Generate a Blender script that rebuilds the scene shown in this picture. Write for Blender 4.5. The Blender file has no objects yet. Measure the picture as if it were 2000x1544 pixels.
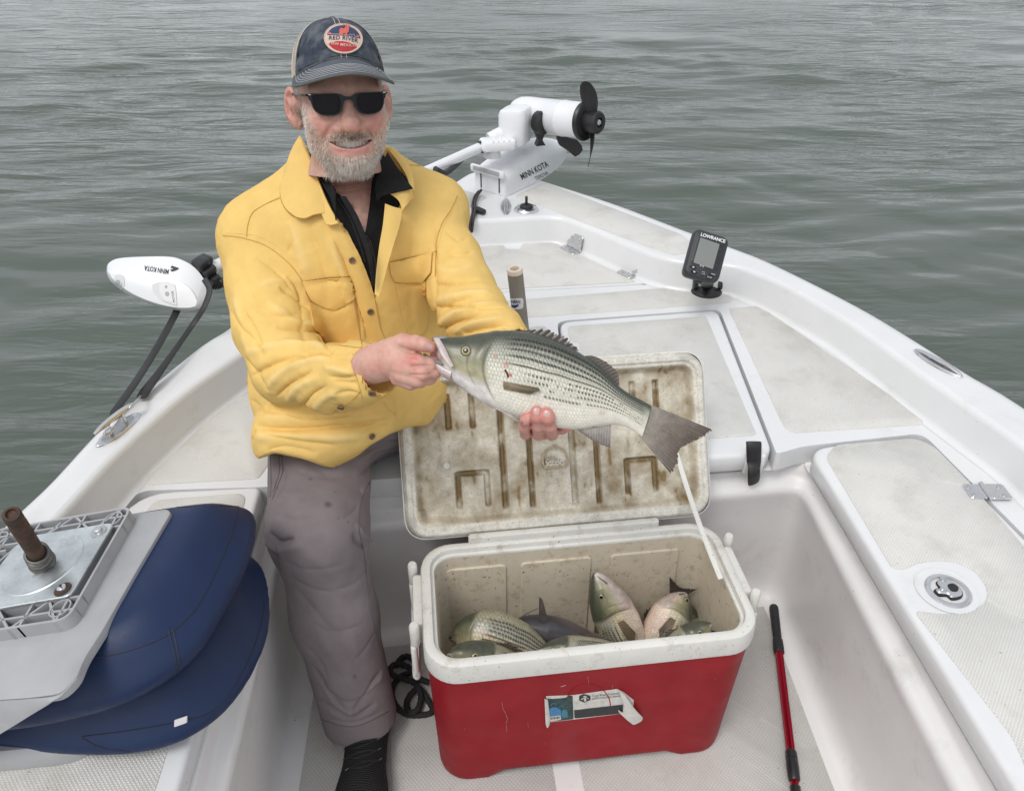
import bpy, bmesh, math, random
import numpy as np
from mathutils import Vector, Matrix
from mathutils.bvhtree import BVHTree
from mathutils.geometry import delaunay_2d_cdt, tessellate_polygon
random.seed(7); rng = np.random.default_rng(7)
S = bpy.context.scene
COL = S.collection

# ------------------------------------------------------------------ camera
FPX, TH, HC, CX, CY = 1546.0, math.radians(35.0), 1.58, 1000.0, 772.0
cd = bpy.data.cameras.new('camera'); cam = bpy.data.objects.new('camera', cd); COL.objects.link(cam)
cam.location = (0, 0, HC); cam.rotation_euler = (math.radians(90) - TH, 0, 0)
cd.sensor_fit = 'HORIZONTAL'; cd.sensor_width = 36.0; cd.lens = 36.0 * FPX / 2000.0
cd.clip_start = 0.05; cd.clip_end = 3000
S.camera = cam
# ------------------------------------------------------------------ light
SUN_EL, SUN_AZ = math.radians(58), math.radians(215)      # azimuth clockwise from +Y
W = bpy.data.worlds.new('World'); S.world = W; W.use_nodes = True
wn, wl = W.node_tree.nodes, W.node_tree.links
wn.clear()
sky = wn.new('ShaderNodeTexSky'); sky.sky_type = 'NISHITA'; sky.sun_disc = False
sky.sun_elevation = SUN_EL; sky.sun_rotation = SUN_AZ
sky.air_density = 1.0; sky.dust_density = 3.0; sky.ozone_density = 1.0
hsv = wn.new('ShaderNodeHueSaturation'); hsv.inputs['Saturation'].default_value = 0.30
wl.new(sky.outputs[0], hsv.inputs['Color'])
# broken grey cloud cover: soft brighter and darker banks over the whole dome
tc = wn.new('ShaderNodeTexCoord'); mp = wn.new('ShaderNodeMapping'); mp.inputs['Scale'].default_value = (1.3, 1.3, 2.6)
nz = wn.new('ShaderNodeTexNoise'); nz.inputs['Scale'].default_value = 2.2; nz.inputs['Detail'].default_value = 5
wl.new(tc.outputs['Generated'], mp.inputs[0]); wl.new(mp.outputs[0], nz.inputs['Vector'])
rp = wn.new('ShaderNodeMapRange'); rp.inputs[1].default_value = 0.3; rp.inputs[2].default_value = 0.7
rp.inputs[3].default_value = 0.72; rp.inputs[4].default_value = 1.28
wl.new(nz.outputs[0], rp.inputs[0])
mx = wn.new('ShaderNodeMix'); mx.data_type = 'RGBA'; mx.blend_type = 'MULTIPLY'; mx.inputs[0].default_value = 1.0
cl = wn.new('ShaderNodeMix'); cl.data_type = 'RGBA'; cl.inputs[0].default_value = 0.55; cl.inputs[7].default_value = (3.9, 4.05, 4.2, 1)   # the even grey of the cloud deck
wl.new(hsv.outputs[0], cl.inputs[6]); wl.new(cl.outputs[2], mx.inputs[6]); wl.new(rp.outputs[0], mx.inputs[7])
bg = wn.new('ShaderNodeBackground'); bg.inputs['Strength'].default_value = 0.15
wo = wn.new('ShaderNodeOutputWorld')
wl.new(mx.outputs[2], bg.inputs[0]); wl.new(bg.outputs[0], wo.inputs[0])
sd = bpy.data.lights.new('sun', 'SUN'); sd.energy = 0.8; sd.angle = math.radians(20); sd.color = (1.0, 0.97, 0.93)
sun = bpy.data.objects.new('sun', sd); COL.objects.link(sun)
sv = Vector((math.sin(SUN_AZ) * math.cos(SUN_EL), math.cos(SUN_AZ) * math.cos(SUN_EL), math.sin(SUN_EL)))
sun.rotation_euler = sv.to_track_quat('Z', 'Y').to_euler(); sun.location = (0, 0, 30)
S.view_settings.view_transform = 'Standard'; S.view_settings.look = 'None'
S.view_settings.exposure = 0.52; S.view_settings.gamma = 1.0
try: S.view_settings.use_curve_mapping = False
except Exception: pass
S.render.engine = 'CYCLES'
S.cycles.use_denoising = True
S.cycles.max_bounces = 8
S.cycles.caustics_reflective = False; S.cycles.caustics_refractive = False

# ------------------------------------------------------------------ geometry helpers
_c, _s = math.cos(TH), math.sin(TH)
def ray(px, py):
    a = (px - CX) / FPX; b = (py - CY) / FPX
    return np.array([a, _c - b * _s, -_s - b * _c])
EYE = np.array([0, 0, HC])
def onz(px, py, z):
    d = ray(px, py); return EYE + d * ((z - HC) / d[2])
def ong(px, py, g):
    d = ray(px, py); return EYE + d * (g / d[1])
def onD(px, py, D): return EYE + ray(px, py) * D
def pix(P):
    q = np.asarray(P, float) - EYE
    D = q[..., 1] * _c - q[..., 2] * _s
    return np.stack([CX + FPX * q[..., 0] / D, CY + FPX * (-q[..., 2] * _c - q[..., 1] * _s) / D, D], -1)
def nrm(v):
    v = np.asarray(v, float); return v / (np.linalg.norm(v, axis=-1, keepdims=True) + 1e-12)

def mesh(name, V, F, smooth=True, col=None, uv=None):
    me = bpy.data.meshes.new(name)
    V = np.asarray(V, float)
    if isinstance(F, np.ndarray) and F.ndim == 2:
        n, k = F.shape
        me.vertices.add(len(V)); me.vertices.foreach_set('co', V.ravel().astype(np.float32))
        me.loops.add(n * k); me.loops.foreach_set('vertex_index', F.ravel().astype(np.int32))
        me.polygons.add(n); me.polygons.foreach_set('loop_start', (np.arange(n) * k).astype(np.int32))
        try: me.polygons.foreach_set('loop_total', np.full(n, k, np.int32))
        except Exception: pass
        me.update(calc_edges=True)
    else:
        me.from_pydata([tuple(map(float, v)) for v in V], [], [tuple(map(int, f)) for f in F])
    me.validate()
    if smooth: me.polygons.foreach_set('use_smooth', np.ones(len(me.polygons), bool))
    if col is not None:
        c = np.ones((len(V), 4), np.float32); c[:, :col.shape[1]] = col
        at = me.color_attributes.new('col', 'FLOAT_COLOR', 'POINT'); at.data.foreach_set('color', c.ravel())
    me.update()
    return me
def link(name, me, mat=None, parent=None, sharp=None):
    o = bpy.data.objects.new(name, me); COL.objects.link(o)
    if mat is not None: me.materials.append(mat)
    if parent is not None: o.parent = parent
    if sharp is not None:
        try: me.set_sharp_from_angle(angle=math.radians(sharp))
        except Exception: pass
    return o
def obj(name, V, F, mat=None, parent=None, smooth=True, sharp=35, col=None):
    return link(name, mesh(name, V, F, smooth, col), mat, parent, sharp if smooth else None)
def empty(name):
    o = bpy.data.objects.new(name, None); COL.objects.link(o); o.empty_display_size = 0.05; return o
def tag(o, label=None, cat=None, group=None, kind=None):
    if label: o['label'] = label
    if cat: o['category'] = cat
    if group: o['group'] = group
    if kind: o['kind'] = kind
    return o
def label(o, t): o['label'] = t; return o

class MB:                                   # collects shapes into one mesh
    def __init__(self): self.V = []; self.F = []
    def add(self, V, F):
        n = len(self.V); self.V += [tuple(map(float, v)) for v in V]; self.F += [tuple(int(i) + n for i in f) for f in F]; return self
    def obj(self, name, mat, parent=None, smooth=True, sharp=35): return obj(name, self.V, self.F, mat, parent, smooth, sharp)

def catmull(P, n=8, closed=False):
    P = np.asarray(P, float); m = len(P); out = []
    rng_ = range(m) if closed else range(m - 1)
    for i in rng_:
        if closed: a, b, c_, d = P[(i - 1) % m], P[i], P[(i + 1) % m], P[(i + 2) % m]
        else: a, b, c_, d = P[max(i - 1, 0)], P[i], P[i + 1], P[min(i + 2, m - 1)]
        for k in range(n):
            t = k / n
            out.append(0.5 * ((2 * b) + (c_ - a) * t + (2 * a - 5 * b + 4 * c_ - d) * t * t + (3 * b - a - 3 * c_ + d) * t ** 3))
    if not closed: out.append(P[-1])
    return np.array(out)
def resample(P, n, closed=False):
    P = np.asarray(P, float)
    if closed: P = np.vstack([P, P[:1]])
    L = np.r_[0, np.cumsum(np.linalg.norm(np.diff(P, axis=0), axis=1))]
    t = np.linspace(0, L[-1], n + 1)[:-1] if closed else np.linspace(0, L[-1], n)
    return np.stack([np.interp(t, L, P[:, k]) for k in range(P.shape[1])], 1)
def frames(P, up=None):
    P = np.asarray(P, float); T = nrm(np.gradient(P, axis=0))
    n0 = np.array(up if up is not None else ([0, 0, 1.0] if abs(T[0][2]) < .9 else [1.0, 0, 0]), float)
    N = []; n = n0
    for t in T:
        n = n - t * np.dot(n, t); n = n / (np.linalg.norm(n) + 1e-9); N.append(n)
    N = np.array(N); return T, N, np.cross(T, N)
def tube(P, r, k=10, caps=True, flat=1.0, up=None):
    P = np.asarray(P, float); m = len(P); T, N, B = frames(P, up)
    r = np.broadcast_to(np.asarray(r, float), (m,))
    a = np.arange(k) * 2 * math.pi / k
    V = (P[:, None] + r[:, None, None] * (np.cos(a)[None, :, None] * B[:, None] + flat * np.sin(a)[None, :, None] * N[:, None])).reshape(-1, 3)
    F = [(i * k + j, i * k + (j + 1) % k, (i + 1) * k + (j + 1) % k, (i + 1) * k + j) for i in range(m - 1) for j in range(k)]
    if caps: F += [tuple(range(k))[::-1], tuple((m - 1) * k + j for j in range(k))]
    return V, F
def loft(R, closed=True, caps=True):
    R = [np.asarray(r, float) for r in R]; k = len(R[0]); V = np.vstack(R); F = []
    for i in range(len(R) - 1):
        for j in range(k if closed else k - 1):
            F.append((i * k + j, i * k + (j + 1) % k, (i + 1) * k + (j + 1) % k, (i + 1) * k + j))
    if caps and closed: F += [tuple(range(k))[::-1], tuple((len(R) - 1) * k + j for j in range(k))]
    return V, F
def lathe(prof, k=24, axis=None, at=(0, 0, 0)):
    """profile of (r, h) turned about axis"""
    ax = nrm(axis if axis is not None else (0, 0, 1)); ref = np.array([1.0, 0, 0]) if abs(ax[0]) < .8 else np.array([0, 1.0, 0])
    u = nrm(np.cross(ax, ref)); v = np.cross(ax, u); at = np.asarray(at, float)
    a = np.arange(k) * 2 * math.pi / k; ring = np.cos(a)[:, None] * u + np.sin(a)[:, None] * v
    return loft([at + ring * max(r, 1e-5) + ax * h for r, h in prof])
def rrect(w, d, r, n=6):
    r = min(r, w / 2 - 1e-5, d / 2 - 1e-5)
    out = []
    for cx, cy, a0 in ((w/2-r, d/2-r, 0), (-w/2+r, d/2-r, 90), (-w/2+r, -d/2+r, 180), (w/2-r, -d/2+r, 270)):
        for i in range(n + 1):
            a = math.radians(a0 + 90 * i / n); out.append((cx + r * math.cos(a), cy + r * math.sin(a)))
    return np.array(out)
def area2(P): P = np.asarray(P); return 0.5 * np.sum(P[:, 0] * np.roll(P[:, 1], -1) - np.roll(P[:, 0], -1) * P[:, 1])
def offset(P, d):
    """offset closed CCW polygon outward by d"""
    P = np.asarray(P, float); E = nrm(np.roll(P, -1, 0) - P); N = np.stack([E[:, 1], -E[:, 0]], 1)
    M = N + np.roll(N, 1, 0); M = M / (np.maximum(np.sum(M * M, 1), .5)[:, None]) * 2
    return P + M * d
def roundpoly(P, r, n=5):
    """round corners of closed polygon; r scalar or list"""
    P = np.asarray(P, float)
    if area2(P) < 0: P = P[::-1]; r = r[::-1] if hasattr(r, '__len__') else r
    m = len(P); out = []
    for i in range(m):
        a, b, c_ = P[i - 1], P[i], P[(i + 1) % m]; rr = r[i] if hasattr(r, '__len__') else r
        la, lc = np.linalg.norm(a - b), np.linalg.norm(c_ - b)
        k = min(rr, la * .45, lc * .45)
        p, q = b + (a - b) / la * k, b + (c_ - b) / lc * k
        for j in range(n + 1):
            t = j / n; out.append((1 - t) ** 2 * p + 2 * t * (1 - t) * b + t * t * q)
    return np.array(out)
def fill2d(outer, holes=(), z=0.0, extra=None):
    """triangulate a polygon with holes -> V, F"""
    pts = [Vector(p[:2]) for p in outer]; loops = [list(range(len(outer)))]
    for h in holes:
        n = len(pts); pts += [Vector(p[:2]) for p in h]; loops.append(list(range(n, n + len(h))))
    if extra is not None: pts += [Vector(p) for p in extra]
    edges = [(l[i], l[(i + 1) % len(l)]) for l in loops for i in range(len(l))]
    v, e, f, ov, oe, of = delaunay_2d_cdt(pts, edges, [], 0, 1e-7)
    # keep triangles inside outer and outside holes
    V = np.array([(p[0], p[1]) for p in v]); tri = [t for t in f if len(t) == 3]
    cen = np.array([V[list(t)].mean(0) for t in tri])
    def inside(poly):
        poly = np.asarray(poly)[:, :2]; x, y = cen[:, 0], cen[:, 1]; r = np.zeros(len(cen), bool)
        j = len(poly) - 1
        for i in range(len(poly)):
            xi, yi, xj, yj = *poly[i], *poly[j]
            c_ = ((yi > y) != (yj > y)); 
            with np.errstate(divide='ignore', invalid='ignore'):
                r ^= c_ & (x < (xj - xi) * (y - yi) / (yj - yi + 1e-20) + xi)
            j = i
        return r
    k = inside(outer)
    for h in holes: k &= ~inside(h)
    F = []
    for t, kk in zip(tri, k):
        if kk:
            a, b, c_ = V[t[0]], V[t[1]], V[t[2]]
            F.append(t if (b[0]-a[0])*(c_[1]-a[1]) - (b[1]-a[1])*(c_[0]-a[0]) > 0 else t[::-1])
    return np.c_[V, np.full(len(V), z)], F
def prism(P, prof, bottom=True):
    """closed CCW polygon; prof = list of (outward offset, z) from bottom to top, capped"""
    P = np.asarray(P, float)[:, :2]
    if area2(P) < 0: P = P[::-1]
    rings = [np.c_[offset(P, o), np.full(len(P), z)] for o, z in prof]
    V, F = loft(rings, caps=False); V = list(map(tuple, V)); F = list(F)
    v2, f2 = fill2d(rings[-1][:, :2], z=prof[-1][1]); n = len(V); V += list(map(tuple, v2)); F += [tuple(i + n for i in f) for f in f2]
    if bottom:
        v2, f2 = fill2d(rings[0][:, :2], z=prof[0][1]); n = len(V); V += list(map(tuple, v2)); F += [tuple(i + n for i in f[::-1]) for f in f2]
    return weld(V, F)
def weld(V, F, tol=1e-6):
    key = {}; idx = []; out = []
    for v in V:
        k = (round(v[0] / tol), round(v[1] / tol), round(v[2] / tol))
        if k not in key: key[k] = len(out); out.append(v)
        idx.append(key[k])
    G = []
    for f in F:
        g = []
        for i in f:
            if not g or g[-1] != idx[i]: g.append(idx[i])
        if len(g) > 1 and g[0] == g[-1]: g.pop()
        if len(g) > 2: G.append(tuple(g))
    return np.array(out), G
def xf(V, M):
    V = np.asarray(V, float); M = np.array(M); return V @ M[:3, :3].T + M[:3, 3]
def basis(o, x, y, z):
    M = np.eye(4); M[:3, 0], M[:3, 1], M[:3, 2], M[:3, 3] = x, y, z, o; return M
def rbox(w, d, h, r=.004, n=3):
    """rounded box centred on origin"""
    P = rrect(w - 0, d - 0, max(r * 1.5, r), n); k = 3
    pr = [(-r + r * math.sin(a), -h/2 + r - r * math.cos(a)) for a in np.linspace(0, math.pi/2, k)]
    pr += [(-r + r * math.cos(a), h/2 - r + r * math.sin(a)) for a in np.linspace(0, math.pi/2, k)]
    return prism(P, pr)

# value noise ---------------------------------------------------------
def _hash(i, j, k, seed):
    h = (i * 374761393 + j * 668265263 + k * 2147483647 + seed * 974711) & 0xffffffff
    h = ((h ^ (h >> 13)) * 1274126177) & 0xffffffff
    return ((h ^ (h >> 16)) & 0xffff) / 32767.5 - 1.0
def noise(P, scale=1.0, seed=0, oct=1):
    P = np.asarray(P, float); tot = 0; amp = 1
    for o in range(oct):
        Q = P * scale; I = np.floor(Q).astype(np.int64); f = Q - I; f = f * f * (3 - 2 * f)
        r = 0
        for a in (0, 1):
            for b in (0, 1):
                for c_ in (0, 1):
                    w = (f[..., 0] if a else 1 - f[..., 0]) * (f[..., 1] if b else 1 - f[..., 1]) * (f[..., 2] if c_ else 1 - f[..., 2])
                    r = r + w * _hash(I[..., 0] + a, I[..., 1] + b, I[..., 2] + c_, seed + o)
        tot = tot + amp * r; amp *= .5; scale *= 2.03
    return tot
def sstep(a, b, x):
    t = np.clip((x - a) / (b - a), 0, 1); return t * t * (3 - 2 * t)
def lerp(a, b, t): return a + (b - a) * t

# signed distance modelling --------------------------------------------
def s_sph(P, c, r): return np.linalg.norm(P - np.asarray(c), axis=-1) - r
def s_ell(P, c, r, R=None):
    q = P - np.asarray(c, np.float32)
    if R is not None: q = q @ np.asarray(R, np.float32)
    r = np.asarray(r, np.float32); k0 = np.linalg.norm(q / r, axis=-1); k1 = np.linalg.norm(q / (r * r), axis=-1)
    return k0 * (k0 - 1) / (k1 + 1e-9)
def s_cap(P, a, b, ra, rb=None):
    a = np.asarray(a, np.float32); b = np.asarray(b, np.float32); rb = ra if rb is None else rb
    ba = b - a; t = np.clip(((P - a) @ ba) / (ba @ ba + 1e-12), 0, 1)
    return np.linalg.norm(P - a - t[..., None] * ba, axis=-1) - (ra + (rb - ra) * t)
def smin(a, b, k):
    h = np.maximum(k - np.abs(a - b), 0) / k; return np.minimum(a, b) - h * h * k * .25
def smax(a, b, k): return -smin(-a, -b, k)
def nets(fn, lo, hi, h):
    lo = np.asarray(lo, float); hi = np.asarray(hi, float)
    n = np.ceil((hi - lo) / h).astype(int) + 1
    ax = [lo[i] + h * np.arange(n[i]) for i in range(3)]
    Vv = np.empty(n, np.float32)
    step = max(1, int(600000 // (n[1] * n[2])))
    for i in range(0, n[0], step):
        G = np.stack(np.meshgrid(ax[0][i:i+step], ax[1], ax[2], indexing='ij'), -1).astype(np.float32)
        Vv[i:i+step] = fn(G)
    return nets_grid(Vv, lo, h)
def nets_grid(Vv, lo, h):
    sg = Vv < 0; n = np.array(Vv.shape)
    cs = [slice(0, -1), slice(1, None)]
    cnt = np.zeros(n - 1, np.uint8)
    for a in (0, 1):
        for b in (0, 1):
            for c_ in (0, 1): cnt += sg[cs[a], cs[b], cs[c_]]
    act = (cnt > 0) & (cnt < 8)
    I = np.argwhere(act); idx = np.full(n - 1, -1, np.int64); idx[act] = np.arange(len(I))
    acc = np.zeros((len(I), 3)); num = np.zeros(len(I))
    corners = [(a, b, c_) for a in (0, 1) for b in (0, 1) for c_ in (0, 1)]
    cv = {q: Vv[I[:, 0] + q[0], I[:, 1] + q[1], I[:, 2] + q[2]].astype(float) for q in corners}
    for q in corners:
        for d in range(3):
            if q[d] == 0:
                p = list(q); p[d] = 1; p = tuple(p)
                v0, v1 = cv[q], cv[p]; m = (v0 < 0) != (v1 < 0)
                t = v0[m] / (v0[m] - v1[m]); pos = np.tile(np.array(q, float), (m.sum(), 1)); pos[:, d] = t
                acc[m] += pos; num[m] += 1
    V = np.asarray(lo) + (I + acc / num[:, None]) * h
    Fs = []
    for d in range(3):
        sl0 = [slice(None)] * 3; sl1 = [slice(None)] * 3; sl0[d] = slice(0, -1); sl1[d] = slice(1, None)
        cr = sg[tuple(sl0)] != sg[tuple(sl1)]
        E = np.argwhere(cr); e1, e2 = (d + 1) % 3, (d + 2) % 3
        ok = (E[:, e1] > 0) & (E[:, e2] > 0) & (E[:, e1] < n[e1] - 1) & (E[:, e2] < n[e2] - 1); E = E[ok]
        s0 = sg[E[:, 0], E[:, 1], E[:, 2]]
        q = []
        for o1, o2 in ((0, 0), (-1, 0), (-1, -1), (0, -1)):
            C_ = E.copy(); C_[:, e1] += o1; C_[:, e2] += o2; q.append(idx[C_[:, 0], C_[:, 1], C_[:, 2]])
        q = np.stack(q, 1); q[~s0] = q[~s0][:, ::-1]
        Fs.append(q)
    return V, np.vstack(Fs)
def normals(V, F):
    F = np.asarray(F); N = np.zeros_like(V)
    fn = np.cross(V[F[:, 2]] - V[F[:, 0]], V[F[:, 3 if F.shape[1] > 3 else 1]] - V[F[:, 1 if F.shape[1] > 3 else 0]])
    if F.shape[1] == 3: fn = np.cross(V[F[:, 1]] - V[F[:, 0]], V[F[:, 2]] - V[F[:, 0]])
    for k in range(F.shape[1]): np.add.at(N, F[:, k], fn)
    return nrm(N)
def relax(V, F, it=2, lam=.5):
    F = np.asarray(F); k = F.shape[1]
    E = np.vstack([F[:, [i, (i + 1) % k]] for i in range(k)]); E = np.vstack([E, E[:, ::-1]])
    deg = np.bincount(E[:, 0], minlength=len(V)).astype(float)
    for _ in range(it):
        A = np.stack([np.bincount(E[:, 0], weights=V[E[:, 1], d], minlength=len(V)) for d in range(3)], 1) / np.maximum(deg, 1)[:, None]
        V = V + lam * (A - V)
    return V
def bvh(V, F): return BVHTree.FromPolygons([Vector(v) for v in V], [tuple(map(int, f)) for f in F])
def hit(B, px, py):
    d = Vector(ray(px, py)).normalized(); p, n, i, t = B.ray_cast(Vector(EYE), d)
    if p is None: return None
    if n.dot(d) > 0: n = -n
    return np.array(p), np.array(n)
def subdiv(V, F):
    """split every quad in four"""
    F = np.asarray(F); n = len(V); E = np.sort(np.stack([F, np.roll(F, -1, 1)], -1).reshape(-1, 2), 1); u, inv = np.unique(E[:, 0] * n + E[:, 1], return_inverse=True); inv = inv.reshape(-1, 4)
    M = (V[u // n] + V[u % n]) / 2; C = V[F].mean(1); Vn = np.vstack([V, M, C]); e = inv + n; c = (np.arange(len(F)) + n + len(u))
    Fn = np.vstack([np.stack([F[:, i], e[:, i], c, e[:, i - 1]], 1) for i in range(4)]); return Vn, Fn
def polyd(V, P):
    """distance of every vertex to polyline P, and position along it"""
    d = np.full(len(V), 1e9); tt = np.zeros(len(V)); L = 0; tot = np.sum(np.linalg.norm(np.diff(P, axis=0), axis=1))
    for a, b in zip(P[:-1], P[1:]):
        ba = b - a; l = np.linalg.norm(ba); t = np.clip(((V - a) @ ba) / (l * l + 1e-12), 0, 1)
        q = np.linalg.norm(V - a - t[:, None] * ba, axis=1); m = q < d
        d[m] = q[m]; tt[m] = (L + t[m] * l) / tot; L += l
    return d, tt
def sheet(B, poly, off=.0015, thick=.0025, step=7, crown=0.0, bend=None):
    """a cloth patch: polygon in picture units laid on surface B, stood off along its normals, with a rim -> V, F"""
    P = np.asarray(poly, float)
    if area2(P) < 0: P = P[::-1]
    per = np.sum(np.linalg.norm(np.roll(P, -1, 0) - P, axis=1)); P = resample(P, max(8, int(per / (step * .7))), True)
    lo, hi = P.min(0), P.max(0)
    gx, gy = np.meshgrid(np.arange(lo[0], hi[0], step), np.arange(lo[1], hi[1], step)); G = np.c_[gx.ravel(), gy.ravel()]
    # interior points far enough from border
    d = np.min(np.linalg.norm(G[:, None] - P[None], axis=2), axis=1); G = G[d > step * .5]
    v2, f2 = fill2d(P, extra=G)
    top = []; N = []; last = None
    for q in v2:
        h_ = hit(B, q[0], q[1])
        if h_ is None: h_ = last
        if h_ is None:
            r_ = [hit(B, *(q[:2] + (P.mean(0) - q[:2]) * t)) for t in (.05, .15, .3, .5, .9)]; r_ = [x for x in r_ if x]; h_ = r_[0] if r_ else (P0_ := (onD(q[0], q[1], 1.5), nrm(EYE - onD(q[0], q[1], 1.5))))
        last = h_; top.append(h_[0]); N.append(h_[1])
    top = np.array(top); N = np.array(N)
    db = np.min(np.linalg.norm(v2[:, None, :2] - P[None], axis=2), axis=1)
    # smooth normals a little
    Nn = nrm(N * .5 + N.mean(0) * .5)
    o = off + thick + crown * np.clip(db / 20, 0, 1)
    if bend is not None: o = o + bend(v2[:, :2])
    T = top + Nn * np.asarray(o)[..., None]; Bt = top + Nn * (np.asarray(o) - thick)[..., None]
    n = len(T)
    F = [f[::-1] for f in f2] if False else list(f2)
    # orient to camera
    a, b, c_ = T[F[0][0]], T[F[0][1]], T[F[0][2]]
    if np.dot(np.cross(b - a, c_ - a), EYE - a) < 0: F = [f[::-1] for f in F]
    from collections import Counter
    ec = Counter(); 
    for f in F:
        for i in range(3): ec[(f[i], f[(i + 1) % 3])] += 1
    rim = [(x, y) for (x, y) in ec if (y, x) not in ec]
    FF = list(F) + [tuple(i + n for i in f[::-1]) for f in F] + [(y, x, x + n, y + n) for x, y in rim]
    return np.vstack([T, Bt]), FF
def trace(B, pts, off=0.0, n=6, smooth=True):
    """picture polyline -> points on surface B"""
    P = catmull(pts, n) if smooth and len(pts) > 2 else resample(pts, max(2, n * (len(pts) - 1)))
    out = []
    for q in P:
        h_ = hit(B, q[0], q[1])
        if h_ is not None: out.append(h_[0] + h_[1] * off)
    if len(out) == 1: out.append(out[0] + np.array([.001, 0, .001]))
    return np.array(out)

# ------------------------------------------------------------------ materials
def mat(name, base=(.5, .5, .5), rough=.5, metal=0.0, spec=.5, attr=None, noise_amt=0.0, noise_scale=20.0, tint=None,
        bump=0.0, bump_scale=200.0, bump_detail=3.0, sss=0.0, coat=0.0, sheen=0.0, stretch=None, rough_var=0.0, trans=0.0, ior=None,
        dirt=None, dirt_scale=6.0, dirt_lo=.52, dirt_hi=.75, speck=None, speck_scale=300.0, speck_lo=.72, bump_dist=.002):
    m = bpy.data.materials.new(name); m.use_nodes = True; nt = m.node_tree; N, L = nt.nodes, nt.links
    b = N['Principled BSDF']; b.inputs['Roughness'].default_value = rough; b.inputs['Metallic'].default_value = metal
    b.inputs['Specular IOR Level'].default_value = spec
    if ior: b.inputs['IOR'].default_value = ior
    if coat: b.inputs['Coat Weight'].default_value = coat; b.inputs['Coat Roughness'].default_value = .15
    if sheen: b.inputs['Sheen Weight'].default_value = sheen; b.inputs['Sheen Roughness'].default_value = .4
    if sss:
        b.inputs['Subsurface Weight'].default_value = sss; b.inputs['Subsurface Radius'].default_value = (1.0, .35, .2); b.inputs['Subsurface Scale'].default_value = .006
    if trans: b.inputs['Transmission Weight'].default_value = trans
    co = N.new('ShaderNodeTexCoord'); vec = co.outputs['Object']
    if stretch is not None:
        mpn = N.new('ShaderNodeMapping'); mpn.inputs['Scale'].default_value = stretch; L.new(vec, mpn.inputs[0]); vec = mpn.outputs[0]
    if attr:
        at = N.new('ShaderNodeVertexColor'); at.layer_name = 'col'; cur = at.outputs[0]
    else:
        rgb = N.new('ShaderNodeRGB'); rgb.outputs[0].default_value = (*base, 1); cur = rgb.outputs[0]
    def tex(scale, detail=4, rgh=.6):
        t = N.new('ShaderNodeTexNoise'); t.inputs['Scale'].default_value = scale; t.inputs['Detail'].default_value = detail; t.inputs['Roughness'].default_value = rgh
        L.new(vec, t.inputs['Vector']); return t.outputs[0]
    def mr(x, a, b_, c_, d):
        r = N.new('ShaderNodeMapRange'); r.inputs[1].default_value, r.inputs[2].default_value, r.inputs[3].default_value, r.inputs[4].default_value = a, b_, c_, d
        L.new(x, r.inputs[0]); return r.outputs[0]
    def mixc(f, a, col, blend='MIX'):
        q = N.new('ShaderNodeMix'); q.data_type = 'RGBA'; q.blend_type = blend
        if hasattr(f, 'links'): L.new(f, q.inputs[0])
        else: q.inputs[0].default_value = f
        L.new(a, q.inputs[6])
        if hasattr(col, 'links'): L.new(col, q.inputs[7])
        else: q.inputs[7].default_value = (*col, 1)
        return q.outputs[2]
    if noise_amt:
        f = mr(tex(noise_scale), .3, .7, 1 - noise_amt, 1 + noise_amt)
        cur = mixc(1.0, cur, f, 'MULTIPLY')
    if tint is not None:
        cur = mixc(mr(tex(noise_scale * .6, 3), .42, .68, 0, 1), cur, tint)
    if dirt is not None:
        cur = mixc(mr(tex(dirt_scale, 6, .7), dirt_lo, dirt_hi, 0, 1), cur, dirt)
    if speck is not None:
        cur = mixc(mr(tex(speck_scale, 2, .5), speck_lo, speck_lo + .03, 0, .9), cur, speck)
    L.new(cur, b.inputs['Base Color'])
    if rough_var: L.new(mr(tex(noise_scale * 1.7, 4), .3, .7, max(.02, rough - rough_var), rough + rough_var), b.inputs['Roughness'])
    if bump:
        bn = N.new('ShaderNodeBump'); bn.inputs['Strength'].default_value = bump; bn.inputs['Distance'].default_value = bump_dist
        L.new(tex(bump_scale, bump_detail), bn.inputs['Height']); L.new(bn.outputs[0], b.inputs['Normal'])
    return m
def text_mesh(body, size, extrude=.0004, align='CENTER', shear=0.0, bold=0.0, spacing=1.0):
    """lettering as a mesh in its own XY plane"""
    cu = bpy.data.curves.new('lettering', 'FONT'); cu.body = body; cu.size = size; cu.extrude = extrude
    cu.align_x = align; cu.align_y = 'CENTER'; cu.shear = shear; cu.offset = bold * size; cu.space_character = spacing; cu.resolution_u = 3
    t = bpy.data.objects.new('lettering', cu); COL.objects.link(t)
    bpy.context.view_layer.update()
    me = bpy.data.meshes.new_from_object(t.evaluated_get(bpy.context.evaluated_depsgraph_get()))
    bpy.data.objects.remove(t); bpy.data.curves.remove(cu)
    V = np.empty(len(me.vertices) * 3, np.float32); me.vertices.foreach_get('co', V); V = V.reshape(-1, 3).astype(float)
    F = [tuple(p.vertices) for p in me.polygons]; bpy.data.meshes.remove(me)
    return V, F
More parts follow.
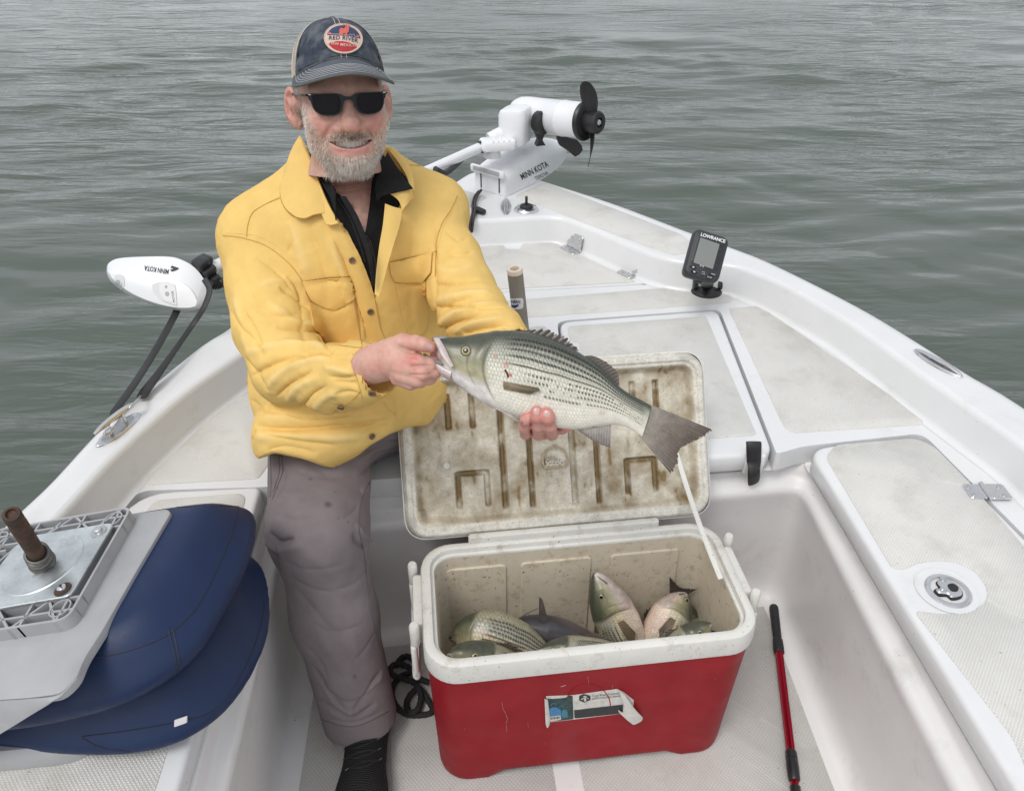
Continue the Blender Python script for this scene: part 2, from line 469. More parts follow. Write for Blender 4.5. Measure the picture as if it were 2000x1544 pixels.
# ================================================================== water
M_water = bpy.data.materials.new('water'); M_water.use_nodes = True
def _water():
    nt = M_water.node_tree; N, L = nt.nodes, nt.links; b = N['Principled BSDF']
    b.inputs['Base Color'].default_value = (.088, .105, .090, 1); b.inputs['Roughness'].default_value = .06; b.inputs['IOR'].default_value = 1.333
    co = N.new('ShaderNodeTexCoord'); hs = []
    for sc, st, rot, amp in ((3.2, (.32, 1.5, 1), 7, 1.0), (8.0, (.36, 1.5, 1), -6, .42), (19.0, (.42, 1.4, 1), 12, .09)):
        mp_ = N.new('ShaderNodeMapping'); mp_.inputs['Scale'].default_value = st; mp_.inputs['Rotation'].default_value = (0, 0, math.radians(rot))
        L.new(co.outputs['Object'], mp_.inputs[0])
        t = N.new('ShaderNodeTexNoise'); t.inputs['Scale'].default_value = sc; t.inputs['Detail'].default_value = 3; t.inputs['Distortion'].default_value = .6
        L.new(mp_.outputs[0], t.inputs['Vector'])
        mu = N.new('ShaderNodeMath'); mu.operation = 'MULTIPLY'; mu.inputs[1].default_value = amp; L.new(t.outputs[0], mu.inputs[0]); hs.append(mu.outputs[0])
    s1 = N.new('ShaderNodeMath'); s1.operation = 'ADD'; L.new(hs[0], s1.inputs[0]); L.new(hs[1], s1.inputs[1])
    s2 = N.new('ShaderNodeMath'); s2.operation = 'ADD'; L.new(s1.outputs[0], s2.inputs[0]); L.new(hs[2], s2.inputs[1])
    # patches of calmer and more ruffled water
    t = N.new('ShaderNodeTexNoise'); t.inputs['Scale'].default_value = .42; t.inputs['Detail'].default_value = 2; L.new(co.outputs['Object'], t.inputs['Vector'])
    r = N.new('ShaderNodeMapRange'); r.inputs[1].default_value = .35; r.inputs[2].default_value = .65; r.inputs[3].default_value = .08; r.inputs[4].default_value = 1.25; L.new(t.outputs[0], r.inputs[0])
    bn = N.new('ShaderNodeBump'); bn.inputs['Distance'].default_value = .046; L.new(r.outputs[0], bn.inputs['Strength']); L.new(s2.outputs[0], bn.inputs['Height']); L.new(bn.outputs[0], b.inputs['Normal'])
_water()
WZ = -.12
def build_water():
    # polar-graded grid: fine near the boat, coarse to the horizon
    r = np.r_[np.linspace(.3, 9, 300), 9 * (1 + .02) ** np.arange(1, 300)]; r = r[r < 2500]
    a = np.radians(np.r_[np.linspace(-48, 48, 420), np.linspace(52, 308, 60)])
    R, A = np.meshgrid(r, a, indexing='ij'); X, Y = R * np.sin(A), R * np.cos(A)
    Z = np.zeros_like(X); q = np.random.default_rng(3)
    for i in range(38):
        lam = .22 * 1.085 ** i * q.uniform(.9, 1.1)
        th = math.radians(q.normal(97, 17)); k = 2 * math.pi / lam; am = .0058 * lam ** .8 * (1.0 if lam < .9 else .8 if lam < 1.6 else .38)
        ph = q.uniform(0, 6.28); u = X * math.cos(th) + Y * math.sin(th); v = -X * math.sin(th) + Y * math.cos(th)
        env = .55 + .45 * np.sin(v * k * .13 + ph * 2 + u * k * .07)
        w = np.sin(u * k + ph + .8 * np.sin(v * k * .21 + ph))
        Z += am * env * (w + .25 * np.cos(2 * (u * k + ph)))
    Z *= np.clip(1 - (R - 20) / 60, 0, 1)
    V = np.stack([X, Y, WZ + Z], -1).reshape(-1, 3); n, m = X.shape
    i, j = np.meshgrid(np.arange(n - 1), np.arange(m), indexing='ij'); j2 = (j + 1) % m
    F = np.stack([i * m + j, (i + 1) * m + j, (i + 1) * m + j2, i * m + j2], -1).reshape(-1, 4)
    F = F[:, ::-1] 
    o = link('water', mesh('water', V, F), M_water); tag(o, kind='structure'); return o
build_water()

# ================================================================== boat
ZG, ZD, ZB = .57, .48, .432
gel = mat('gelcoat', (.69, .695, .70), .32, coat=.25, noise_amt=.035, noise_scale=5, dirt=(.55, .54, .50), dirt_scale=9, dirt_lo=.58, dirt_hi=.95, speck=(.2, .19, .18), speck_scale=170, speck_lo=.755, bump=.06, bump_scale=60)
gel2 = mat('gelcoat_inside', (.76, .75, .74), .38, noise_amt=.04, noise_scale=6, dirt=(.50, .49, .46), dirt_scale=7, dirt_lo=.56, dirt_hi=.9, speck=(.12, .11, .1), speck_scale=120, speck_lo=.765, bump=.05, bump_scale=80)
def nonskid_mat(name, base, cell=.0046):
    m = mat(name, base, .62, noise_amt=.05, noise_scale=14, dirt=(.40, .375, .31), dirt_scale=6, dirt_lo=.52, dirt_hi=.90, speck=(.12, .11, .1), speck_scale=170, speck_lo=.735)
    nt = m.node_tree; N, L = nt.nodes, nt.links; b = N['Principled BSDF']
    co = N.new('ShaderNodeTexCoord'); h = []
    for ang in (38, -44):
        mp_ = N.new('ShaderNodeMapping'); mp_.inputs['Rotation'].default_value = (0, 0, math.radians(ang)); L.new(co.outputs['Object'], mp_.inputs[0])
        w = N.new('ShaderNodeTexWave'); w.wave_type = 'BANDS'; w.inputs['Scale'].default_value = 0.314 / cell; w.inputs['Distortion'].default_value = 0; L.new(mp_.outputs[0], w.inputs['Vector']); h.append(w.outputs[1])
    mu = N.new('ShaderNodeMath'); mu.operation = 'MULTIPLY'; L.new(h[0], mu.inputs[0]); L.new(h[1], mu.inputs[1])
    bn = N.new('ShaderNodeBump'); bn.inputs['Strength'].default_value = .55; bn.inputs['Distance'].default_value = .0012; L.new(mu.outputs[0], bn.inputs['Height']); L.new(bn.outputs[0], b.inputs['Normal'])
    # darker grey in the hollows of the pattern
    src = b.inputs['Base Color'].links[0].from_socket
    q = N.new('ShaderNodeMix'); q.data_type = 'RGBA'; r = N.new('ShaderNodeMapRange'); r.inputs[1].default_value = 0; r.inputs[2].default_value = .5; r.inputs[3].default_value = .46; r.inputs[4].default_value = 0
    L.new(mu.outputs[0], r.inputs[0]); L.new(r.outputs[0], q.inputs[0]); L.new(src, q.inputs[6]); q.inputs[7].default_value = (.40, .39, .36, 1); L.new(q.outputs[2], b.inputs['Base Color'])
    return m
skid = nonskid_mat('nonskid', (.70, .69, .66))
skid_floor = nonskid_mat('nonskid_floor', (.60, .585, .565), .0062)
steel = mat('stainless', (.66, .66, .67), .16, metal=1.0, noise_amt=.06, noise_scale=60, rough_var=.08)
steel_dull = mat('stainless_dull', (.55, .55, .55), .32, metal=1.0, noise_amt=.1, noise_scale=90, rough_var=.1)
black_rub = mat('black_rubber', (.018, .018, .019), .55, noise_amt=.2, noise_scale=80, bump=.15, bump_scale=300)
black_pl = mat('black_plastic', (.015, .015, .016), .38, noise_amt=.15, noise_scale=60, bump=.08, bump_scale=400)
dark_gap = mat('dark_gap', (.02, .02, .02), .8)

C0 = np.array([.10, 1.45]); U0 = nrm(np.array([-.115, .993])); N0 = np.array([U0[1], -U0[0]])
def mir(p): p = np.asarray(p)[:2]; return p - 2 * np.dot(p - C0, N0) * N0
def zz(pts, z): return [onz(x, y, z)[:2] for x, y in pts]
Rout = zz([(1060,350),(1200,395),(1360,455),(1430,480),(1500,507),(1600,555),(1700,607),(1800,667),(1900,730),(1980,776)], ZG)
Rin = zz([(1097,424),(1170,452),(1236,482),(1290,502),(1335,511),(1433,516),(1482,534),(1545,563),(1590,589),(1650,623),(1720,672),(1790,724),(1860,773),(1930,822),(2000,871)], ZG)
Lout = zz([(452,631),(398,665),(310,735),(216,812),(170,856),(92,940),(0,1026)], ZG)
Lin = zz([(463,696),(369,760),(290,829),(227,887),(168,952)], ZG)
tip = C0 + U0 * 1.50
out_path = [(1.25,-2.2),(1.28,-.5),(1.27,.4),(1.24,.9),(1.19,1.2)] + Rout[::-1] + [C0 + U0*1.465 + N0*.09, tip, C0 + U0*1.465 - N0*.09] + [mir(p) for p in Rout[:3]] + Lout + [(-.965,.8),(-1.02,.3),(-1.05,-.5),(-1.05,-2.2)]
in_path = [(1.12,-2.2),(1.14,-.5),(1.13,.4),(1.09,.9)] + Rin[::-1] + [onz(1071,423,ZG)[:2], onz(922,431,ZG)[:2]] + [mir(p) for p in Rin[:5]] + Lin + [(-.85,.9),(-.90,.4),(-.93,-.5),(-.93,-2.2)]
out_path = np.array([p[:2] for p in out_path]); in_path = np.array([p[:2] for p in in_path])
def soft(P, r=.05):     # round an open path
    P = np.asarray(P); out = [P[0]]
    for i in range(1, len(P) - 1):
        a, b, c_ = P[i-1], P[i], P[i+1]; k = min(r, np.linalg.norm(a-b)*.45, np.linalg.norm(c_-b)*.45)
        p, q = b + nrm(a-b)*k, b + nrm(c_-b)*k
        out += [(1-t)**2*p + 2*t*(1-t)*b + t*t*q for t in np.linspace(0, 1, 5)]
    out.append(P[-1]); return np.array(out)
outP = resample(catmull(out_path, 8), 300); inP = soft(in_path, .06)
def offo(P, d):         # offset an open path to its right (outward for a counter-clockwise run)
    T = nrm(np.gradient(P, axis=0)); return P + np.stack([T[:, 1], -T[:, 0]], 1) * d
inP = resample(inP, 320)

boat = empty('fishing_boat'); boat.location = (0.1, 1.45, 0)
tag(boat, 'white fibreglass fishing boat with grey non-skid deck panels and open cockpit', 'boat')
boat_inv = Matrix.Translation((-.1, -1.45, 0))
def bpart(name, V, F, m, parent=None, **k):
    """part of the boat; geometry is given in world space"""
    o = obj(name, V, F, m, None, **k)
    if parent is None: o.parent = boat; o.matrix_parent_inverse = boat_inv
    else: o.parent = parent
    return o
def strip_open(rows):
    return loft(rows, closed=False, caps=False)
def row(P, z): return np.c_[P, np.full(len(P), z)]
# gunwale top, its rolled outer lip, the topsides down to the water
rows = [row(outP, 0)]
rows = []
for o_, z in ((-.028, ZG), (-.012, ZG - .002), (-.003, ZG - .008), (0, ZG - .018), (0, ZG - .05), (-.012, ZG - .056), (-.02, .40), (-.05, .2), (-.11, 0), (-.2, -.2), (-.4, -.4)):
    rows.append(row(offo(outP, o_), z))
V, F = strip_open(rows); hull_V, hull_F = list(map(tuple, V)), [f[::-1] for f in F]
bpart('hull', hull_V, hull_F, gel, sharp=50)
# flat gunwale between inner and outer edges
a_, b_ = offo(outP, -.028), offo(inP, .014)
V, F = fill2d(np.vstack([a_, b_[::-1]]), z=ZG)
gw = bpart('gunwale', V, F, gel)
# inner wall of the gunwale with rounded top and foot
rows = []
for o_, z in ((-.026, ZD + .0006), (-.018, ZD + .002), (-.012, ZD + .006), (-.009, ZD + .014), (0.0, ZG - .014), (.003, ZG - .006), (.008, ZG - .0015), (.0142, ZG + .0002)):
    rows.append(row(offo(inP, o_), z))
V, F = strip_open(rows); bpart('inner_wall', V, [f for f in F], gel, sharp=60)

# hatches -----------------------------------------------------------
def wz(pts, z=ZD): return np.array([onz(x, y, z)[:2] for x, y in pts])
H1a = wz([(1276,553),(1083,464),(1018,465),(1011,480),(991,480),(983,466)])
h1l = mir(H1a[0]); h1m = mir(H1a[1])
H1 = np.vstack([H1a, [h1m], [h1l]])
H2 = wz([(1093,629),(1402,606),(1511,886),(1128,913)])
H3 = wz([(1577,876),(1800,850)]); h3r = wz([(2000,1051)])[0]; h3d = nrm(h3r - H3[1])
H3 = np.vstack([H3, [H3[1] + h3d * .35, (1.04, .75), (1.06, -.7)], [(.80, -.7)], wz([(1980,1536)])])
H4 = wz([(512,950),(272,962)]); 
H4 = np.vstack([H4, [(-.80, 1.02), (-.82, .4), (-.84, -.7)], [(-.43, -.7)], wz([(348,1544)])])
hatches = {}
def hatch(name, P, r, lab, zt=ZD + .003, zb=ZB + .006, skid_in=.028, skid_poly=None):
    P = roundpoly(P, r)
    V, F = prism(P, [(-.002, zb), (0, zb + .003), (0, zt - .009), (-.0022, zt - .0035), (-.006, zt - .0008), (-.011, zt)])
    h = bpart('hatch', V, F, gel, sharp=40); label(h, lab); hatches[name] = (h, P)
    return h
def skid_panel(P, z, parent=None, r=.02, m=None, name='nonskid_panel'):
    P = roundpoly(P, r)
    V, F = prism(P, [(0, z - .001), (0, z + .0012), (-.0012, z + .0022)], bottom=False)
    o = obj(name, V, F, m or skid, None, sharp=50)
    if parent is None: o.parent = boat; o.matrix_parent_inverse = boat_inv
    else: o.parent = parent
    return o
def shrink(P, d):
    P = np.asarray(P)
    if area2(P) < 0: P = P[::-1]
    return offset(P, -d)
h1 = hatch('bow', H1, [.03,.02,.01,.012,.012,.01,.02,.03], 'pointed bow locker hatch with two steel hinges')
h2 = hatch('centre', H2, .035, 'square centre hatch behind the open cooler lid')
h3 = hatch('side', H3, [.05,.09,.05,.03,.02,.02,.03], 'long side hatch with a round steel latch')
h4 = hatch('port', H4, [.02,.07,.05,.03,.02,.02,.03], 'side hatch under the folded seat')
ZH = ZD + .003
# non-skid on the hatches
notch = wz([(1243,551),(1075,471),(1024,471),(1015,487),(989,487),(978,472)], ZH)
skid_panel(np.vstack([notch, [mir(notch[1])], [mir(notch[0])]]), ZH, h1, .012)
skid_panel(wz([(1108,638),(1379,618),(1478,850),(1290,864),(1140,876),(1118,707),(1134,706),(1131,668),(1114,668)], ZH), ZH, h2, .012)
skid_panel(np.vstack([wz([(1612,893),(1632,869),(1785,856),(1823,871),(1900,950),(2000,1068)], ZH), [(1.0,.75),(1.02,-.6),(.84,-.6)], wz([(2022,1544),(1978,1440),(1790,1200),(1792,1193),(1835,1200)], ZH), wz([(1888,1198),(1925,1178),(1930,1150),(1905,1115),(1866,1097),(1818,1095),(1786,1102),(1768,1112),(1752,1112),(1741,1108)], ZH)]), ZH, h3, .018)
skid_panel(np.vstack([wz([(484,962),(302,977),(285,1000)], ZH), [(-.765, 1.0), (-.785, .4), (-.79, -.6)], [(-.48, -.6)], wz([(303,1544)], ZH)]), ZH, h4, .03)
# the deck moulding: one sheet with openings for the hatches
G = .007
def grow(P, d):
    P = np.asarray(P)
    if area2(P) < 0: P = P[::-1]
    return offset(P, d)
deck_out = offo(inP, -.012)
P2, P3, P4 = hatches['centre'][1], hatches['side'][1], hatches['port'][1]
g2, g3, g4 = grow(H2, G), grow(H3, G), grow(H4, G)
fl = wz([(516,953)])[0]; fr = wz([(1524,884)])[0]; fr2 = wz([(1568,871)])[0]
# order along the cockpit: port stern -> port hatch outline -> front -> centre hatch outline -> starboard hatch outline -> stern
H2c = H2 if area2(H2) > 0 else H2[::-1]
def ordered(P, start, end_):
    """grown corner points of P running from the one nearest start to the one nearest end (short way round excluded)"""
    n = len(P); i = int(np.argmin(np.linalg.norm(P - start, axis=1))); j = int(np.argmin(np.linalg.norm(P - end_, axis=1)))
    f = [P[(i + k) % n] for k in range((j - i) % n + 1)]; b = [P[(i - k) % n] for k in range((i - j) % n + 1)]
    return f, b
f4 = [np.array([-.847, -.9])] + [g4[np.argmin(np.linalg.norm(g4 - q, axis=1))] for q in (np.array([-.84,-.7]), np.array([-.82,.4]), np.array([-.80,1.02]), H4[1])]
f2, b2 = ordered(g2, H2[3], H2[2]); q2 = f2 if len(f2) == 4 else b2
f3 = [g3[np.argmin(np.linalg.norm(g3 - q, axis=1))] for q in (H3[0], H3[1], H3[2], np.array([1.04,.75]), np.array([1.06,-.7]))]
front = lambda t: fl + (fr - fl) * t
inner = f4 + [fl + np.array([0, .004])] + [np.array([q2[0][0], front((q2[0][0]-fl[0])/(fr[0]-fl[0]))[1]])] + [q2[1], q2[2]] + [np.array([q2[3][0], fr[1]]), fr, fr2] + f3[1:] + [np.array([1.067, -.9])]
innerP = soft(np.array(inner), .03)
deckP = np.vstack([deck_out, [(-.9,-.9)], innerP, [(1.11,-.9)]])
hole1 = roundpoly(grow(H1, G), .03)
do = deckP.copy(); do = do if area2(do) > 0 else do[::-1]
V, F = fill2d(do, [hole1], z=ZD); 
mbd = MB(); mbd.add(V, F)
ip = np.array(innerP); ip3 = [row(ip, ZD), row(offo(ip, -.0), ZD - .004), row(ip, ZB - .002)]
V, F = strip_open(ip3); mbd.add(V, F)
hl = hole1 if area2(hole1) > 0 else hole1[::-1]
V, F = loft([row(hl, ZD), row(hl, ZB - .01)], closed=True, caps=False); mbd.add(V, F)
bpart('deck', mbd.V, mbd.F, gel, sharp=40)
# gutters below the hatches
mbg = MB()
for P, sh_ in ((H1, (0, 0)), (H2, (0, .020)), (H3, (.020, .008)), (H4, (-.020, .008))):
    V, F = fill2d(grow(P, .014) + np.array(sh_), z=ZB - .004); mbg.add(V, F)
bpart('hatch_gutter', mbg.V, mbg.F, gel2)
# loose deck panels of non-skid
skid_panel(wz([(940,592),(1345,559),(1402,566),(1434,583),(1424,592),(940,627)]), ZD, r=.014)
skid_panel(wz([(1423,603),(1483,598),(1806,818),(1801,830),(1546,846),(1531,833)]), ZD, r=.016)
skid_panel(wz([(463,767),(283,938),(290,947),(505,935),(600,800),(560,740)]), ZD, r=.012)
skid_panel(wz([(930,648),(1066,637),(1072,660),(1080,800),(940,900)]), ZD, r=.012)
P_ = wz([(1005,383),(1064,357),(1330,458),(1357,478),(1350,493),(1316,499),(1276,486)], ZG)
skid_panel(P_, ZG, r=.012)
skid_panel(np.array([mir(p) for p in P_]), ZG, r=.012)
# cockpit: coaming ledge, walls and floor pan
Kf = wz([(512,962),(1500,893)]); 
K = [(-.455, -.95), wz([(352,1544)])[0], Kf[0] + (.0, .012), np.array([.688, 1.392]), wz([(1976,1544)])[0] + (.014, 0), (.80, -.95)]
Kp = soft(np.array(K), .075); Kp = resample(Kp, 240)
# cockpit lies to the right of this path (port stern -> bow -> starboard stern is clockwise)
rows = []
for o_, z in ((-.10, ZB - .002), (-.004, ZB - .002), (0, ZB - .008), (.001, .396), (.006, .387), (.022, .381), (.029, .374), (.031, .360), (.026, .345), (.020, .28), (.008, .12), (.007, .05), (.011, .022), (.020, .007), (.032, .0008), (.040, 0)):
    rows.append(row(offo(Kp, o_), z))
V, F = strip_open(rows); bpart('cockpit_wall', V, F, gel2, sharp=60)
fp = offo(Kp, .038); 
V, F = fill2d(fp[::-1], z=0.0003); bpart('cockpit_floor', V, F, gel2)
fa = offo(Kp, .055)
# two non-skid floor mats either side of a smooth centre strip
def axis_x(y, off): return C0[0] + off + (y - C0[1]) * U0[0] / U0[1]
s0 = onz(1077, 1486, 0); s1 = onz(1130, 1486, 0)
ftop = fa[np.argmax(fa[:, 1])][1]
def clip_strip(side):
    d = np.array([U0[0], U0[1]]); base = (s0 if side < 0 else s1)[:2]
    pts = [p for p in fa if side * ((p[0] - base[0]) - (p[1] - base[1]) * d[0] / d[1]) > 0.01 and p[1] > -.85]
    e0 = base + d * ((-.85 - base[1]) / d[1])
    # intersection with the front edge
    yy = np.interp(base[0], [-.5, .6], [fa[np.argmin(abs(fa[:,0]+.4) + (fa[:,1] < .9) * 9)][1], fa[np.argmin(abs(fa[:,0]-.5) + (fa[:,1] < .9) * 9)][1]])
    e1 = base + d * ((yy - base[1]) / d[1])
    return np.array((pts + [e1, e0]) if side < 0 else ([e0, e1] + pts))
for sd_ in (-1, 1):
    skid_panel(clip_strip(sd_), 0.0006, r=.012, m=skid_floor)
# transom closing the stern
V, F = rbox(2.3, .08, .9, .02); bpart('transom', xf(V, Matrix.Translation((.1, -2.2, .12))), F, gel)
V, F = rbox(2.1, 1.3, .04, .01); bpart('stern_deck', xf(V, Matrix.Translation((.1, -1.53, ZD - .022))), F, gel)
# ================================================================== cooler
CO = np.array([.137, 1.04, 0.0]); CA = math.radians(7.0)
CM = np.array(Matrix.Translation(Vector(CO)) @ Matrix.Rotation(CA, 4, 'Z'))
def coo(p): return xf(np.atleast_2d(p), CM)
cooler = empty('cooler'); cooler.location = CO; cooler.rotation_euler = (0, 0, CA)
tag(cooler, 'red cooler with open stained white lid standing on the cockpit floor', 'cooler')
red = mat('red_plastic', (.275, .007, .013), .5, spec=.25, noise_amt=.12, noise_scale=9, dirt=(.16, .02, .022), dirt_scale=16, dirt_lo=.6, dirt_hi=.9, speck=(.6, .42, .4), speck_scale=130, speck_lo=.775, bump=.08, bump_scale=150, rough_var=.1)
wpl = mat('white_plastic_worn', (.66, .65, .61), .5, noise_amt=.05, noise_scale=12, dirt=(.36, .31, .23), dirt_scale=22, dirt_lo=.55, dirt_hi=.85, speck=(.13, .09, .05), speck_scale=240, speck_lo=.70, bump=.1, bump_scale=120)
wpl_in = mat('white_plastic_inside', (.60, .535, .425), .5, noise_amt=.06, noise_scale=10, dirt=(.34, .24, .13), dirt_scale=55, dirt_lo=.53, dirt_hi=.80, speck=(.15, .09, .04), speck_scale=130, speck_lo=.69, bump=.1, bump_scale=100)
lid_in = mat('lid_stained', attr=True, rough=.6, noise_amt=.14, noise_scale=60, dirt=(.34, .24, .12), dirt_scale=190, dirt_lo=.52, dirt_hi=.80, speck=(.07, .045, .02), speck_scale=300, speck_lo=.685, bump=.15, bump_scale=160)
def ring(w, d, r, z, n=8): P = rrect(w, d, r, n); return np.c_[P, np.full(len(P), z)]
# red body with a raised skirt between its four feet
rows = []
for w, d, r, z in ((.555, .225, .045, .012), (.575, .245, .055, .003), (.588, .258, .06, .0), (.598, .268, .06, .008), (.600, .270, .06, .02), (.603, .275, .06, .10), (.609, .287, .06, .25), (.613, .294, .06, .352)):
    P = rrect(w, d, r, 8)
    P2 = []
    for i in range(len(P)):
        a, b = P[i], P[(i + 1) % len(P)]; k = 14 if np.linalg.norm(a - b) > .05 else 1
        P2 += [a + (b - a) * j / k for j in range(k)]
    P2 = np.array(P2); zq = np.full(len(P2), z)
    if z < .03:
        lift = .020 * (sstep(.205, .175, np.abs(P2[:, 0])) * (np.abs(P2[:, 1]) > .05) + sstep(.08, .05, np.abs(P2[:, 1])) * (np.abs(P2[:, 0]) > .2))
        zq = zq + lift
    rows.append(np.c_[P2, zq])
bodyV, bodyF = loft(rows, caps=False)
vb, fb = fill2d(rows[0][:, :2], z=.03); n = len(bodyV)
body = obj('body', np.vstack([bodyV, vb]), list(bodyF) + [tuple(i + n for i in f[::-1]) for f in fb], red, cooler)
cool_B = bvh(xf(bodyV, CM), bodyF)
# white rim and inner liner
rows = [ring(.609, .290, .058, .354), ring(.621, .302, .062, .352), ring(.623, .304, .063, .358), ring(.622, .303, .063, .388), ring(.617, .298, .061, .3965), ring(.607, .288, .058, .400), ring(.590, .270, .05, .400), ring(.5835, .264, .047, .3985), ring(.581, .2615, .046, .394), ring(.579, .2595, .045, .388), ring(.569, .2495, .04, .3865), ring(.567, .2475, .04, .382)]
V, F = loft(rows, caps=False); obj('rim', V, F, wpl, cooler)
rows = [ring(.567, .2475, .04, .3825), ring(.560, .240, .038, .25), ring(.548, .228, .036, .07), ring(.54, .22, .034, .055), ring(.52, .20, .03, .05)]
V, F = loft(rows, caps=False); vb, fb = fill2d(rows[-1][:, :2], z=.05); n = len(V)
obj('liner', np.vstack([V, vb]), list(F) + [tuple(i + n for i in f) for f in fb], wpl_in, cooler)
# three raised panels on the inner back wall
for u0, u1 in ((-.262, -.135), (-.105, .045), (.085, .235)):
    P = roundpoly([(u0, .06), (u1, .06), (u1, .352), (u0, .352)], [.004, .004, .012, .012])
    V, F = prism(P, [(0, 0), (0, .0035), (-.002, .0052)])
    # stand the panel against the sloping back wall
    V2 = np.c_[V[:, 0], .1242 - (.40 - V[:, 1]) * .03 + .0012 - V[:, 2], V[:, 1]]
    obj('wall_panel', V2, F, wpl_in, cooler, smooth=False)
# hinge bar on the back rim
V, F = rbox(.40, .016, .030, .004); obj('hinge', xf(V, Matrix.Translation((-.01, .1475, .402))), F, wpl, cooler)

# lid -----------------------------------------------------------------
LA = math.radians(33); LW, LL = .650, .352
Lo = np.array([-.012, .158, .404]); Lv = np.array([0, math.sin(LA), math.cos(LA)]); Ln = np.array([0, -math.cos(LA), math.sin(LA)]); Lu = np.array([1.0, 0, 0])
LM = basis(Lo, Lu, Lv, Ln)                     # lid frame: x along, y away from the hinge, z towards the inside
def lidshape(u, v):
    """relief of the inside of the lid"""
    q = np.maximum(np.abs(u) - (LW/2 - .05), 0); p = np.maximum(np.abs(v - LL/2) - (LL/2 - .05), 0)
    e = .05 - np.hypot(q, p); e = np.minimum(e, np.minimum(LW/2 - np.abs(u), LL/2 - np.abs(v - LL/2)))   # distance from the edge
    h = -.010 * sstep(.006, 0, e)
    h += .004 * sstep(.006, .010, e) * sstep(.022, .017, e)          # raised sealing bead
    dpn = e - .006 * sstep(.2, .26, np.abs(u)) * (v < .06)
    pan = sstep(.026, .040, dpn)
    h -= .021 * pan
    g = np.zeros_like(u)
    def groove(u0, v0, v1, w=.0078):
        return sstep(w, w * .35, np.abs(u - u0)) * sstep(v0 - .006, v0, v) * sstep(v1 + .006, v1, v)
    for u0, v0, v1 in ((-.114, .052, .265), (-.056, .050, .268), (.034, .048, .262), (.086, .046, .268)): g = np.maximum(g, groove(u0, v0, v1))
    for s_ in (-1, 1):
        for u0 in (.171, .222): g = np.maximum(g, groove(s_ * u0, .225, .292))
        for u0 in (.150, .210): g = np.maximum(g, groove(s_ * u0, .060, .128))
        g = np.maximum(g, sstep(.0070, .003, np.abs(v - .128)) * sstep(.034, .028, np.abs(s_ * u - .18)))
    h -= .0105 * g * pan
    # shallow panels between the grooves
    h += .003 * pan * (sstep(.008, .014, np.abs(u + .085)) * 0 + (np.abs(u - .060) < .022) * .6 + (np.abs(u + .085) < .022) * .6)
    return h, g * pan, pan, e
nu, nv = 300, 168
uu = np.linspace(-LW/2 + .0004, LW/2 - .0004, nu); vv = np.linspace(.0004, LL - .0004, nv); U_, V_ = np.meshgrid(uu, vv, indexing='ij')
hh, gg, pan, ee = lidshape(U_, V_)
# pull grid corners onto the rounded outline
q = np.sign(U_) * np.maximum(np.abs(U_) - (LW/2 - .05), 0); p = np.sign(V_ - LL/2) * np.maximum(np.abs(V_ - LL/2) - (LL/2 - .05), 0)
rad = np.hypot(q, p); over = np.maximum(rad, 1e-9); k = np.where((np.abs(q) > 0) & (np.abs(p) > 0), np.minimum(1, np.maximum(np.abs(q), np.abs(p)) / over), 1)
U2 = np.where(k < 1, np.sign(U_) * (LW/2 - .05) + q * k, U_); V2_ = np.where(k < 1, LL/2 + np.sign(V_ - LL/2) * (LL/2 - .05) + p * k, V_)
hh, gg, pan, ee = lidshape(U2, V2_)
PT = np.stack([U2, V2_, hh], -1).reshape(-1, 3)
i, j = np.meshgrid(np.arange(nu - 1), np.arange(nv - 1), indexing='ij')
F = np.stack([i * nv + j, (i + 1) * nv + j, (i + 1) * nv + j + 1, i * nv + j + 1], -1).reshape(-1, 4)
n3 = noise(np.c_[U2.ravel() * 1.0, V2_.ravel(), 0 * U2.ravel()], 26, 5, 4).reshape(U2.shape); n4 = noise(np.c_[U2.ravel(), V2_.ravel() * .5, 0 * U2.ravel()], 70, 9, 3).reshape(U2.shape)
hem = sstep(.085, .028, ee) * sstep(.018, .034, ee)                  # grime collected along the edge of the pan
grime = np.clip(.92 * gg * (.62 + .5 * n4 + .35 * n3) + 0.5 * hem * (1 + .7 * n3) + pan * (.10 + .13 * n3 + .12 * n4) + sstep(.75, 1.2, n4 + .3 * n3) * .35, 0, 1)
grime *= np.where(np.abs(U2 - .01) < .03, .55, 1)
clean = np.array([.66, .625, .53]); brown = np.array([.20, .135, .055])
C_ = clean + (brown - clean) * grime[..., None]; C_ = np.where((ee < .026)[..., None], np.array([.62, .60, .54]) * (1 - .25 * sstep(.1, .9, n3))[..., None], C_)
lid = obj('lid', xf(PT, LM), F, lid_in, cooler, col=C_.reshape(-1, 3))
# outer shell of the lid
P = roundpoly([(-LW/2, 0), (LW/2, 0), (LW/2, LL), (-LW/2, LL)], .05, 8)
rows = [np.c_[offset(P, o), np.full(len(P), z)] for o, z in [(-.03, -.056), (-.012, -.053), (-.002, -.042), (.001, -.030), (.001, -.0095), (-.0015, -.0085)]]
V, F = loft(rows, caps=False); v2, f2 = fill2d(rows[0][:, :2], z=-.056); n = len(V); V = np.vstack([V, v2]); F = list(F) + [tuple(i + n for i in f[::-1]) for f in f2]
obj('lid_shell', xf(V, LM), F, wpl, lid)
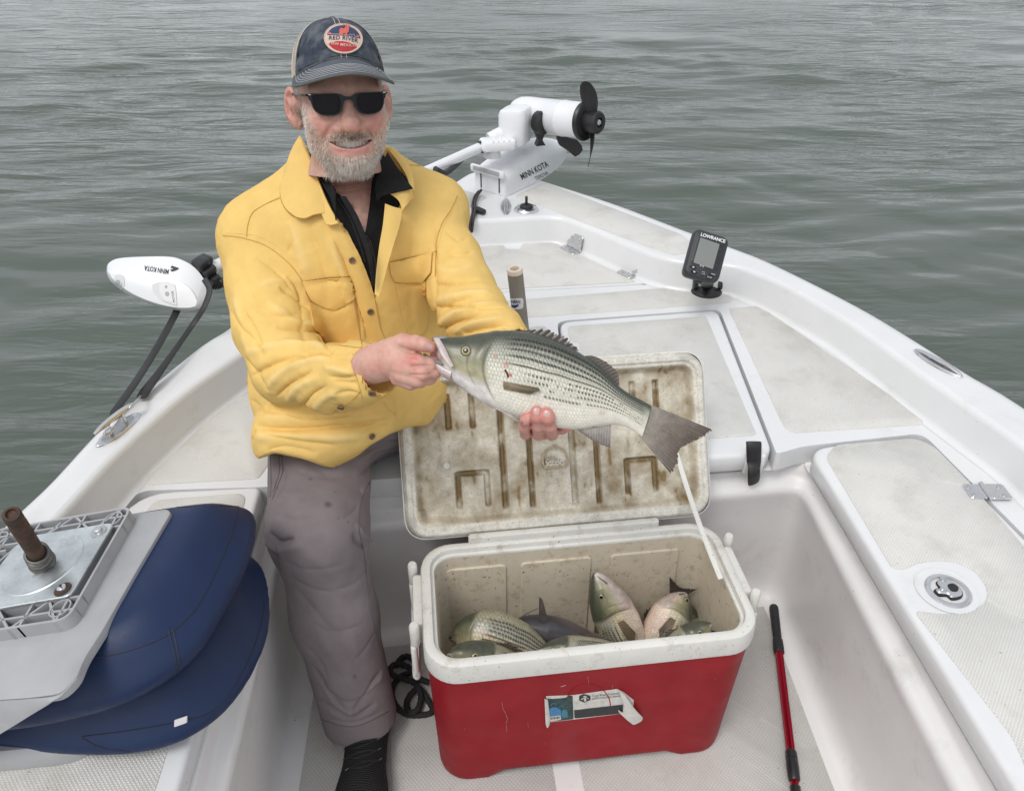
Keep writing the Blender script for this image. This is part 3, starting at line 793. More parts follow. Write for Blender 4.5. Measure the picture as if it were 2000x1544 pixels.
# embossed logo: an arch over a wave and the maker's word
logo_m = mat('logo_relief', (.40, .31, .2), .6, noise_amt=.3, noise_scale=160)
logo = empty('logo'); logo.parent = lid
LZ = -.0165; LC = np.array([-.004, .143])
def lidflat(name, V, F, m, z=LZ, parent=lid, at=LC):
    V = np.asarray(V, float); V = np.c_[V[:, 0] + at[0], V[:, 1] + at[1], V[:, 2] + z] if V.shape[1] == 3 else np.c_[V + at, np.full(len(V), z)]
    return obj(name, xf(V, LM), F, m, parent, smooth=False)
bpy.data.objects.remove(logo)
def arcband(r0, r1, a0, a1, n=22, sx=1.0, c=(0, 0)):
    a = np.radians(np.linspace(a0, a1, n)); o = np.c_[c[0] + r1 * sx * np.cos(a), c[1] + r1 * np.sin(a)]; i_ = np.c_[c[0] + r0 * sx * np.cos(a), c[1] + r0 * np.sin(a)]
    return np.vstack([o, i_[::-1]])
def flatpoly(P, h=.0012):
    V, F = prism(np.asarray(P), [(0, 0), (0, h)], bottom=False); return V, F
mbl = MB()
mbl.add(*flatpoly(arcband(.0245, .0285, -18, 198)))
mbl.add(*flatpoly([(-.0275, -.0085), (.0275, -.0085), (.0245, -.017), (-.0245, -.017)]))
mbl.add(*flatpoly(arcband(.0095, .014, 20, 180, c=(-.008, -.006))))
lidflat('logo', mbl.V, mbl.F, logo_m)
V, F = text_mesh('IGLOO', .0125, .0003, bold=.02); lidflat('lettering', np.c_[V[:, 0], V[:, 1] - .0075, V[:, 2] + .0016], F, wpl)
V, F = lathe([(.0068, 0), (.0068, .0015), (.0055, .0022)], 18); lidflat('plug', V, F, wpl, at=np.array([-.232, .148]), z=-.0178)
# bail handles
for s_ in (-1, 1):
    x0 = s_ * .318
    V, F = rbox(.020, .125, .055, .005); br = obj('handle_bracket', xf(V, Matrix.Translation((x0, .02, .362))), F, wpl, cooler)
    mbh = MB()
    for yy in (-.055, .095):
        V, F = lathe([(.0085, 0), (.0095, .002), (.0095, .05), (.0075, .054)], 14, (0, 0, 1), (x0 + s_ * .008, yy, .352)); mbh.add(V, F)
        V, F = rbox(.012, .024, .088, .004); mbh.add(xf(V, Matrix.Translation((x0 + s_ * .012, yy, .308))), F)
    V, F = rbox(.016, .174, .026, .006); mbh.add(xf(V, Matrix.Translation((x0 + s_ * .012, .02, .268))), F)
    mbh.obj('handle', wpl, cooler)
# peeled label on the front -------------------------------------------------
paper = mat('label_paper', (.62, .60, .56), .6, noise_amt=.12, noise_scale=70, dirt=(.3, .27, .23), dirt_scale=60, dirt_lo=.56, dirt_hi=.9, speck=(.06, .05, .05), speck_scale=260, speck_lo=.72)
ink_dark = mat('ink_dark', (.022, .024, .028), .5, noise_amt=.3, noise_scale=90, speck=(.5, .5, .48), speck_scale=300, speck_lo=.74)
ink_green = mat('ink_green', (.008, .030, .034), .5, noise_amt=.7, noise_scale=120, tint=(.03, .075, .07))
ink_blue = mat('ink_blue', (.045, .21, .42), .5, noise_amt=.2, noise_scale=80)
ink_cyan = mat('ink_cyan', (.035, .19, .25), .5, noise_amt=.3, noise_scale=80)
CMi = Matrix([list(r) for r in CM]).inverted()
def csheet(name, poly, m, parent=None, off=.0004, thick=.0004, step=5, crown=0, bend=None):
    V, F = sheet(cool_B, poly, off, thick, step, crown, bend)
    return obj(name, xf(V, CMi), F, m, parent or cooler, smooth=False)
lb = csheet('label', [(1066,1358),(1120,1356),(1205,1344),(1218,1350),(1238,1366),(1236,1384),(1215,1392),(1150,1400),(1072,1409)], paper)
csheet('print', [(1064,1362),(1080,1363),(1104,1361),(1112,1356),(1118,1357),(1120,1402),(1070,1408)], ink_green, lb, .0010)
csheet('print', [(1121,1385),(1216,1374),(1216,1391),(1122,1401)], ink_dark, lb, .0010)
csheet('print', [(1131,1357),(1140,1353),(1153,1357),(1153,1365),(1141,1370),(1131,1366)], ink_dark, lb, .0010, step=3)
for q in ([(1138,1358),(1142,1356),(1147,1358),(1143,1360)], [(1141,1360),(1144,1360),(1145,1367),(1140,1367)], [(1134,1363),(1140,1360),(1141,1361),(1136,1364)], [(1144,1360),(1145,1360),(1150,1362),(1149,1363)]):
    csheet('print', q, paper, lb, .0016, .0003, step=3)
def ell(cx, cy, rx, ry, n=16, a0=0, a1=360): a = np.radians(np.linspace(a0, a1, n, endpoint=(a1 - a0) != 360)); return [(cx + rx * math.cos(t), cy + ry * math.sin(t)) for t in a]
csheet('print', [(1073,1382),(1078,1379),(1088,1379),(1095,1384),(1097,1396),(1074,1401)], ink_blue, lb, .0016, step=4)
csheet('print', [(1097,1385),(1103,1382),(1108,1386),(1109,1398),(1098,1400)], ink_cyan, lb, .0016, step=4)
csheet('print', ell(1081, 1374, 5.5, 4), ink_cyan, lb, .0016, step=3); csheet('print', ell(1096, 1378, 4.5, 3.4), ink_cyan, lb, .0016, step=3)
csheet('print', ell(1081, 1374.5, 4.2, 2.9), ink_green, lb, .0021, step=3); csheet('print', ell(1096, 1378.4, 3.4, 2.5), ink_green, lb, .0021, step=3)
csheet('barcode', [(1073,1397),(1094,1394),(1096,1402),(1074,1406)], paper, lb, .0021, step=4)
for k in range(9): csheet('bar', [(1074.5+k*2.1,1397.5-k*.28),(1074.5+k*2.1+.9+.5*(k%3==0),1397.4-k*.28),(1075+k*2.1+.9+.5*(k%3==0),1402-k*.28),(1075+k*2.1,1402.2-k*.28)], ink_dark, lb, .0026, .0003, step=4)
def ctext(body, px, py, hpx, ang, m, off, **kw):
    """print lettering on the front of the cooler"""
    V, F = text_mesh(body, 1.0, 0.0, 'LEFT', **kw); ca, sa = math.cos(math.radians(ang)), math.sin(math.radians(ang)); out = []
    for v in V:
        x, y = v[0] * hpx, -v[1] * hpx; h_ = hit(cool_B, px + x * ca - y * sa, py + x * sa + y * ca); out.append(h_[0] + h_[1] * off)
    return obj('lettering', xf(np.array(out), CMi), F, m, lb, smooth=False)
ctext('Cool Riser Technology', 1156, 1357.5, 6.6, -6, ink_dark, .0012); ctext('performance by elevation', 1156, 1362.6, 6.0, -6, ink_dark, .0012)
# curled ends of the label
csheet('label_curl', [(1063,1361),(1069,1360),(1073,1390),(1074,1411),(1068,1416),(1065,1410)], paper, lb, .0012, .0004, 4, bend=lambda q: .004 * np.sin(np.clip((q[:, 0] - 1062) / 12, 0, 1) * 3.1))
csheet('label_curl', [(1208,1345),(1217,1348),(1254,1394),(1252,1399),(1234,1404),(1218,1394),(1208,1388),(1207,1384),(1215,1386),(1217,1370)], paper, lb, .0012, .0004, 4, bend=lambda q: .010 * np.sin(np.clip((q[:, 0] - 1207) / 48, 0, 1) * 2.6))
# embossed ring on the red front and pale scuffs
P = trace(cool_B, ell(1148, 1377, 44, 42, 40, 180, 360), 0.0); V, F = tube(P, .0014, 6); obj('embossed_ring', xf(V, CMi), F, red, cooler)
scuff = mat('scuff', (.55, .38, .36), .7)
for q in ([(988,1388),(990,1400),(988,1410),(991,1424)], ): pass
mbs = MB()
for pts in ([(980,1370),(983,1384),(988,1392)], [(988,1394),(991,1403),(988,1412)], [(989,1415),(990,1428)], [(1031,1410),(1032,1420)], [(1148,1320),(1150,1335)], [(985,1322),(1012,1318)], [(1024,1316),(1048,1313)], [(906,1421),(909,1424)], [(1196,1338),(1197,1341)], [(1424,1361),(1427,1362)], [(1095,1340),(1105,1337)]):
    P = trace(cool_B, pts, .0002, 5)
    if len(P) < 2: continue
    V, F = tube(P, rng.uniform(.0004, .0009), 5, flat=.4); mbs.add(xf(V, CMi), F)
tag(mbs.obj('scuff', scuff, cooler), kind='stuff')
# ================================================================== fish
M_fish = mat('fish_skin', attr=True, rough=.34, spec=.4, coat=.22, noise_amt=.10, noise_scale=120, bump=.08, bump_scale=420)
M_fin = mat('fish_fin', attr=True, rough=.42, spec=.5, coat=.2, noise_amt=.22, noise_scale=70, tint=None)
M_eye_gold = mat('fish_iris', (.55, .42, .12), .25, coat=1); M_eye_pale = mat('fish_iris_pale', (.34, .29, .17), .25, coat=1); M_eye_black = mat('fish_pupil', (.004, .005, .007), .08, coat=1)
M_eye_ring = mat('fish_eye_ring', (.10, .11, .11), .35)
def interp_rows(A, n):
    A = np.asarray(A, float); t = np.linspace(0, len(A) - 1, n)
    P = catmull(A, 24); tt = np.linspace(0, len(A) - 1, len(P)); return np.stack([np.interp(t, tt, P[:, k]) for k in range(A.shape[1])], 1)
def fish_body(C, Dz, Hh, Wd, Sd, ns, nt, colour, scale_n=62, scale_a=.0006, flat=.86):
    """loft of body sections; Sd = direction of the flank towards the viewer"""
    s = np.linspace(0, 1, ns); ph = np.linspace(0, 2 * math.pi, nt, endpoint=False)
    cz = np.cos(ph); sy = np.sign(np.sin(ph)) * np.abs(np.sin(ph)) ** flat
    Pz = C[:, None] + (Hh[:, None] * cz)[..., None] * Dz[:, None] + (Wd[:, None] * sy)[..., None] * Sd[:, None]
    T = (1 - cz) / 2 + 0 * s[:, None]; Sg = s[:, None] + 0 * ph
    # arc position around the section, for even scales
    col, disp = colour(Sg, T, np.sin(ph)[None] + 0 * Sg)
    cen = C[:, None]; N = nrm(Pz - cen)
    Pz = Pz + N * disp[..., None]
    V = Pz.reshape(-1, 3); F = []
    i, j = np.meshgrid(np.arange(ns - 1), np.arange(nt), indexing='ij'); j2 = (j + 1) % nt
    F = np.stack([i * nt + j, i * nt + j2, (i + 1) * nt + j2, (i + 1) * nt + j], -1).reshape(-1, 4)
    # end caps
    n = len(V); V = np.vstack([V, C[0], C[-1]]); colr = np.vstack([col.reshape(-1, 3), col[0, 0], col[-1, 0]])
    cap = [(n, b, a, a) for a, b in zip(range(nt), list(range(1, nt)) + [0])]
    capF = [(n, (a + 1) % nt, a) for a in range(nt)] + [(n + 1, (ns - 1) * nt + a, (ns - 1) * nt + (a + 1) % nt) for a in range(nt)]
    return V, [tuple(f) for f in F] + capF, colr
def bass_colour(L, W, h_head=.27, pale=0.0, seed=0, nsc=56, msc=22, warm=0.0):
    def f(S_, T, side):
        wob = noise(np.stack([S_ * 14, T * 6, side * .5], -1), 1.0, seed + 9, 2); U = S_ * nsc + .35 * wob; Vt = np.arccos(np.clip(1 - 2 * T, -1, 1)) / math.pi * msc + .25 * wob
        rw = np.floor(Vt); uu_ = (U + .5 * (rw % 2)) % 1 - .5; vv_ = Vt % 1 - .5                # staggered rows of overlapping scales
        lat = 1 - 2 * sstep(.30, .74, np.hypot(uu_ + .20, vv_ * 1.05))
        body = sstep(h_head - .02, h_head + .02, S_ + .03 * np.cos((T - .5) * 3))
        n = noise(np.stack([S_ * 9, T * 4, side * .7], -1), 1.0, seed, 3); n2 = noise(np.stack([S_ * 40, T * 16, side * .7], -1), 1.0, seed + 4, 2)
        back = lerp(np.array([.055, .060, .044]), np.array([.27, .25, .17]), pale); mid = np.array([.32, .32, .26]) ; flank = np.array([.56, .54, .45]); belly = lerp(np.array([.70, .665, .58]), np.array([.66, .56, .46]), pale); flank = lerp(flank, np.array([.56, .50, .36]), pale)
        t = T + .03 * n
        c = lerp(back, mid, sstep(.05, .30, t)[..., None]); c = lerp(c, flank, sstep(.26, .52, t)[..., None]); c = lerp(c, belly, sstep(.58, .84, t)[..., None])
        # scale pattern: pale centres, dark edges
        sc = (1 + (.22 * np.clip(lat, 0, 1) - .40 * np.clip(-lat, 0, 1)) * body * (1 - .62 * sstep(.40, .75, t) * (1 - pale * .5)) * (1 + .6 * n2))
        c = c * sc[..., None]
        # rows of dark dashes along the flank
        for k, (tk, st) in enumerate(((.105, 1.0), (.170, 1.0), (.238, 1.05), (.308, 1.05), (.392, 1.2), (.470, 1.0), (.545, .95), (.615, .85), (.685, .7))):
            tk2 = tk + .010 * np.sin(S_ * 7 + k) + .006 * n + (.03 * sstep(.75, 1, S_) * (.5 - tk))
            w = (.0155 if k < 4 else .0135) if k != 4 else .0075
            d = np.exp(-((T - tk2) / w) ** 2)
            q_ = np.abs((U + .5 * (k % 2)) % 1 - .5)
            dash = (1 - .75 * sstep(.30, .46, q_)) * (1 + .25 * n2) if k < 4 else (1 - sstep(.24, .40, q_ - .06 * n2)) if k != 4 else 1.0
            end = sstep(h_head + .02 + .05 * (k > 4) + .10 * (k > 6), h_head + .10 + .08 * (k > 4), S_) * sstep(.985, .93, S_)
            brk = sstep(-.75, -.2, n2 + n) if k > 4 else 1.0
            c = lerp(c, np.array([.010, .012, .010]), np.clip(1.25 * d * dash * end * st * brk, 0, .95)[..., None])
        # head: olive crown, brassy cheek, white jaw
        hc = lerp(np.array([.060, .066, .045]), np.array([.20, .195, .115]), sstep(.12, .42, t)[..., None]); hc = lerp(hc, np.array([.34, .31, .19]), sstep(.42, .64, t)[..., None]); hc = lerp(hc, lerp(np.array([.68, .64, .61]), np.array([.40, .335, .30]), pale), sstep(.62, .80, t)[..., None])
        hc = lerp(hc, np.array([.55, .50, .48]), (sstep(.06, .0, S_) * sstep(.2, .4, t))[..., None])
        hc = hc * (1 + .18 * n2 + .12 * n)[..., None]
        c = lerp(hc, c, body[..., None])
        # gill cover edges
        g = np.exp(-((S_ + .055 * np.cos((T - .52) * 3.4) - h_head - .012) / .0045) ** 2) * sstep(.1, .25, T) * sstep(.95, .8, T)
        g2 = np.exp(-((S_ + .05 * np.cos((T - .5) * 3.6) - h_head + .055) / .004) ** 2) * sstep(.25, .35, T) * sstep(.85, .75, T)
        c = lerp(c, np.array([.09, .075, .065]), np.clip(g * .62 + g2 * .40, 0, .85)[..., None])
        # a few red scrapes
        for (a_, b_, r_, st) in ((.345, .42, .012, .55), (.36, .53, .008, 1.0), (.305, .33, .008, .8), (.86, .55, .010, .5), (.70, .80, .014, .35)):
            q = np.exp(-(((S_ - a_) / r_) ** 2 + ((T - b_) / (r_ * 2.6)) ** 2) ** 1.5); c = lerp(c, np.array([.42, .09, .07]), np.clip(q * st * (1 + .5 * n2), 0, .9)[..., None])
        c = lerp(c, np.array([.62, .40, .34]), (warm * sstep(.55, .8, t) * sstep(-.3, .5, n))[..., None])
        disp = (.00045 if nsc < 60 else .00028) * lat * body * (1 + .5 * wob) - .0012 * g - .0006 * g2 + .0012 * np.exp(-((S_ + .055 * np.cos((T - .52) * 3.4) - h_head + .012) / .02) ** 2)
        return np.clip(c, .003, .9), disp
    return f
def fin(base, tip, n=26, m=10, ray=.0006, thick=.0007, base_c=(.10, .085, .07), tip_c=(.05, .04, .036), notch=0.0, facing=None, parent=None, name='fin', seed=1, nrays=14, pale=0.0):
    """fin web between a base line and a tip line, ribbed by its rays"""
    B_ = resample(catmull(base, 8) if len(base) > 2 else base, n); T_ = resample(catmull(tip, 8) if len(tip) > 2 else tip, n)
    u = np.linspace(0, 1, m)[None, :, None]; P = B_[:, None] * (1 - u) + T_[:, None] * u
    q = np.random.default_rng(seed); rag = q.uniform(-1, 1, n) * notch; P = P + (T_ - B_)[:, None] * (rag[:, None, None] * u ** 3)
    a = np.gradient(P, axis=0); b = np.gradient(P, axis=1); N = nrm(np.cross(a, b).sum((0, 1)))
    if facing is not None and np.dot(N, facing) < 0: N = -N
    k = np.linspace(0, 1, n)[:, None]; rr = np.cos(k * nrays * 2 * math.pi) * (u[0, :, 0][None] * .8 + .2)
    P = P + (N * ray) * rr[..., None]
    top = (P + N * thick / 2).reshape(-1, 3); bot = (P - N * thick / 2).reshape(-1, 3)
    F = []; nm = n * m
    for i in range(n - 1):
        for j in range(m - 1):
            f = (i * m + j, (i + 1) * m + j, (i + 1) * m + j + 1, i * m + j + 1); F.append(f); F.append(tuple(x + nm for x in f[::-1]))
    rimp = [i * m for i in range(n)] + [(n - 1) * m + j for j in range(1, m)] + [i * m + m - 1 for i in range(n - 2, -1, -1)] + [j for j in range(m - 2, 0, -1)]
    for x, y in zip(rimp, rimp[1:] + rimp[:1]): F.append((y, x, x + nm, y + nm))
    shade = lerp(np.array(base_c), np.array(tip_c), u[0, :, :][None].repeat(n, 0)); shade = shade * (1 + .45 * rr + .15 * q.uniform(-1, 1, (n, m)))[..., None]
    c = np.clip(shade.reshape(-1, 3), .004, .8); 
    return obj(name, np.vstack([top, bot]), F, M_fin, parent, smooth=True, sharp=60, col=np.vstack([c, c]))
def eye(parent, P, N, r, iris=None):
    """bulging eye: dark socket ring, iris and pupil"""
    V, F = lathe([(r * 1.45, -.3 * r), (r * 1.35, .05 * r), (r * 1.1, .22 * r), (r * .95, .1 * r)], 20, N, P); e = obj('eye', V, F, M_eye_ring, parent)
    V, F = lathe([(r * 1.0, -.2 * r), (r * 1.0, .18 * r), (r * .8, .34 * r), (r * .5, .42 * r), (.0, .45 * r)], 20, N, P); obj('iris', V, F, iris or M_eye_gold, e)
    V, F = lathe([(r * .70, .36 * r), (r * .68, .43 * r), (r * .42, .5 * r), (0, .53 * r)], 20, N, P); obj('pupil', V, F, M_eye_black, e)
    return e
# ---- the fish he holds --------------------------------------------------
FD = 1.20
tops = [(850,664),(862,660),(880,658),(905,656.5),(935,651),(965,647.5),(992,646),(1020,647),(1050,653),(1080,663),(1110,677),(1140,694),(1170,716),(1195,741),(1215,759),(1235,772),(1254,782),(1272,793)]
bots = [(866,706),(868,722),(886,744),(908,762),(938,783),(966,796),(998,809),(1030,821),(1064,831),(1097,836),(1125,838),(1152,834),(1178,830),(1202,829),(1222,833),(1236,840),(1246,847),(1254,852)]
wid = [12,20,27,32,37,41,43,44,44,42,39,34,28,23,18,14,10,7]
NS = 580
TPW = interp_rows(np.array([onD(x, y, FD) for x, y in tops]), NS); BTW = interp_rows(np.array([onD(x, y, FD) for x, y in bots]), NS)
WDW = interp_rows(np.array(wid, float)[:, None], NS)[:, 0] * FD / FPX
Cf = (TPW + BTW) / 2; Hf = np.linalg.norm(TPW - BTW, axis=1) / 2; Df = nrm(TPW - BTW)
VIEW = nrm(-ray(1080, 760)); Sf = np.tile(VIEW, (NS, 1)); Sf = nrm(Sf - Df * np.sum(Sf * Df, 1)[:, None])
held = empty('striped_bass'); held.location = onD(1000, 740, FD + .02); tag(held, 'large striped bass held out in both hands above the cooler', 'fish')
hinv = Matrix.Translation(-held.location)
def hp(o): o.parent = held; o.matrix_parent_inverse = hinv; return o
V, F, c = fish_body(Cf, Df, Hf, WDW, Sf, NS, 430, bass_colour(.5, .1, .30, nsc=74, msc=29))
hb = hp(obj('body', V, F, M_fish, None, sharp=80, col=c)); fishB = bvh(V, F)
def fpt(px, py, off=0.0):
    h_ = hit(fishB, px, py); return (h_[0] + h_[1] * off) if h_ else onD(px, py, FD)
def fD(px, py, dd=0.0): return onD(px, py, FD + dd)
h_ = hit(fishB, 910, 685); e = eye(None, h_[0], nrm(h_[1] * .6 + VIEW * .4), .0062); hp(e)
e.children[0].parent = e
# mouth: pale gape, upper lip bone and lower jaw
mw = mat('fish_mouth', (.55, .46, .44), .35, coat=.4, noise_amt=.12, noise_scale=120); mp_ = mat('fish_gape', (.50, .40, .36), .4, coat=.3); mg = mat('fish_lip_grey', (.20, .19, .19), .35, coat=.4, noise_amt=.3, noise_scale=160)
V, F = tube(catmull([fD(848, 661, .004), fD(853, 663, -.012), fD(861, 676, -.021), fD(870, 695, -.026), fD(883, 716, -.030)], 8), np.interp(np.linspace(0, 1, 33), [0, .3, .7, 1], [.0035, .0045, .0055, .003]), 10, flat=.6); hp(obj('upper_jaw', V, F, mw, None))
V, F = tube(catmull([fD(846, 662, .0), fD(850, 661, -.004), fD(862, 660, -.006), fD(874, 660, -.004)], 6), [.003]*19, 8); hp(obj('snout', V, F, mg, None))
rows = []
for (x, y, w, hgt, d) in ((827, 693, 5, 4, 0), (832, 697, 10, 6, 0), (842, 703, 13, 8, 0), (855, 712, 18, 12, 0), (868, 722, 22, 16, 0), (884, 730, 26, 18, 0)):
    c0 = fD(x, y, d); a = np.linspace(0, 2 * math.pi, 24, endpoint=False); k = FD / FPX
    dn = nrm(fD(x - 3, y + 8) - fD(x, y)); rows.append(c0 + (np.sin(a)[:, None] * w * k) * VIEW + (np.cos(a)[:, None] * hgt * k * .8) * dn)
V, F = loft(rows); hp(obj('lower_jaw', V, F, mw, None))
V, F = tube(catmull([fD(829, 693, -.001), fD(838, 698, -.010), fD(850, 705, -.014), (fD(864, 711, -.018))], 6), np.linspace(.0032, .0022, 19), 8); hp(obj('lip', V, F, mg, None))
rows = []
for (x, y, w, hgt) in ((851, 676, 3, 9), (856, 682, 12, 13), (866, 692, 17, 17), (880, 700, 20, 16)):
    c0 = fD(x, y, 0); a = np.linspace(0, 2 * math.pi, 20, endpoint=False); k = FD / FPX; dn = nrm(fD(x - 3, y + 8) - fD(x, y)); rows.append(c0 + (np.sin(a)[:, None] * w * k) * VIEW + (np.cos(a)[:, None] * hgt * k) * dn)
V, F = loft(rows); hp(obj('gape', V, F, mp_, None))
# fins
fk = dict(facing=VIEW)
def hfin(base, tip, name, db=0.0, dt=0.0, **kw): return hp(fin([fD(*q, db) for q in base], [fD(*q, dt) for q in tip], name=name, **fk, **kw))
hfin([(1262,786),(1263,800),(1260,820),(1254,838),(1246,848)], [(1392,839),(1362,858),(1328,876),(1322,905),(1309,924)], 'tail_fin', n=90, m=26, nrays=26, ray=.0007, base_c=(.27, .24, .20), tip_c=(.11, .085, .07), notch=.03, seed=3)
hfin([(1018,648),(1045,652),(1075,661),(1100,672),(1128,686)], [(1030,645),(1050,643),(1085,651),(1112,666),(1132,684)], 'dorsal_fin', n=40, m=6, nrays=9, ray=.0012, base_c=(.05, .042, .034), tip_c=(.075, .055, .042), notch=.35, seed=5)
hfin([(1142,695),(1160,708),(1180,726),(1198,744),(1208,754)], [(1156,694),(1176,702),(1196,716),(1207,730),(1210,752)], 'dorsal_fin', n=40, m=10, nrays=12, base_c=(.05, .042, .034), tip_c=(.085, .068, .048), notch=.06, seed=6)
hfin([(1126,838),(1150,836),(1172,832),(1194,829)], [(1130,841),(1155,858),(1178,870),(1192,875)], 'anal_fin', n=40, m=12, nrays=13, base_c=(.34, .31, .28), tip_c=(.11, .09, .085), notch=.04, seed=7)
base = [fpt(983, 744, .001), fpt(983, 752, .001), fpt(984, 760, .001)]; tipp = [fpt(1049, 757, .005), fpt(1054, 761, .006), fpt(1050, 764, .006), fpt(1036, 769, .004)]
hp(fin(base, tipp, n=30, m=14, nrays=10, ray=.0005, base_c=(.20, .145, .08), tip_c=(.15, .115, .07), notch=.03, name='pectoral_fin', facing=VIEW))
hfin([(968,797),(985,805),(1000,811)], [(1021,824),(1020,827),(1012,824)], 'pelvic_fin', db=-.03, dt=-.034, n=24, m=10, nrays=6, base_c=(.5, .46, .43), tip_c=(.12, .10, .10))
V, F = tube(trace(fishB, [(986,722),(990,729),(992,736)], .0005), [.0016]*13, 6); hp(obj('gill_slit', V, F, mat('blood', (.09, .004, .006), .3), None))

# ---- the catch in the cooler ----------------------------------------------
Minv = np.linalg.inv(CM)
def cy(px, py, yl):
    """point on the sight line where the cooler's own depth is yl"""
    a = xf([EYE], Minv)[0]; b = xf([EYE + ray(px, py)], Minv)[0]; t = (yl - a[1]) / (b[1] - a[1]); q = a + (b - a) * t
    return xf([q], CM)[0]
def catch(name, lab, snout, mid, tail, dorsal, hh, ww, seed, tailfin=True, pect=True, dors=True, iris=None, L_=None, cat='fish', colour=None, roll=None, head=.27, eyepos=(.115, .34), group='fish piled in the cooler', warm=.2, ns=190, mat_=None, tail_len=.06):
    sp = catmull([snout, mid, tail], 30); sp = resample(sp, ns); s = np.linspace(0, 1, ns)
    T = nrm(np.gradient(sp, axis=0)); Dv = np.tile(np.asarray(dorsal, float), (ns, 1)); Dv = nrm(Dv - T * np.sum(Dv * T, 1)[:, None]); Sv = np.cross(T, Dv); 
    if np.dot(Sv.mean(0), nrm(EYE - sp.mean(0))) < 0: Sv = -Sv
    if roll:                                  # turn the flank towards or away from the viewer
        a = math.radians(roll); Dv, Sv = Dv * math.cos(a) + Sv * math.sin(a), Sv * math.cos(a) - Dv * math.sin(a)
    pr = np.interp(s, [0, .015, .04, .1, .2, .3, .45, .6, .75, .88, .95, 1], [.06, .20, .32, .55, .80, .94, 1.0, .92, .68, .40, .30, .30]); pr = np.convolve(np.pad(pr, 4, 'edge'), np.ones(9) / 9, 'valid')
    Wp = np.interp(s, [0, .03, .1, .25, .5, .75, .9, 1], [.10, .3, .62, .95, 1, .6, .26, .15])
    Lm = np.linalg.norm(np.diff(sp, axis=0), axis=1).sum()
    V, F, c = fish_body(sp, Dv, hh * pr, ww * Wp, Sv, ns, 120, colour or bass_colour(Lm, hh, head, seed=seed, nsc=46, msc=18, warm=warm, pale=1.0))
    root = empty(name); root.location = sp[ns // 2]; tag(root, lab, cat, group); inv = Matrix.Translation(-root.location)
    def p_(o): o.parent = root; o.matrix_parent_inverse = inv; return o
    p_(obj('body', V, F, mat_ or M_fish, None, sharp=80, col=c))
    i = int(eyepos[0] * ns); tz = 1 - 2 * eyepos[1]; ep = sp[i] + Dv[i] * hh * pr[i] * tz + Sv[i] * ww * Wp[i] * math.sqrt(1 - tz * tz) ** .86
    en = nrm(Dv[i] * tz / hh + Sv[i] * math.sqrt(1 - tz * tz) / ww); p_(eye(None, ep - en * .0005, en, .0052 if cat == 'fish' and name != 'catfish' else .004, iris or M_eye_pale))
    # mouth line
    V, F = tube(np.array([sp[2] + Sv[2] * ww * .12 - Dv[2] * hh * .02, sp[int(.05*ns)] + Sv[int(.05*ns)] * ww * Wp[int(.05*ns)] * .98 - Dv[int(.05*ns)] * hh * .16, sp[int(.085*ns)] + Sv[int(.085*ns)] * ww * Wp[int(.085*ns)] * .96 - Dv[int(.085*ns)] * hh * .30]), .0014, 6); p_(obj('mouth', V, F, M_eye_ring, None))
    if tailfin:
        e_, t_, d_ = sp[-1], T[-1], Dv[-1]; k = hh
        p_(fin([e_ + d_ * k * .28, e_ - t_ * .002, e_ - d_ * k * .28], [e_ + t_ * tail_len + d_ * k * 1.05, e_ + t_ * tail_len * .72, e_ + t_ * tail_len - d_ * k * 1.05], n=50, m=14, nrays=18, base_c=(.085, .065, .055), tip_c=(.045, .034, .03), notch=.04, name='tail_fin', facing=Sv[-1], seed=seed))
    if pect:
        i = int((head + .03) * ns); b0 = sp[i] + Sv[i] * ww * Wp[i] * 1.0 - Dv[i] * hh * .12; 
        p_(fin([b0 + Dv[i] * .007, b0, b0 - Dv[i] * .007], [b0 + T[i] * .040 + Sv[i] * .008 + Dv[i] * .004, b0 + T[i] * .046 + Sv[i] * .008 - Dv[i] * .008, b0 + T[i] * .034 + Sv[i] * .006 - Dv[i] * .018], n=24, m=8, nrays=9, base_c=(.17, .125, .08), tip_c=(.10, .075, .05), name='pectoral_fin', facing=Sv[i], seed=seed))
    if dors:
        idx = [int(x * ns) for x in (.36, .45, .55, .66)]; bl = [sp[i] + Dv[i] * hh * pr[i] * .98 for i in idx]
        p_(fin(bl, [b + Dv[i] * hh * q + T[i] * .012 for b, i, q in zip(bl, idx, (.12, .30, .25, .05))], n=30, m=5, nrays=8, ray=.001, base_c=(.06, .05, .04), tip_c=(.09, .07, .05), notch=.3, name='dorsal_fin', facing=Sv[idx[1]], seed=seed))
    return root
UPW = np.array([0, 0, 1.0])
def imgdir(dx, dy): return nrm(onD(1100 + dx, 1200 + dy, 1.3) - onD(1100, 1200, 1.3))
catch('bass', 'plump striped bass lying against the left wall of the cooler', cy(880,1246,.02), cy(960,1240,.0), cy(1092,1296,-.03), imgdir(.75,-1), .050, .038, 11, warm=.8, eyepos=(.03,.5), dors=False)
catch('bass', 'bass in the front left corner of the cooler, yellow eye above the rim', cy(873,1276,-.080), cy(940,1284,-.078), cy(1060,1330,-.075), imgdir(.2,-1), .034, .030, 12, iris=M_eye_gold, eyepos=(.20,.36), head=.36)
catch('bass', 'slim tan bass lying along the front rim of the cooler', cy(1052,1268,-.080), cy(1125,1266,-.078), cy(1250,1280,-.08), imgdir(0,-1), .025, .022, 13, eyepos=(.13,.42), warm=.9)
catch('bass', 'plump bass propped upright against the back wall of the cooler', cy(1162,1119,.085), cy(1200,1200,.045), cy(1262,1330,-.02), imgdir(-1,.45), .047, .036, 14, eyepos=(.15,.36), head=.34)
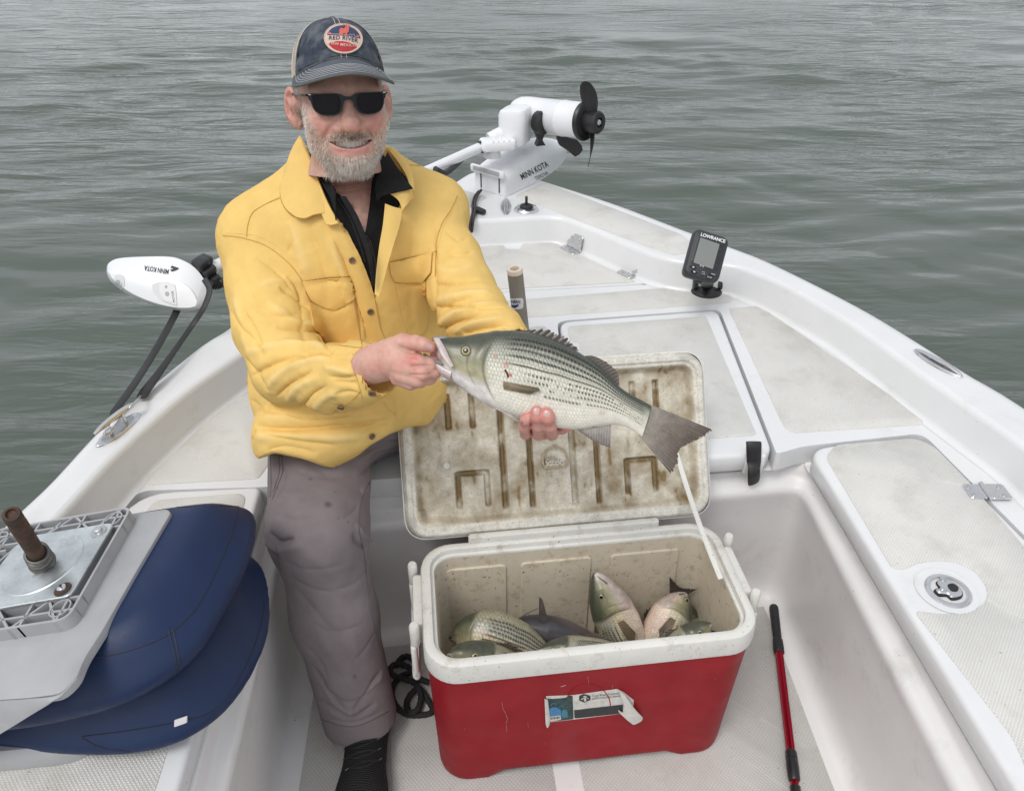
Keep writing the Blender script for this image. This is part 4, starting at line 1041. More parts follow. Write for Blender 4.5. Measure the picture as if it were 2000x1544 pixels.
catch('bass', 'bass leaning upright at the right of the cooler in front of a tail', cy(1340,1158,.075), cy(1308,1212,.035), cy(1266,1320,-.02), imgdir(1,.35), .048, .036, 15, eyepos=(.09,.40), head=.27, warm=.5)
catch('bass', 'bass behind the others with its brown tail fin raised', cy(1258,1262,.075), cy(1283,1222,.085), cy(1315,1169,.092), imgdir(-.9,-.6), .030, .024, 16, pect=False, tail_len=.048, warm=.7)
catch('bass', 'pinkish bass wedged in the right back corner of the cooler', cy(1338,1176,.085), cy(1348,1226,.065), cy(1352,1280,.04), imgdir(1,-.3), .026, .022, 17, warm=1.0, pect=False, tailfin=False, dors=False, eyepos=(.1,.3))
catch('bass', 'small bass in the front right corner of the cooler, head towards the side wall', cy(1390,1218,-.055), cy(1356,1240,-.062), cy(1270,1300,-.08), imgdir(-.6,-1), .030, .024, 18, eyepos=(.19,.40), head=.36)
catch('bass', 'bass head down at the right end of the cooler, only its dark tail showing', cy(1352,1325,-.055), cy(1372,1285,-.052), cy(1388,1250,-.048), imgdir(1,.2), .022, .018, 19, pect=False, dors=False, tail_len=.036)
def catfish_colour(S_, T, side):
    n = noise(np.stack([S_ * 7, T * 5, side], -1), 1.0, 31, 4); c = lerp(np.array([.040, .040, .045]), np.array([.085, .080, .088]), sstep(.1, .5, T)[..., None]); c = lerp(c, np.array([.30, .24, .25]), sstep(.70, .95, T)[..., None])
    c = lerp(c, np.array([.22, .165, .17]), (sstep(.2, .6, S_) * sstep(.25, .0, T + .1 * n) * .8)[..., None])
    return np.clip(c * (1 + .35 * n)[..., None], .004, .8), .0004 * n
cf = catch('catfish', 'grey scaleless catfish lying between the bass, one fin sticking up', cy(1000,1214,.045), cy(1085,1238,.035), cy(1215,1290,.02), imgdir(.25,-1), .036, .036, 21, colour=catfish_colour, cat='catfish', pect=False, dors=False, eyepos=(.10,.35), tailfin=False, group=None)
inv = Matrix.Translation(-cf.location)
def cfp(o): o.parent = cf; o.matrix_parent_inverse = inv
cfp(fin([cy(1052,1219,.035), cy(1060,1222,.033), cy(1068,1224,.03)], [cy(1053,1166,.035), cy(1060,1172,.035), cy(1069,1206,.03)], n=20, m=10, nrays=7, base_c=(.10, .085, .085), tip_c=(.13, .105, .10), name='dorsal_fin', facing=VIEW))
for pts in ([(1012,1208),(1030,1197),(1052,1187)], [(1004,1212),(985,1206),(968,1205)], [(1003,1218),(985,1216),(975,1219)]):
    V, F = tube(catmull([cy(x, y, .04 - .02 * (x < 1000)) for x, y in pts], 6), np.linspace(.0016, .0006, 13), 6); cfp(obj('whisker', V, F, M_eye_ring, None))

# strap that keeps the lid from falling back, hung from the lid to the side wall
def cx(px, py, xl):
    a = xf([EYE], Minv)[0]; b = xf([EYE + ray(px, py)], Minv)[0]; t = (xl - a[0]) / (b[0] - a[0]); return xf([a + (b - a) * t], CM)[0]
e0_, e1_ = xf(xf([[.250, .165, -.012]], LM), CM)[0], cx(1408, 1130, .262); t_ = np.linspace(0, 1, 24)[:, None]
V, F = tube(e0_ + (e1_ - e0_) * t_ + np.array([0, -.004, -.012]) * np.sin(t_ * math.pi), .0050, 8, flat=.2, up=(0, -1, .3)); obj('strap', xf(V, CMi), F, wpl, cooler)
# ================================================================== the man
man = empty('person'); man.location = (-.34, 1.40, .48)
tag(man, 'bearded man in yellow jacket, grey trousers and cap sitting on the bow deck', 'person')
minv = Matrix.Translation(-man.location)
def mp(o): o.parent = man; o.matrix_parent_inverse = minv; return o
M_jacket = mat('yellow_cotton', attr=True, rough=.9, spec=.12, noise_amt=.04, noise_scale=30, bump=.12, bump_scale=900, bump_dist=.001)
M_thread = mat('yellow_thread', (.86, .66, .30), .8, spec=.2); M_seam = mat('yellow_seam', (.56, .345, .09), .85, spec=.2, noise_amt=.12, noise_scale=150)
M_trouser = mat('grey_canvas', attr=True, rough=.9, spec=.12, noise_amt=.06, noise_scale=40, bump=.15, bump_scale=900, bump_dist=.001)
M_tseam = mat('grey_thread', (.115, .098, .102), .85, spec=.2)
M_shirt = mat('black_denim', (.010, .010, .011), .85, spec=.25, noise_amt=.3, noise_scale=120, bump=.2, bump_scale=700, bump_dist=.001)
M_sstitch = mat('black_thread', (.06, .06, .06), .8)
M_skin = mat('skin', attr=True, rough=.48, spec=.4, sss=.10, noise_amt=.11, noise_scale=70, bump=.16, bump_scale=380, bump_dist=.0012)
M_button = mat('horn_button', (.17, .10, .05), .35, coat=.5, noise_amt=.6, noise_scale=260); M_hole = mat('button_hole', (.02, .014, .01), .6)
P_ = lambda x, y, D: onD(x, y, D)
PXR = lambda px, D: px * D / FPX
def chain(Pq, pts, k):
    """pts: (px, py, D, radius in px)"""
    d = None
    for a, b in zip(pts[:-1], pts[1:]):
        q = s_cap(Pq, P_(*a[:3]), P_(*b[:3]), PXR(a[3], a[2]), PXR(b[3], b[2])); d = q if d is None else smin(d, q, k)
    return d
def poly_sd(x, y, poly):
    """signed distance (px) to a picture polygon, negative inside"""
    poly = np.asarray(poly, np.float32); d = np.full(x.shape, 1e9, np.float32); ins = np.zeros(x.shape, bool)
    n = len(poly); j = n - 1
    for i in range(n):
        a, b = poly[j], poly[i]; e = b - a; wx, wy = x - a[0], y - a[1]
        t = np.clip((wx * e[0] + wy * e[1]) / (e @ e + 1e-9), 0, 1); d = np.minimum(d, (wx - t * e[0]) ** 2 + (wy - t * e[1]) ** 2)
        c1 = (a[1] > y) != (b[1] > y); ins ^= c1 & (x < (b[0] - a[0]) * (y - a[1]) / (b[1] - a[1] + 1e-12) + a[0]); j = i
    return np.sqrt(d) * np.where(ins, -1, 1)
def torso(P):
    d = s_ell(P, (-.335, 1.435, .88), (.195, .130, .17)); d = smin(d, s_ell(P, (-.335, 1.44, .72), (.205, .150, .17)), .08)
    d = smin(d, s_cap(P, P_(512, 463, 1.535), P_(842, 415, 1.57), .066), .09)
    d = smin(d, s_cap(P, P_(672, 330, 1.52), P_(670, 430, 1.54), .070, .09), .10)
    d = smin(d, s_cap(P, P_(640, 335, 1.54), P_(500, 460, 1.54), .045, .06), .05)
    d = smin(d, s_cap(P, P_(715, 325, 1.55), P_(850, 410, 1.57), .045, .055), .05)
    return d
R_ARM = [(506,480,1.53,66), (524,560,1.50,74), (540,640,1.465,76), (566,716,1.425,70), (650,740,1.335,61), (700,732,1.285,55), (748,722,1.243,49)]
L_ARM = [(846,432,1.555,54), (880,510,1.52,56), (902,570,1.475,60), (925,612,1.42,60), (968,650,1.335,48), (1008,680,1.285,40)]
HEM = [(300,905),(487,903),(536,884),(596,897),(666,922),(680,904),(722,869),(764,845),(800,832),(1100,820),(1100,1300),(300,1300)]
VCUT = [(560,190),(590,268),(614,335),(642,402),(668,440),(700,498),(720,548),(731,584),(737,560),(747,500),(762,445),(786,392),(800,360),(782,312),(757,288),(757,190)]
NK0, NK1 = onD(672, 352, 1.525), onD(672, 180, 1.46)
def jacket_sd(P):
    d = torso(P)
    d = smin(d, s_ell(P, (-.340, 1.42, .62), (.218, .175, .12)), .08)
    d = smin(d, s_cap(P, (-.405, 1.40, .60), P_(585, 850, 1.505), .125, .088), .06)
    d = smin(d, s_cap(P, (-.30, 1.40, .62), P_(700, 812, 1.50), .12, .075), .06)
    d = smin(d, chain(P, R_ARM, .03), .022); d = smin(d, chain(P, L_ARM, .03), .022)
    q = pix(P); px, py, D = q[..., 0], q[..., 1], q[..., 2]
    # hem: everything below it in front of the hips is trousers
    hem = -poly_sd(px, py, HEM) * D / FPX
    d = np.where((py > 780) & (py < 1000), smax(d, hem, .006), np.where(py >= 1000, .05, d))
    # cuff ends
    for a, b, ln in ((R_ARM[-2], R_ARM[-1], .0), (L_ARM[-2], L_ARM[-1], .0)):
        p, n = P_(*b[:3]), nrm(P_(*b[:3]) - P_(*a[:3])); near = np.linalg.norm(P - p.astype(np.float32), axis=-1) < .10
        cut = (P - p.astype(np.float32)) @ n.astype(np.float32)
        hol = s_cap(P, p - n * .02, p + n * .05, PXR(b[3], b[2]) - .004, PXR(b[3], b[2]) - .003)
        d = np.where(near, smax(smax(d, cut, .005), -hol, .005), d)
    # open front
    v = poly_sd(px, py, VCUT) * D / FPX
    front = (D < 1.52)
    shell = np.maximum(v, -(torso(P) + .034))
    d = np.where(front, smax(d, -shell, .004), d)
    return smax(d, -s_cap(P, NK0, NK1, .072, .084), .006)
JV, JF = nets(jacket_sd, (-.68, 1.00, .50), (.06, 1.66, 1.16), .0046)
JV = relax(JV, JF, 2, .5)
JV, JF = subdiv(JV, JF); JV = relax(JV, JF, 2, .5)
q = pix(JV)
# --- folds: strokes in picture units laid on the cloth ------------------
def strokes(V, F, B, S_list, it=1):
    """S_list: (points, amplitude mm, width mm); positive = ridge"""
    N = normals(V, F); disp = np.zeros(len(V))
    for pts, amp, w in S_list:
        L = trace(B, pts, 0, 5)
        if len(L) < 2: continue
        w_ = w / 1000; lo, hi = L.min(0) - 4 * w_, L.max(0) + 4 * w_
        idx = np.where(np.all((V > lo) & (V < hi), axis=1))[0]
        if not len(idx): continue
        d, t = polyd(V[idx], L); taper = np.clip(np.minimum(t, 1 - t) * 5, 0, 1) ** .7
        disp[idx] += amp / 1000 * (np.exp(-(d / w_) ** 2) if amp > 0 else np.exp(-np.sqrt((d / w_) ** 2 + .03) + .17)) * taper
    return V + N * disp[:, None], disp
JB = bvh(JV, JF)
R, G_ = 1, -1
JS = [  # right sleeve: elbow creases and armhole
 ([(545,560),(575,578),(605,600)],-7,9),([(520,590),(570,622),(625,640)],5,12),([(540,640),(590,640),(640,650)],-7,9),([(490,600),(540,618),(590,612)],-4,12),([(500,560),(550,548),(590,552)],4,10),
 ([(480,690),(540,672),(600,668),(648,682)],6,12),([(490,735),(540,705),(600,690),(650,690)],-8,9),([(520,760),(555,725),(600,705),(655,698)],6,9),([(540,775),(570,745),(612,722)],-7,7),([(560,785),(585,755),(625,735)],5,8),([(590,795),(610,770),(640,752)],-6,7),([(615,798),(632,778),(665,762)],4,8),
 ([(640,700),(680,705),(720,702)],-3,7),([(630,715),(670,725),(705,735)],4,8),([(650,745),(680,748),(700,752)],-4,6),([(455,560),(470,630),(485,700)],3,14),([(470,520),(500,580),(520,620)],-3,14),([(445,600),(480,650),(520,680)],-3,10),
 ([(478,700),(500,730),(525,765)],-4,9),
 # left sleeve
 ([(848,555),(890,552),(935,545)],-6,8),([(850,590),(900,575),(960,570)],5,10),([(852,600),(880,598),(930,600)],-6,7),([(856,640),(885,612),(940,592),(972,590)],6,9),([(862,645),(900,625),(950,610),(980,612)],-7,7),([(885,650),(925,632),(985,622)],6,8),([(905,652),(945,640),(1000,632)],-6,6),([(930,655),(965,645),(1010,640)],4,6),([(860,480),(890,500),(925,490)],-3,10),([(850,520),(880,530),(930,515)],3,10),
 # chest
 ([(590,560),(592,640),(600,720)],-3,12),([(560,430),(590,500),(600,550)],4,16),([(600,440),(630,520),(645,600)],-4,14),([(640,460),(670,540),(690,640)],4,12),([(655,470),(690,560),(706,660)],-5,8),([(800,420),(806,470),(803,505)],-3,14),([(848,420),(850,520),(852,650)],-5,7),([(560,540),(580,560),(592,590)],-5,7),
 # waist and hem
 ([(482,826),(540,836),(640,834),(720,828),(770,815)],-9,10),([(478,812),(540,815),(640,815),(740,805)],5,12),([(480,855),(560,850),(660,855),(740,842)],5,14),([(470,720),(480,780),(490,820)],4,10),([(560,808),(600,816),(680,812)],-5,8),([(520,880),(560,872),(620,885)],-3,10),([(640,800),(690,812),(750,800)],-4,9),([(500,838),(490,870),(495,895)],-4,8),([(745,780),(765,800),(780,812)],-4,6),
]
JS += [([(596,556),(640,549),(686,547)],-2.5,6),([(606,592),(648,606),(690,586)],-3,6),([(764,516),(806,506),(846,496)],-2.5,6),([(772,554),(800,556),(832,552)],-3,6),([(612,640),(640,680),(645,720)],-4,8),([(700,580),(712,640),(722,690)],-3,6),([(800,560),(800,610),(812,660)],-3,8),([(500,500),(540,530),(575,570)],-3,8),([(470,600),(500,650),(515,700)],-4,8),([(700,690),(690,720),(695,760)],-3,6),([(620,690),(660,690),(700,684)],-3,6),([(640,735),(675,738),(705,728)],-4,6),([(655,770),(680,765),(705,770)],-3,6),([(870,450),(895,470),(915,465)],-3,7),([(860,610),(885,590),(925,580)],-4,6),([(930,600),(960,600),(985,600)],-3,6),([(520,850),(590,862),(660,870)],-3,8),([(700,850),(735,835),(765,825)],-4,6),([(490,780),(520,800),(560,805)],-4,7),([(560,500),(570,470),(560,440)],-2.5,8),([(660,520),(672,580),(684,630)],-3,7)]
JS = [(a, b * (.95 if b > 0 else 1.35), c * (.75 if b > 0 else .50)) for a, b, c in JS]
JV, jd = strokes(JV, JF, JB, JS)
N = normals(JV, JF); arm = np.clip(1 - polyd(JV, np.array([P_(*a[:3]) for a in R_ARM]))[0] / .11, 0, 1) + np.clip(1 - polyd(JV, np.array([P_(*a[:3]) for a in L_ARM]))[0] / .09, 0, 1)
rdg = lambda sc, sd: (1 - 2.2 * np.abs(noise(JV * [1, 1, 1.7], sc, sd, 2)))
JV = JV + N * (.0015 * noise(JV, 11, 3, 2) + (.0004 + .0006 * np.clip(arm, 0, 1)) * rdg(24, 14) + .00035 * noise(JV, 70, 8, 2))[:, None]
wear = noise(JV, 22, 6, 3); jc = np.array([.75, .51, .17])[None] * (1 + .05 * wear)[:, None]
jc = lerp(jc, np.array([.80, .60, .27])[None], (np.clip(jd * 140, 0, .5))[:, None])        # paler colour along the ridges of the folds
jacket = mp(obj('jacket', JV, JF, M_jacket, None, sharp=None, col=jc)); JB = bvh(JV, JF)
jinv = Matrix.Identity(4)
def jp(o): o.parent = jacket; return o
def jsheet(name, poly, off=.0006, thick=.003, step=6, crown=.001, m=None):
    V, F = sheet(JB, poly, off, thick, step, crown); c = np.tile(np.array([.74, .50, .165]), (len(V), 1)); return jp(obj(name, V, F, m or M_jacket, None, sharp=50, col=c))
def seam(pts, r=.0010, m=None, off=.0006, name='seam', B=None, n=8):
    L = trace(B or JB, pts, off, n)
    if len(L) < 2: return None
    keep = [L[0]]
    for p in L[1:]:
        if np.linalg.norm(p - keep[-1]) < .035: keep.append(p)
    if len(keep) < 3: return None
    V, F = tube(np.array(keep), r, 6, flat=.7); return obj(name, V, F, m or M_seam, None)
def stitch(pts, gap=5.0, r=.00045, m=None, B=None, off=.0011):
    """running stitch along a picture line"""
    L = trace(B or JB, pts, off, 12); mb = MB()
    if len(L) < 3: return None
    L = resample(L, max(6, int(np.linalg.norm(np.diff(L, axis=0), axis=1).sum() / .0013)))
    for i in range(0, len(L) - 2, 3): V, F = tube(L[i:i+3], r, 4); mb.add(V, F)
    o = mb.obj('stitching', m or M_thread); tag(o, kind='stuff'); return o
def ribbon(rows, thick=.004, nu=8, nv=18, B=None, clear=.004, puff=.0):
    """cloth strip from rows of (px, py, D): rows run along the strip, kept in front of surface B"""
    A = np.array([resample(catmull(r, 8), nv) for r in rows]); A = np.stack([resample(catmull(A[:, j], 6), nu) for j in range(nv)], 1)   # nu x nv x 3
    P = np.zeros_like(A)
    for i in range(nu):
        for j in range(nv):
            x, y, D = A[i, j]
            if B is not None:
                h_ = hit(B, x, y)
                if h_ is not None: D = min(D, pix(h_[0])[2] - clear)
            D -= puff * math.sin(math.pi * i / (nu - 1)); P[i, j] = onD(x, y, D)
    Nn = nrm(np.cross(np.gradient(P, axis=0), np.gradient(P, axis=1)))
    if np.mean(np.sum(Nn * (EYE - P), -1)) < 0: Nn = -Nn
    top = (P + Nn * thick / 2).reshape(-1, 3); bot = (P - Nn * thick / 2).reshape(-1, 3); F = []; n = nu * nv
    a, b, c_ = top[0], top[nv], top[1]; fl = np.dot(np.cross(b - a, c_ - a), EYE - a) < 0
    for i in range(nu - 1):
        for j in range(nv - 1):
            f = (i * nv + j, (i + 1) * nv + j, (i + 1) * nv + j + 1, i * nv + j + 1); f = f[::-1] if fl else f; F.append(f); F.append(tuple(x + n for x in f[::-1]))
    rim = [i * nv for i in range(nu)] + [(nu-1) * nv + j for j in range(1, nv)] + [i * nv + nv - 1 for i in range(nu-2, -1, -1)] + [j for j in range(nv-2, 0, -1)]
    for x, y in zip(rim, rim[1:] + rim[:1]): F.append((y, x, x + n, y + n) if not fl else (x, y, y + n, x + n))
    return np.vstack([top, bot]), F
def jrib(name, rows, **k):
    V, F = ribbon(rows, **k); return jp(obj(name, V, F, M_jacket, None, sharp=50, col=np.tile(np.array([.74, .505, .17]), (len(V), 1))))
# collar wings and stand
jrib('collar', [[(586,266,1.50),(602,305,1.455),(616,345,1.43),(628,380,1.415),(634,416,1.405)], [(572,290,1.485),(585,325,1.45),(597,362,1.425),(604,395,1.41),(612,420,1.405)], [(562,318,1.475),(560,345,1.45),(566,380,1.43),(577,405,1.415),(596,427,1.405)], [(556,340,1.47),(549,360,1.455),(550,385,1.435),(558,406,1.42),(578,424,1.408)]], B=JB, clear=.007, puff=.003, nv=24)
jrib('collar', [[(586,266,1.498),(604,308,1.45),(622,352,1.425),(640,395,1.408),(662,436,1.398)], [(590,285,1.485),(606,325,1.445),(624,368,1.42),(636,405,1.408),(648,440,1.40)], [(592,300,1.475),(606,340,1.445),(618,378,1.42),(626,412,1.408),(638,438,1.402)]], B=JB, clear=.005, nv=24)
jrib('collar', [[(757,291,1.52),(778,318,1.48),(794,345,1.455),(800,365,1.445)], [(768,290,1.525),(790,315,1.49),(805,345,1.462),(808,375,1.45)], [(777,300,1.525),(797,325,1.49),(806,350,1.465),(805,392,1.45)]], B=JB, clear=.006, puff=.004)
jrib('collar', [[(752,372,1.43),(762,378,1.43),(779,392,1.432),(786,412,1.434)], [(757,366,1.428),(775,366,1.43),(792,380,1.435),(792,402,1.436)], [(765,362,1.43),(785,362,1.435),(803,368,1.443),(804,386,1.445)]], B=JB, clear=.007, puff=.003)
# front plackets
jsheet('placket', [(640,425),(668,438),(700,498),(720,548),(732,588),(742,640),(755,672),(722,672),(708,620),(690,560),(668,500),(648,458)], .0004, .0032, 6, .0006)
jrib('facing', [[(752,398,1.425),(748,440,1.42),(741,480,1.418),(735,530,1.415),(732,575,1.415)], [(770,405,1.428),(764,445,1.42),(755,490,1.418),(746,535,1.415),(738,578,1.415)], [(785,408,1.435),(780,440,1.428),(768,480,1.42),(754,530,1.416),(740,580,1.415)]], B=JB, clear=.003, thick=.003)
# pockets
jsheet('pocket', [(603,590),(690,590),(707,680),(640,672),(612,640)], .0002, .0025)
jsheet('pocket_flap', [(590,549),(640,543),(682,541),(690,552),(694,578),(682,588),(655,602),(640,600),(606,588),(598,570)], .003, .003, 6, .0015)
jsheet('pocket', [(770,552),(832,547),(834,630),(826,650),(800,658),(785,620)], .0002, .0025)
jsheet('pocket_flap', [(760,512),(800,503),(845,492),(843,534),(830,549),(772,550),(763,535)], .003, .003, 6, .0015)
# cuff, strap and yoke seams
jsheet('cuff', [(727,677),(745,669),(752,690),(758,720),(764,765),(744,772),(712,784),(700,740),(690,695)], .0003, .0022, 6, .0004)
for pts in ([(552,385),(520,398),(494,415),(484,440),(482,462)], [(436,460),(462,462),(480,466),(520,480),(560,510),(585,540),(592,556)], [(800,322),(845,330),(880,355),(895,385)], [(893,382),(880,410),(862,440),(852,480),(850,540)], [(488,905),(540,886),(598,899),(664,923)], [(668,919),(690,896),(726,868),(762,846)], [(690,692),(700,745),(712,784)], [(650,806),(690,778),(706,760)], [(484,730),(484,775),(492,815),(482,840),(480,880)], [(560,335),(548,362),(553,400),(580,425),(630,416)], [(596,548),(640,541),(684,539)], [(760,511),(800,502),(854,490)], [(668,500),(690,560),(712,640),(724,672)], [(596,552),(604,585),(652,602),(692,580)]):
    s_ = seam(pts)
    if s_: jp(s_)
for pts in ([(440,455),(470,456),(500,460),(535,475),(570,504),(592,535)], [(495,412),(525,395),(554,380)], [(555,392),(582,418),(628,410)], [(676,440),(704,496),(724,546),(738,600)], [(494,897),(540,878),(598,891),(660,914)], [(600,552),(640,546),(680,544)], [(612,588),(650,597),(688,577)], [(766,516),(805,508),(850,497)], [(770,545),(834,546),(851,533)], [(884,412),(866,442),(857,480)], [(734,682),(748,720),(756,766)], [(696,690),(707,745),(718,782)], [(775,410),(768,450),(755,500),(744,550)]):
    s_ = stitch(pts)
    if s_: jp(s_)
def button(px, py, r=.0062, B=None, m=None, parent=jacket):
    h_ = hit(B or JB, px, py)
    if h_ is None: return
    V, F = lathe([(r * .9, .0005), (r, .0015), (r, .003), (r * .85, .0036), (r * .7, .0030), (0, .0028)], 20, h_[1], h_[0] + h_[1] * .003); b = obj('button', V, F, m or M_button, None); b.parent = parent
    ref = nrm(np.cross(h_[1], [0, 0, 1])); up = np.cross(ref, h_[1])
    for a, c_ in ((-1, -1), (-1, 1), (1, -1), (1, 1)):
        V, F = lathe([(r * .14, 0), (r * .14, .0006)], 8, h_[1], h_[0] + h_[1] * .0058 + (ref * a + up * c_) * r * .24); o = obj('thread_hole', V, F, M_hole, None); o.parent = b
for x, y in ((688,507), (723,607), (725,850), (728,764), (667,791)): button(x, y)
# shirt and trousers ------------------------------------------------------
SKINV = [(596,180),(604,312),(622,350),(640,366),(664,380),(684,404),(700,440),(712,462),(716,440),(722,400),(727,350),(736,318),(745,180)]
def shirt_sd(P):
    d = torso(P) + .016
    q = pix(P); px, py, D = q[..., 0], q[..., 1], q[..., 2]
    d = np.where(py > 780, .02, d)
    v = poly_sd(px, py, SKINV) * D / FPX; d = np.where(D < 1.56, smax(d, -np.maximum(v, -(torso(P) + .038)), .003), d); return smax(d, -s_cap(P, NK0, NK1, .064, .072), .004)
SV, SF = nets(shirt_sd, (-.56, 1.22, .64), (-.10, 1.60, 1.14), .005); SV = relax(SV, SF, 1)
shirt = mp(obj('shirt', SV, SF, M_shirt, None, sharp=None)); SB = bvh(SV, SF)
def sp_(o): o.parent = shirt; return o
def srib(name, rows, m=None, **k):
    V, F = ribbon(rows, **k); return sp_(obj(name, V, F, m or M_shirt, None, sharp=50))
srib('collar', [[(598,276,1.485),(612,318,1.445),(630,360,1.42),(650,395,1.40),(657,430,1.392)], [(608,300,1.47),(625,340,1.435),(644,372,1.412),(655,395,1.396),(655,418,1.392)], [(610,305,1.465),(632,345,1.43),(652,366,1.408),(655,376,1.398),(650,400,1.394)]], B=SB, clear=.004, thick=.0035)
srib('collar', [[(745,318,1.47),(737,345,1.44),(733,372,1.425),(738,392,1.418)], [(750,312,1.475),(752,345,1.44),(750,370,1.425),(748,382,1.42)], [(757,298,1.49),(772,322,1.455),(788,345,1.437),(806,368,1.428)], ], B=SB, clear=.008, thick=.003, nv=20, puff=.003)
srib('placket', [[(664,384,1.40),(688,425,1.39),(705,465,1.385),(718,505,1.385),(728,560,1.40)], [(676,384,1.40),(698,420,1.39),(714,460,1.384),(726,500,1.384),(733,552,1.40)]], B=SB, clear=.003, thick=.003)
for pts in ([(668,388),(690,428),(706,468),(718,508),(726,556)], [(673,386),(694,424),(710,464),(722,504),(730,552)], [(700,420),(714,455),(728,500)], [(722,470),(730,500),(733,540)], [(660,390),(684,430),(700,470),(712,510)]):
    s_ = stitch(pts, B=SB, m=M_sstitch, off=.0066, r=.0005)
    if s_: sp_(s_)
button(675, 397, .0055, SB, mat('grey_button', (.30, .27, .24), .4, coat=.4), shirt)
button(715, 480, .0050, SB, bpy.data.materials['grey_button'], shirt)

hipR, hipL = np.array([-.415, 1.44, .60]), np.array([-.275, 1.47, .60])
kneeR, midR, ankR = ong(622, 1032, 1.085), ong(653, 1200, 1.035), ong(699, 1380, .985)
def trouser_sd(P):
    d = s_ell(P, (-.34, 1.47, .61), (.19, .15, .125))
    d = smin(d, s_cap(P, hipR, kneeR, .118, .092), .05)
    leg = smin(s_cap(P, kneeR, midR, .086, .078), s_cap(P, midR, ankR + nrm(ankR - midR) * .06, .078, .077), .04); d = smin(d, leg, .035)
    kl, al = np.array([-.01, 1.485, .572]), np.array([-.13, 1.66, .555])
    d = smin(d, s_cap(P, hipL, kl, .112, .092), .03); d = smin(d, s_cap(P, kl, al, .086, .070), .02)
    d = smin(d, s_cap(P, (-.30, 1.36, .575), (-.06, 1.475, .553), .096, .064), .04)
    # trouser cuff
    n = nrm(nrm(ankR - midR) * .55 + np.array([.02, -.10, -.60])); p = ankR + n * .036; near = P[..., 2] < .26
    cut = (P - p.astype(np.float32)) @ n.astype(np.float32); hol = s_cap(P, p - n * .03, p + n * .05, .067, .071)
    d = np.where(near, smax(smax(d, cut, .006), -hol, .006), d)
    return np.maximum(d, .482 - P[..., 2] - 10 * (P[..., 1] < 1.30))
TV, TF = nets(trouser_sd, (-.62, .84, .02), (.12, 1.78, .78), .0062); TV = relax(TV, TF, 2); TV, TF = subdiv(TV, TF); TV = relax(TV, TF, 2)
TB = bvh(TV, TF)
TS = [([(530,955),(560,965),(600,960)],3,10),([(525,1040),(545,1058),(575,1050)],-7,8),([(520,1060),(548,1076),(590,1062)],6,8),([(700,930),(740,900),(780,880)],-5,8),([(690,905),(735,880),(785,868)],4,8),([(705,960),(745,935),(775,925)],4,9),([(690,1040),(700,1060),(722,1072)],-6,7),([(695,1022),(712,1045),(725,1058)],6,7),
 ([(600,1080),(640,1110),(690,1170)],3,16),([(580,1150),(620,1200),(670,1250)],-3,16),([(620,1240),(660,1290),(700,1350)],4,14),([(612,1300),(640,1350),(680,1395)],-7,9),([(625,1330),(660,1380),(690,1398)],6,9),([(620,1365),(650,1382),(690,1402),(735,1372)],-7,7),([(690,1392),(720,1345),(745,1310)],-6,8),([(700,1370),(735,1330),(750,1320)],5,9),([(640,1402),(690,1412),(750,1388)],-3,6),([(545,900),(555,930),(540,975)],-3,8),([(600,900),(650,930),(700,920)],-3,14),([(560,1000),(620,1010),(680,990)],3,18),([(710,880),(750,868),(785,862)],-4,7)]
TS += [(a, b * .45, c) for a, b, c in [([(560,1120),(610,1150),(660,1155)],-4,7),([(548,1090),(600,1112),(680,1100)],-3,7),([(600,1210),(650,1235),(715,1215)],-4,7),([(720,1110),(690,1140),(650,1150)],-4,7),([(590,1255),(625,1290),(640,1330)],-4,7),([(735,1230),(712,1270),(690,1290)],-4,7),([(660,1180),(690,1240),(700,1310)],3,9),([(530,1000),(580,1015),(640,1005)],-3,7),([(560,905),(600,925),(660,935)],-3,7),([(640,1350),(680,1372),(730,1350)],-5,6),([(640,1388),(665,1396),(700,1390)],4,7),([(512,930),(540,950),(560,985)],-3,7),([(760,865),(730,895),(715,930)],-4,7),([(700,985),(690,1000),(670,1010)],-4,6)]]
TS = [(a, b * (.9 if b > 0 else 1.35), c * (.8 if b > 0 else .6)) for a, b, c in TS]
TV, td = strokes(TV, TF, TB, TS); N = normals(TV, TF); TV = TV + N * (.0010 * noise(TV, 11, 2, 2) + 0.0005 * (1 - 2.2 * np.abs(noise(TV * [1, 1, .7], 15, 21, 2))) + 0.0004 * noise(TV, 44, 4, 2))[:, None]
tcol = np.array([.195, .167, .173])[None] * (1 + .08 * noise(TV, 12, 12, 3))[:, None]; 
for (x, y, r) in ((606,935,.006),(645,925,.004),(640,985,.011),(655,960,.003),(560,1440,.004),(692,1320,.006),(660,1012,.003),(680,1020,.003)):
    h_ = hit(TB, x, y)
    if h_: tcol *= (1 - .45 * np.exp(-(np.linalg.norm((TV - h_[0]) * [1, 1, .8], axis=1) / (r * .62)) ** 4 * (1 + .8 * noise(TV, 200, 5))))[:, None]
trousers = mp(obj('trousers', TV, TF, M_trouser, None, sharp=None, col=tcol)); TB = bvh(TV, TF)
for pts in ([(550,888),(552,920),(538,960),(532,975)], [(528,880),(530,940),(528,970)], [(540,1070),(560,1170),(590,1280),(612,1340)], [(792,882),(745,915),(712,960),(700,1020),(712,1090),(722,1180),(742,1270)], [(785,878),(738,910),(705,958),(694,1016)], [(622,1402),(690,1418),(760,1388)], [(545,890),(546,920),(534,960)]):
    s_ = seam(pts, .0011, M_tseam, B=TB, off=.0003)
    if s_: s_.parent = trousers
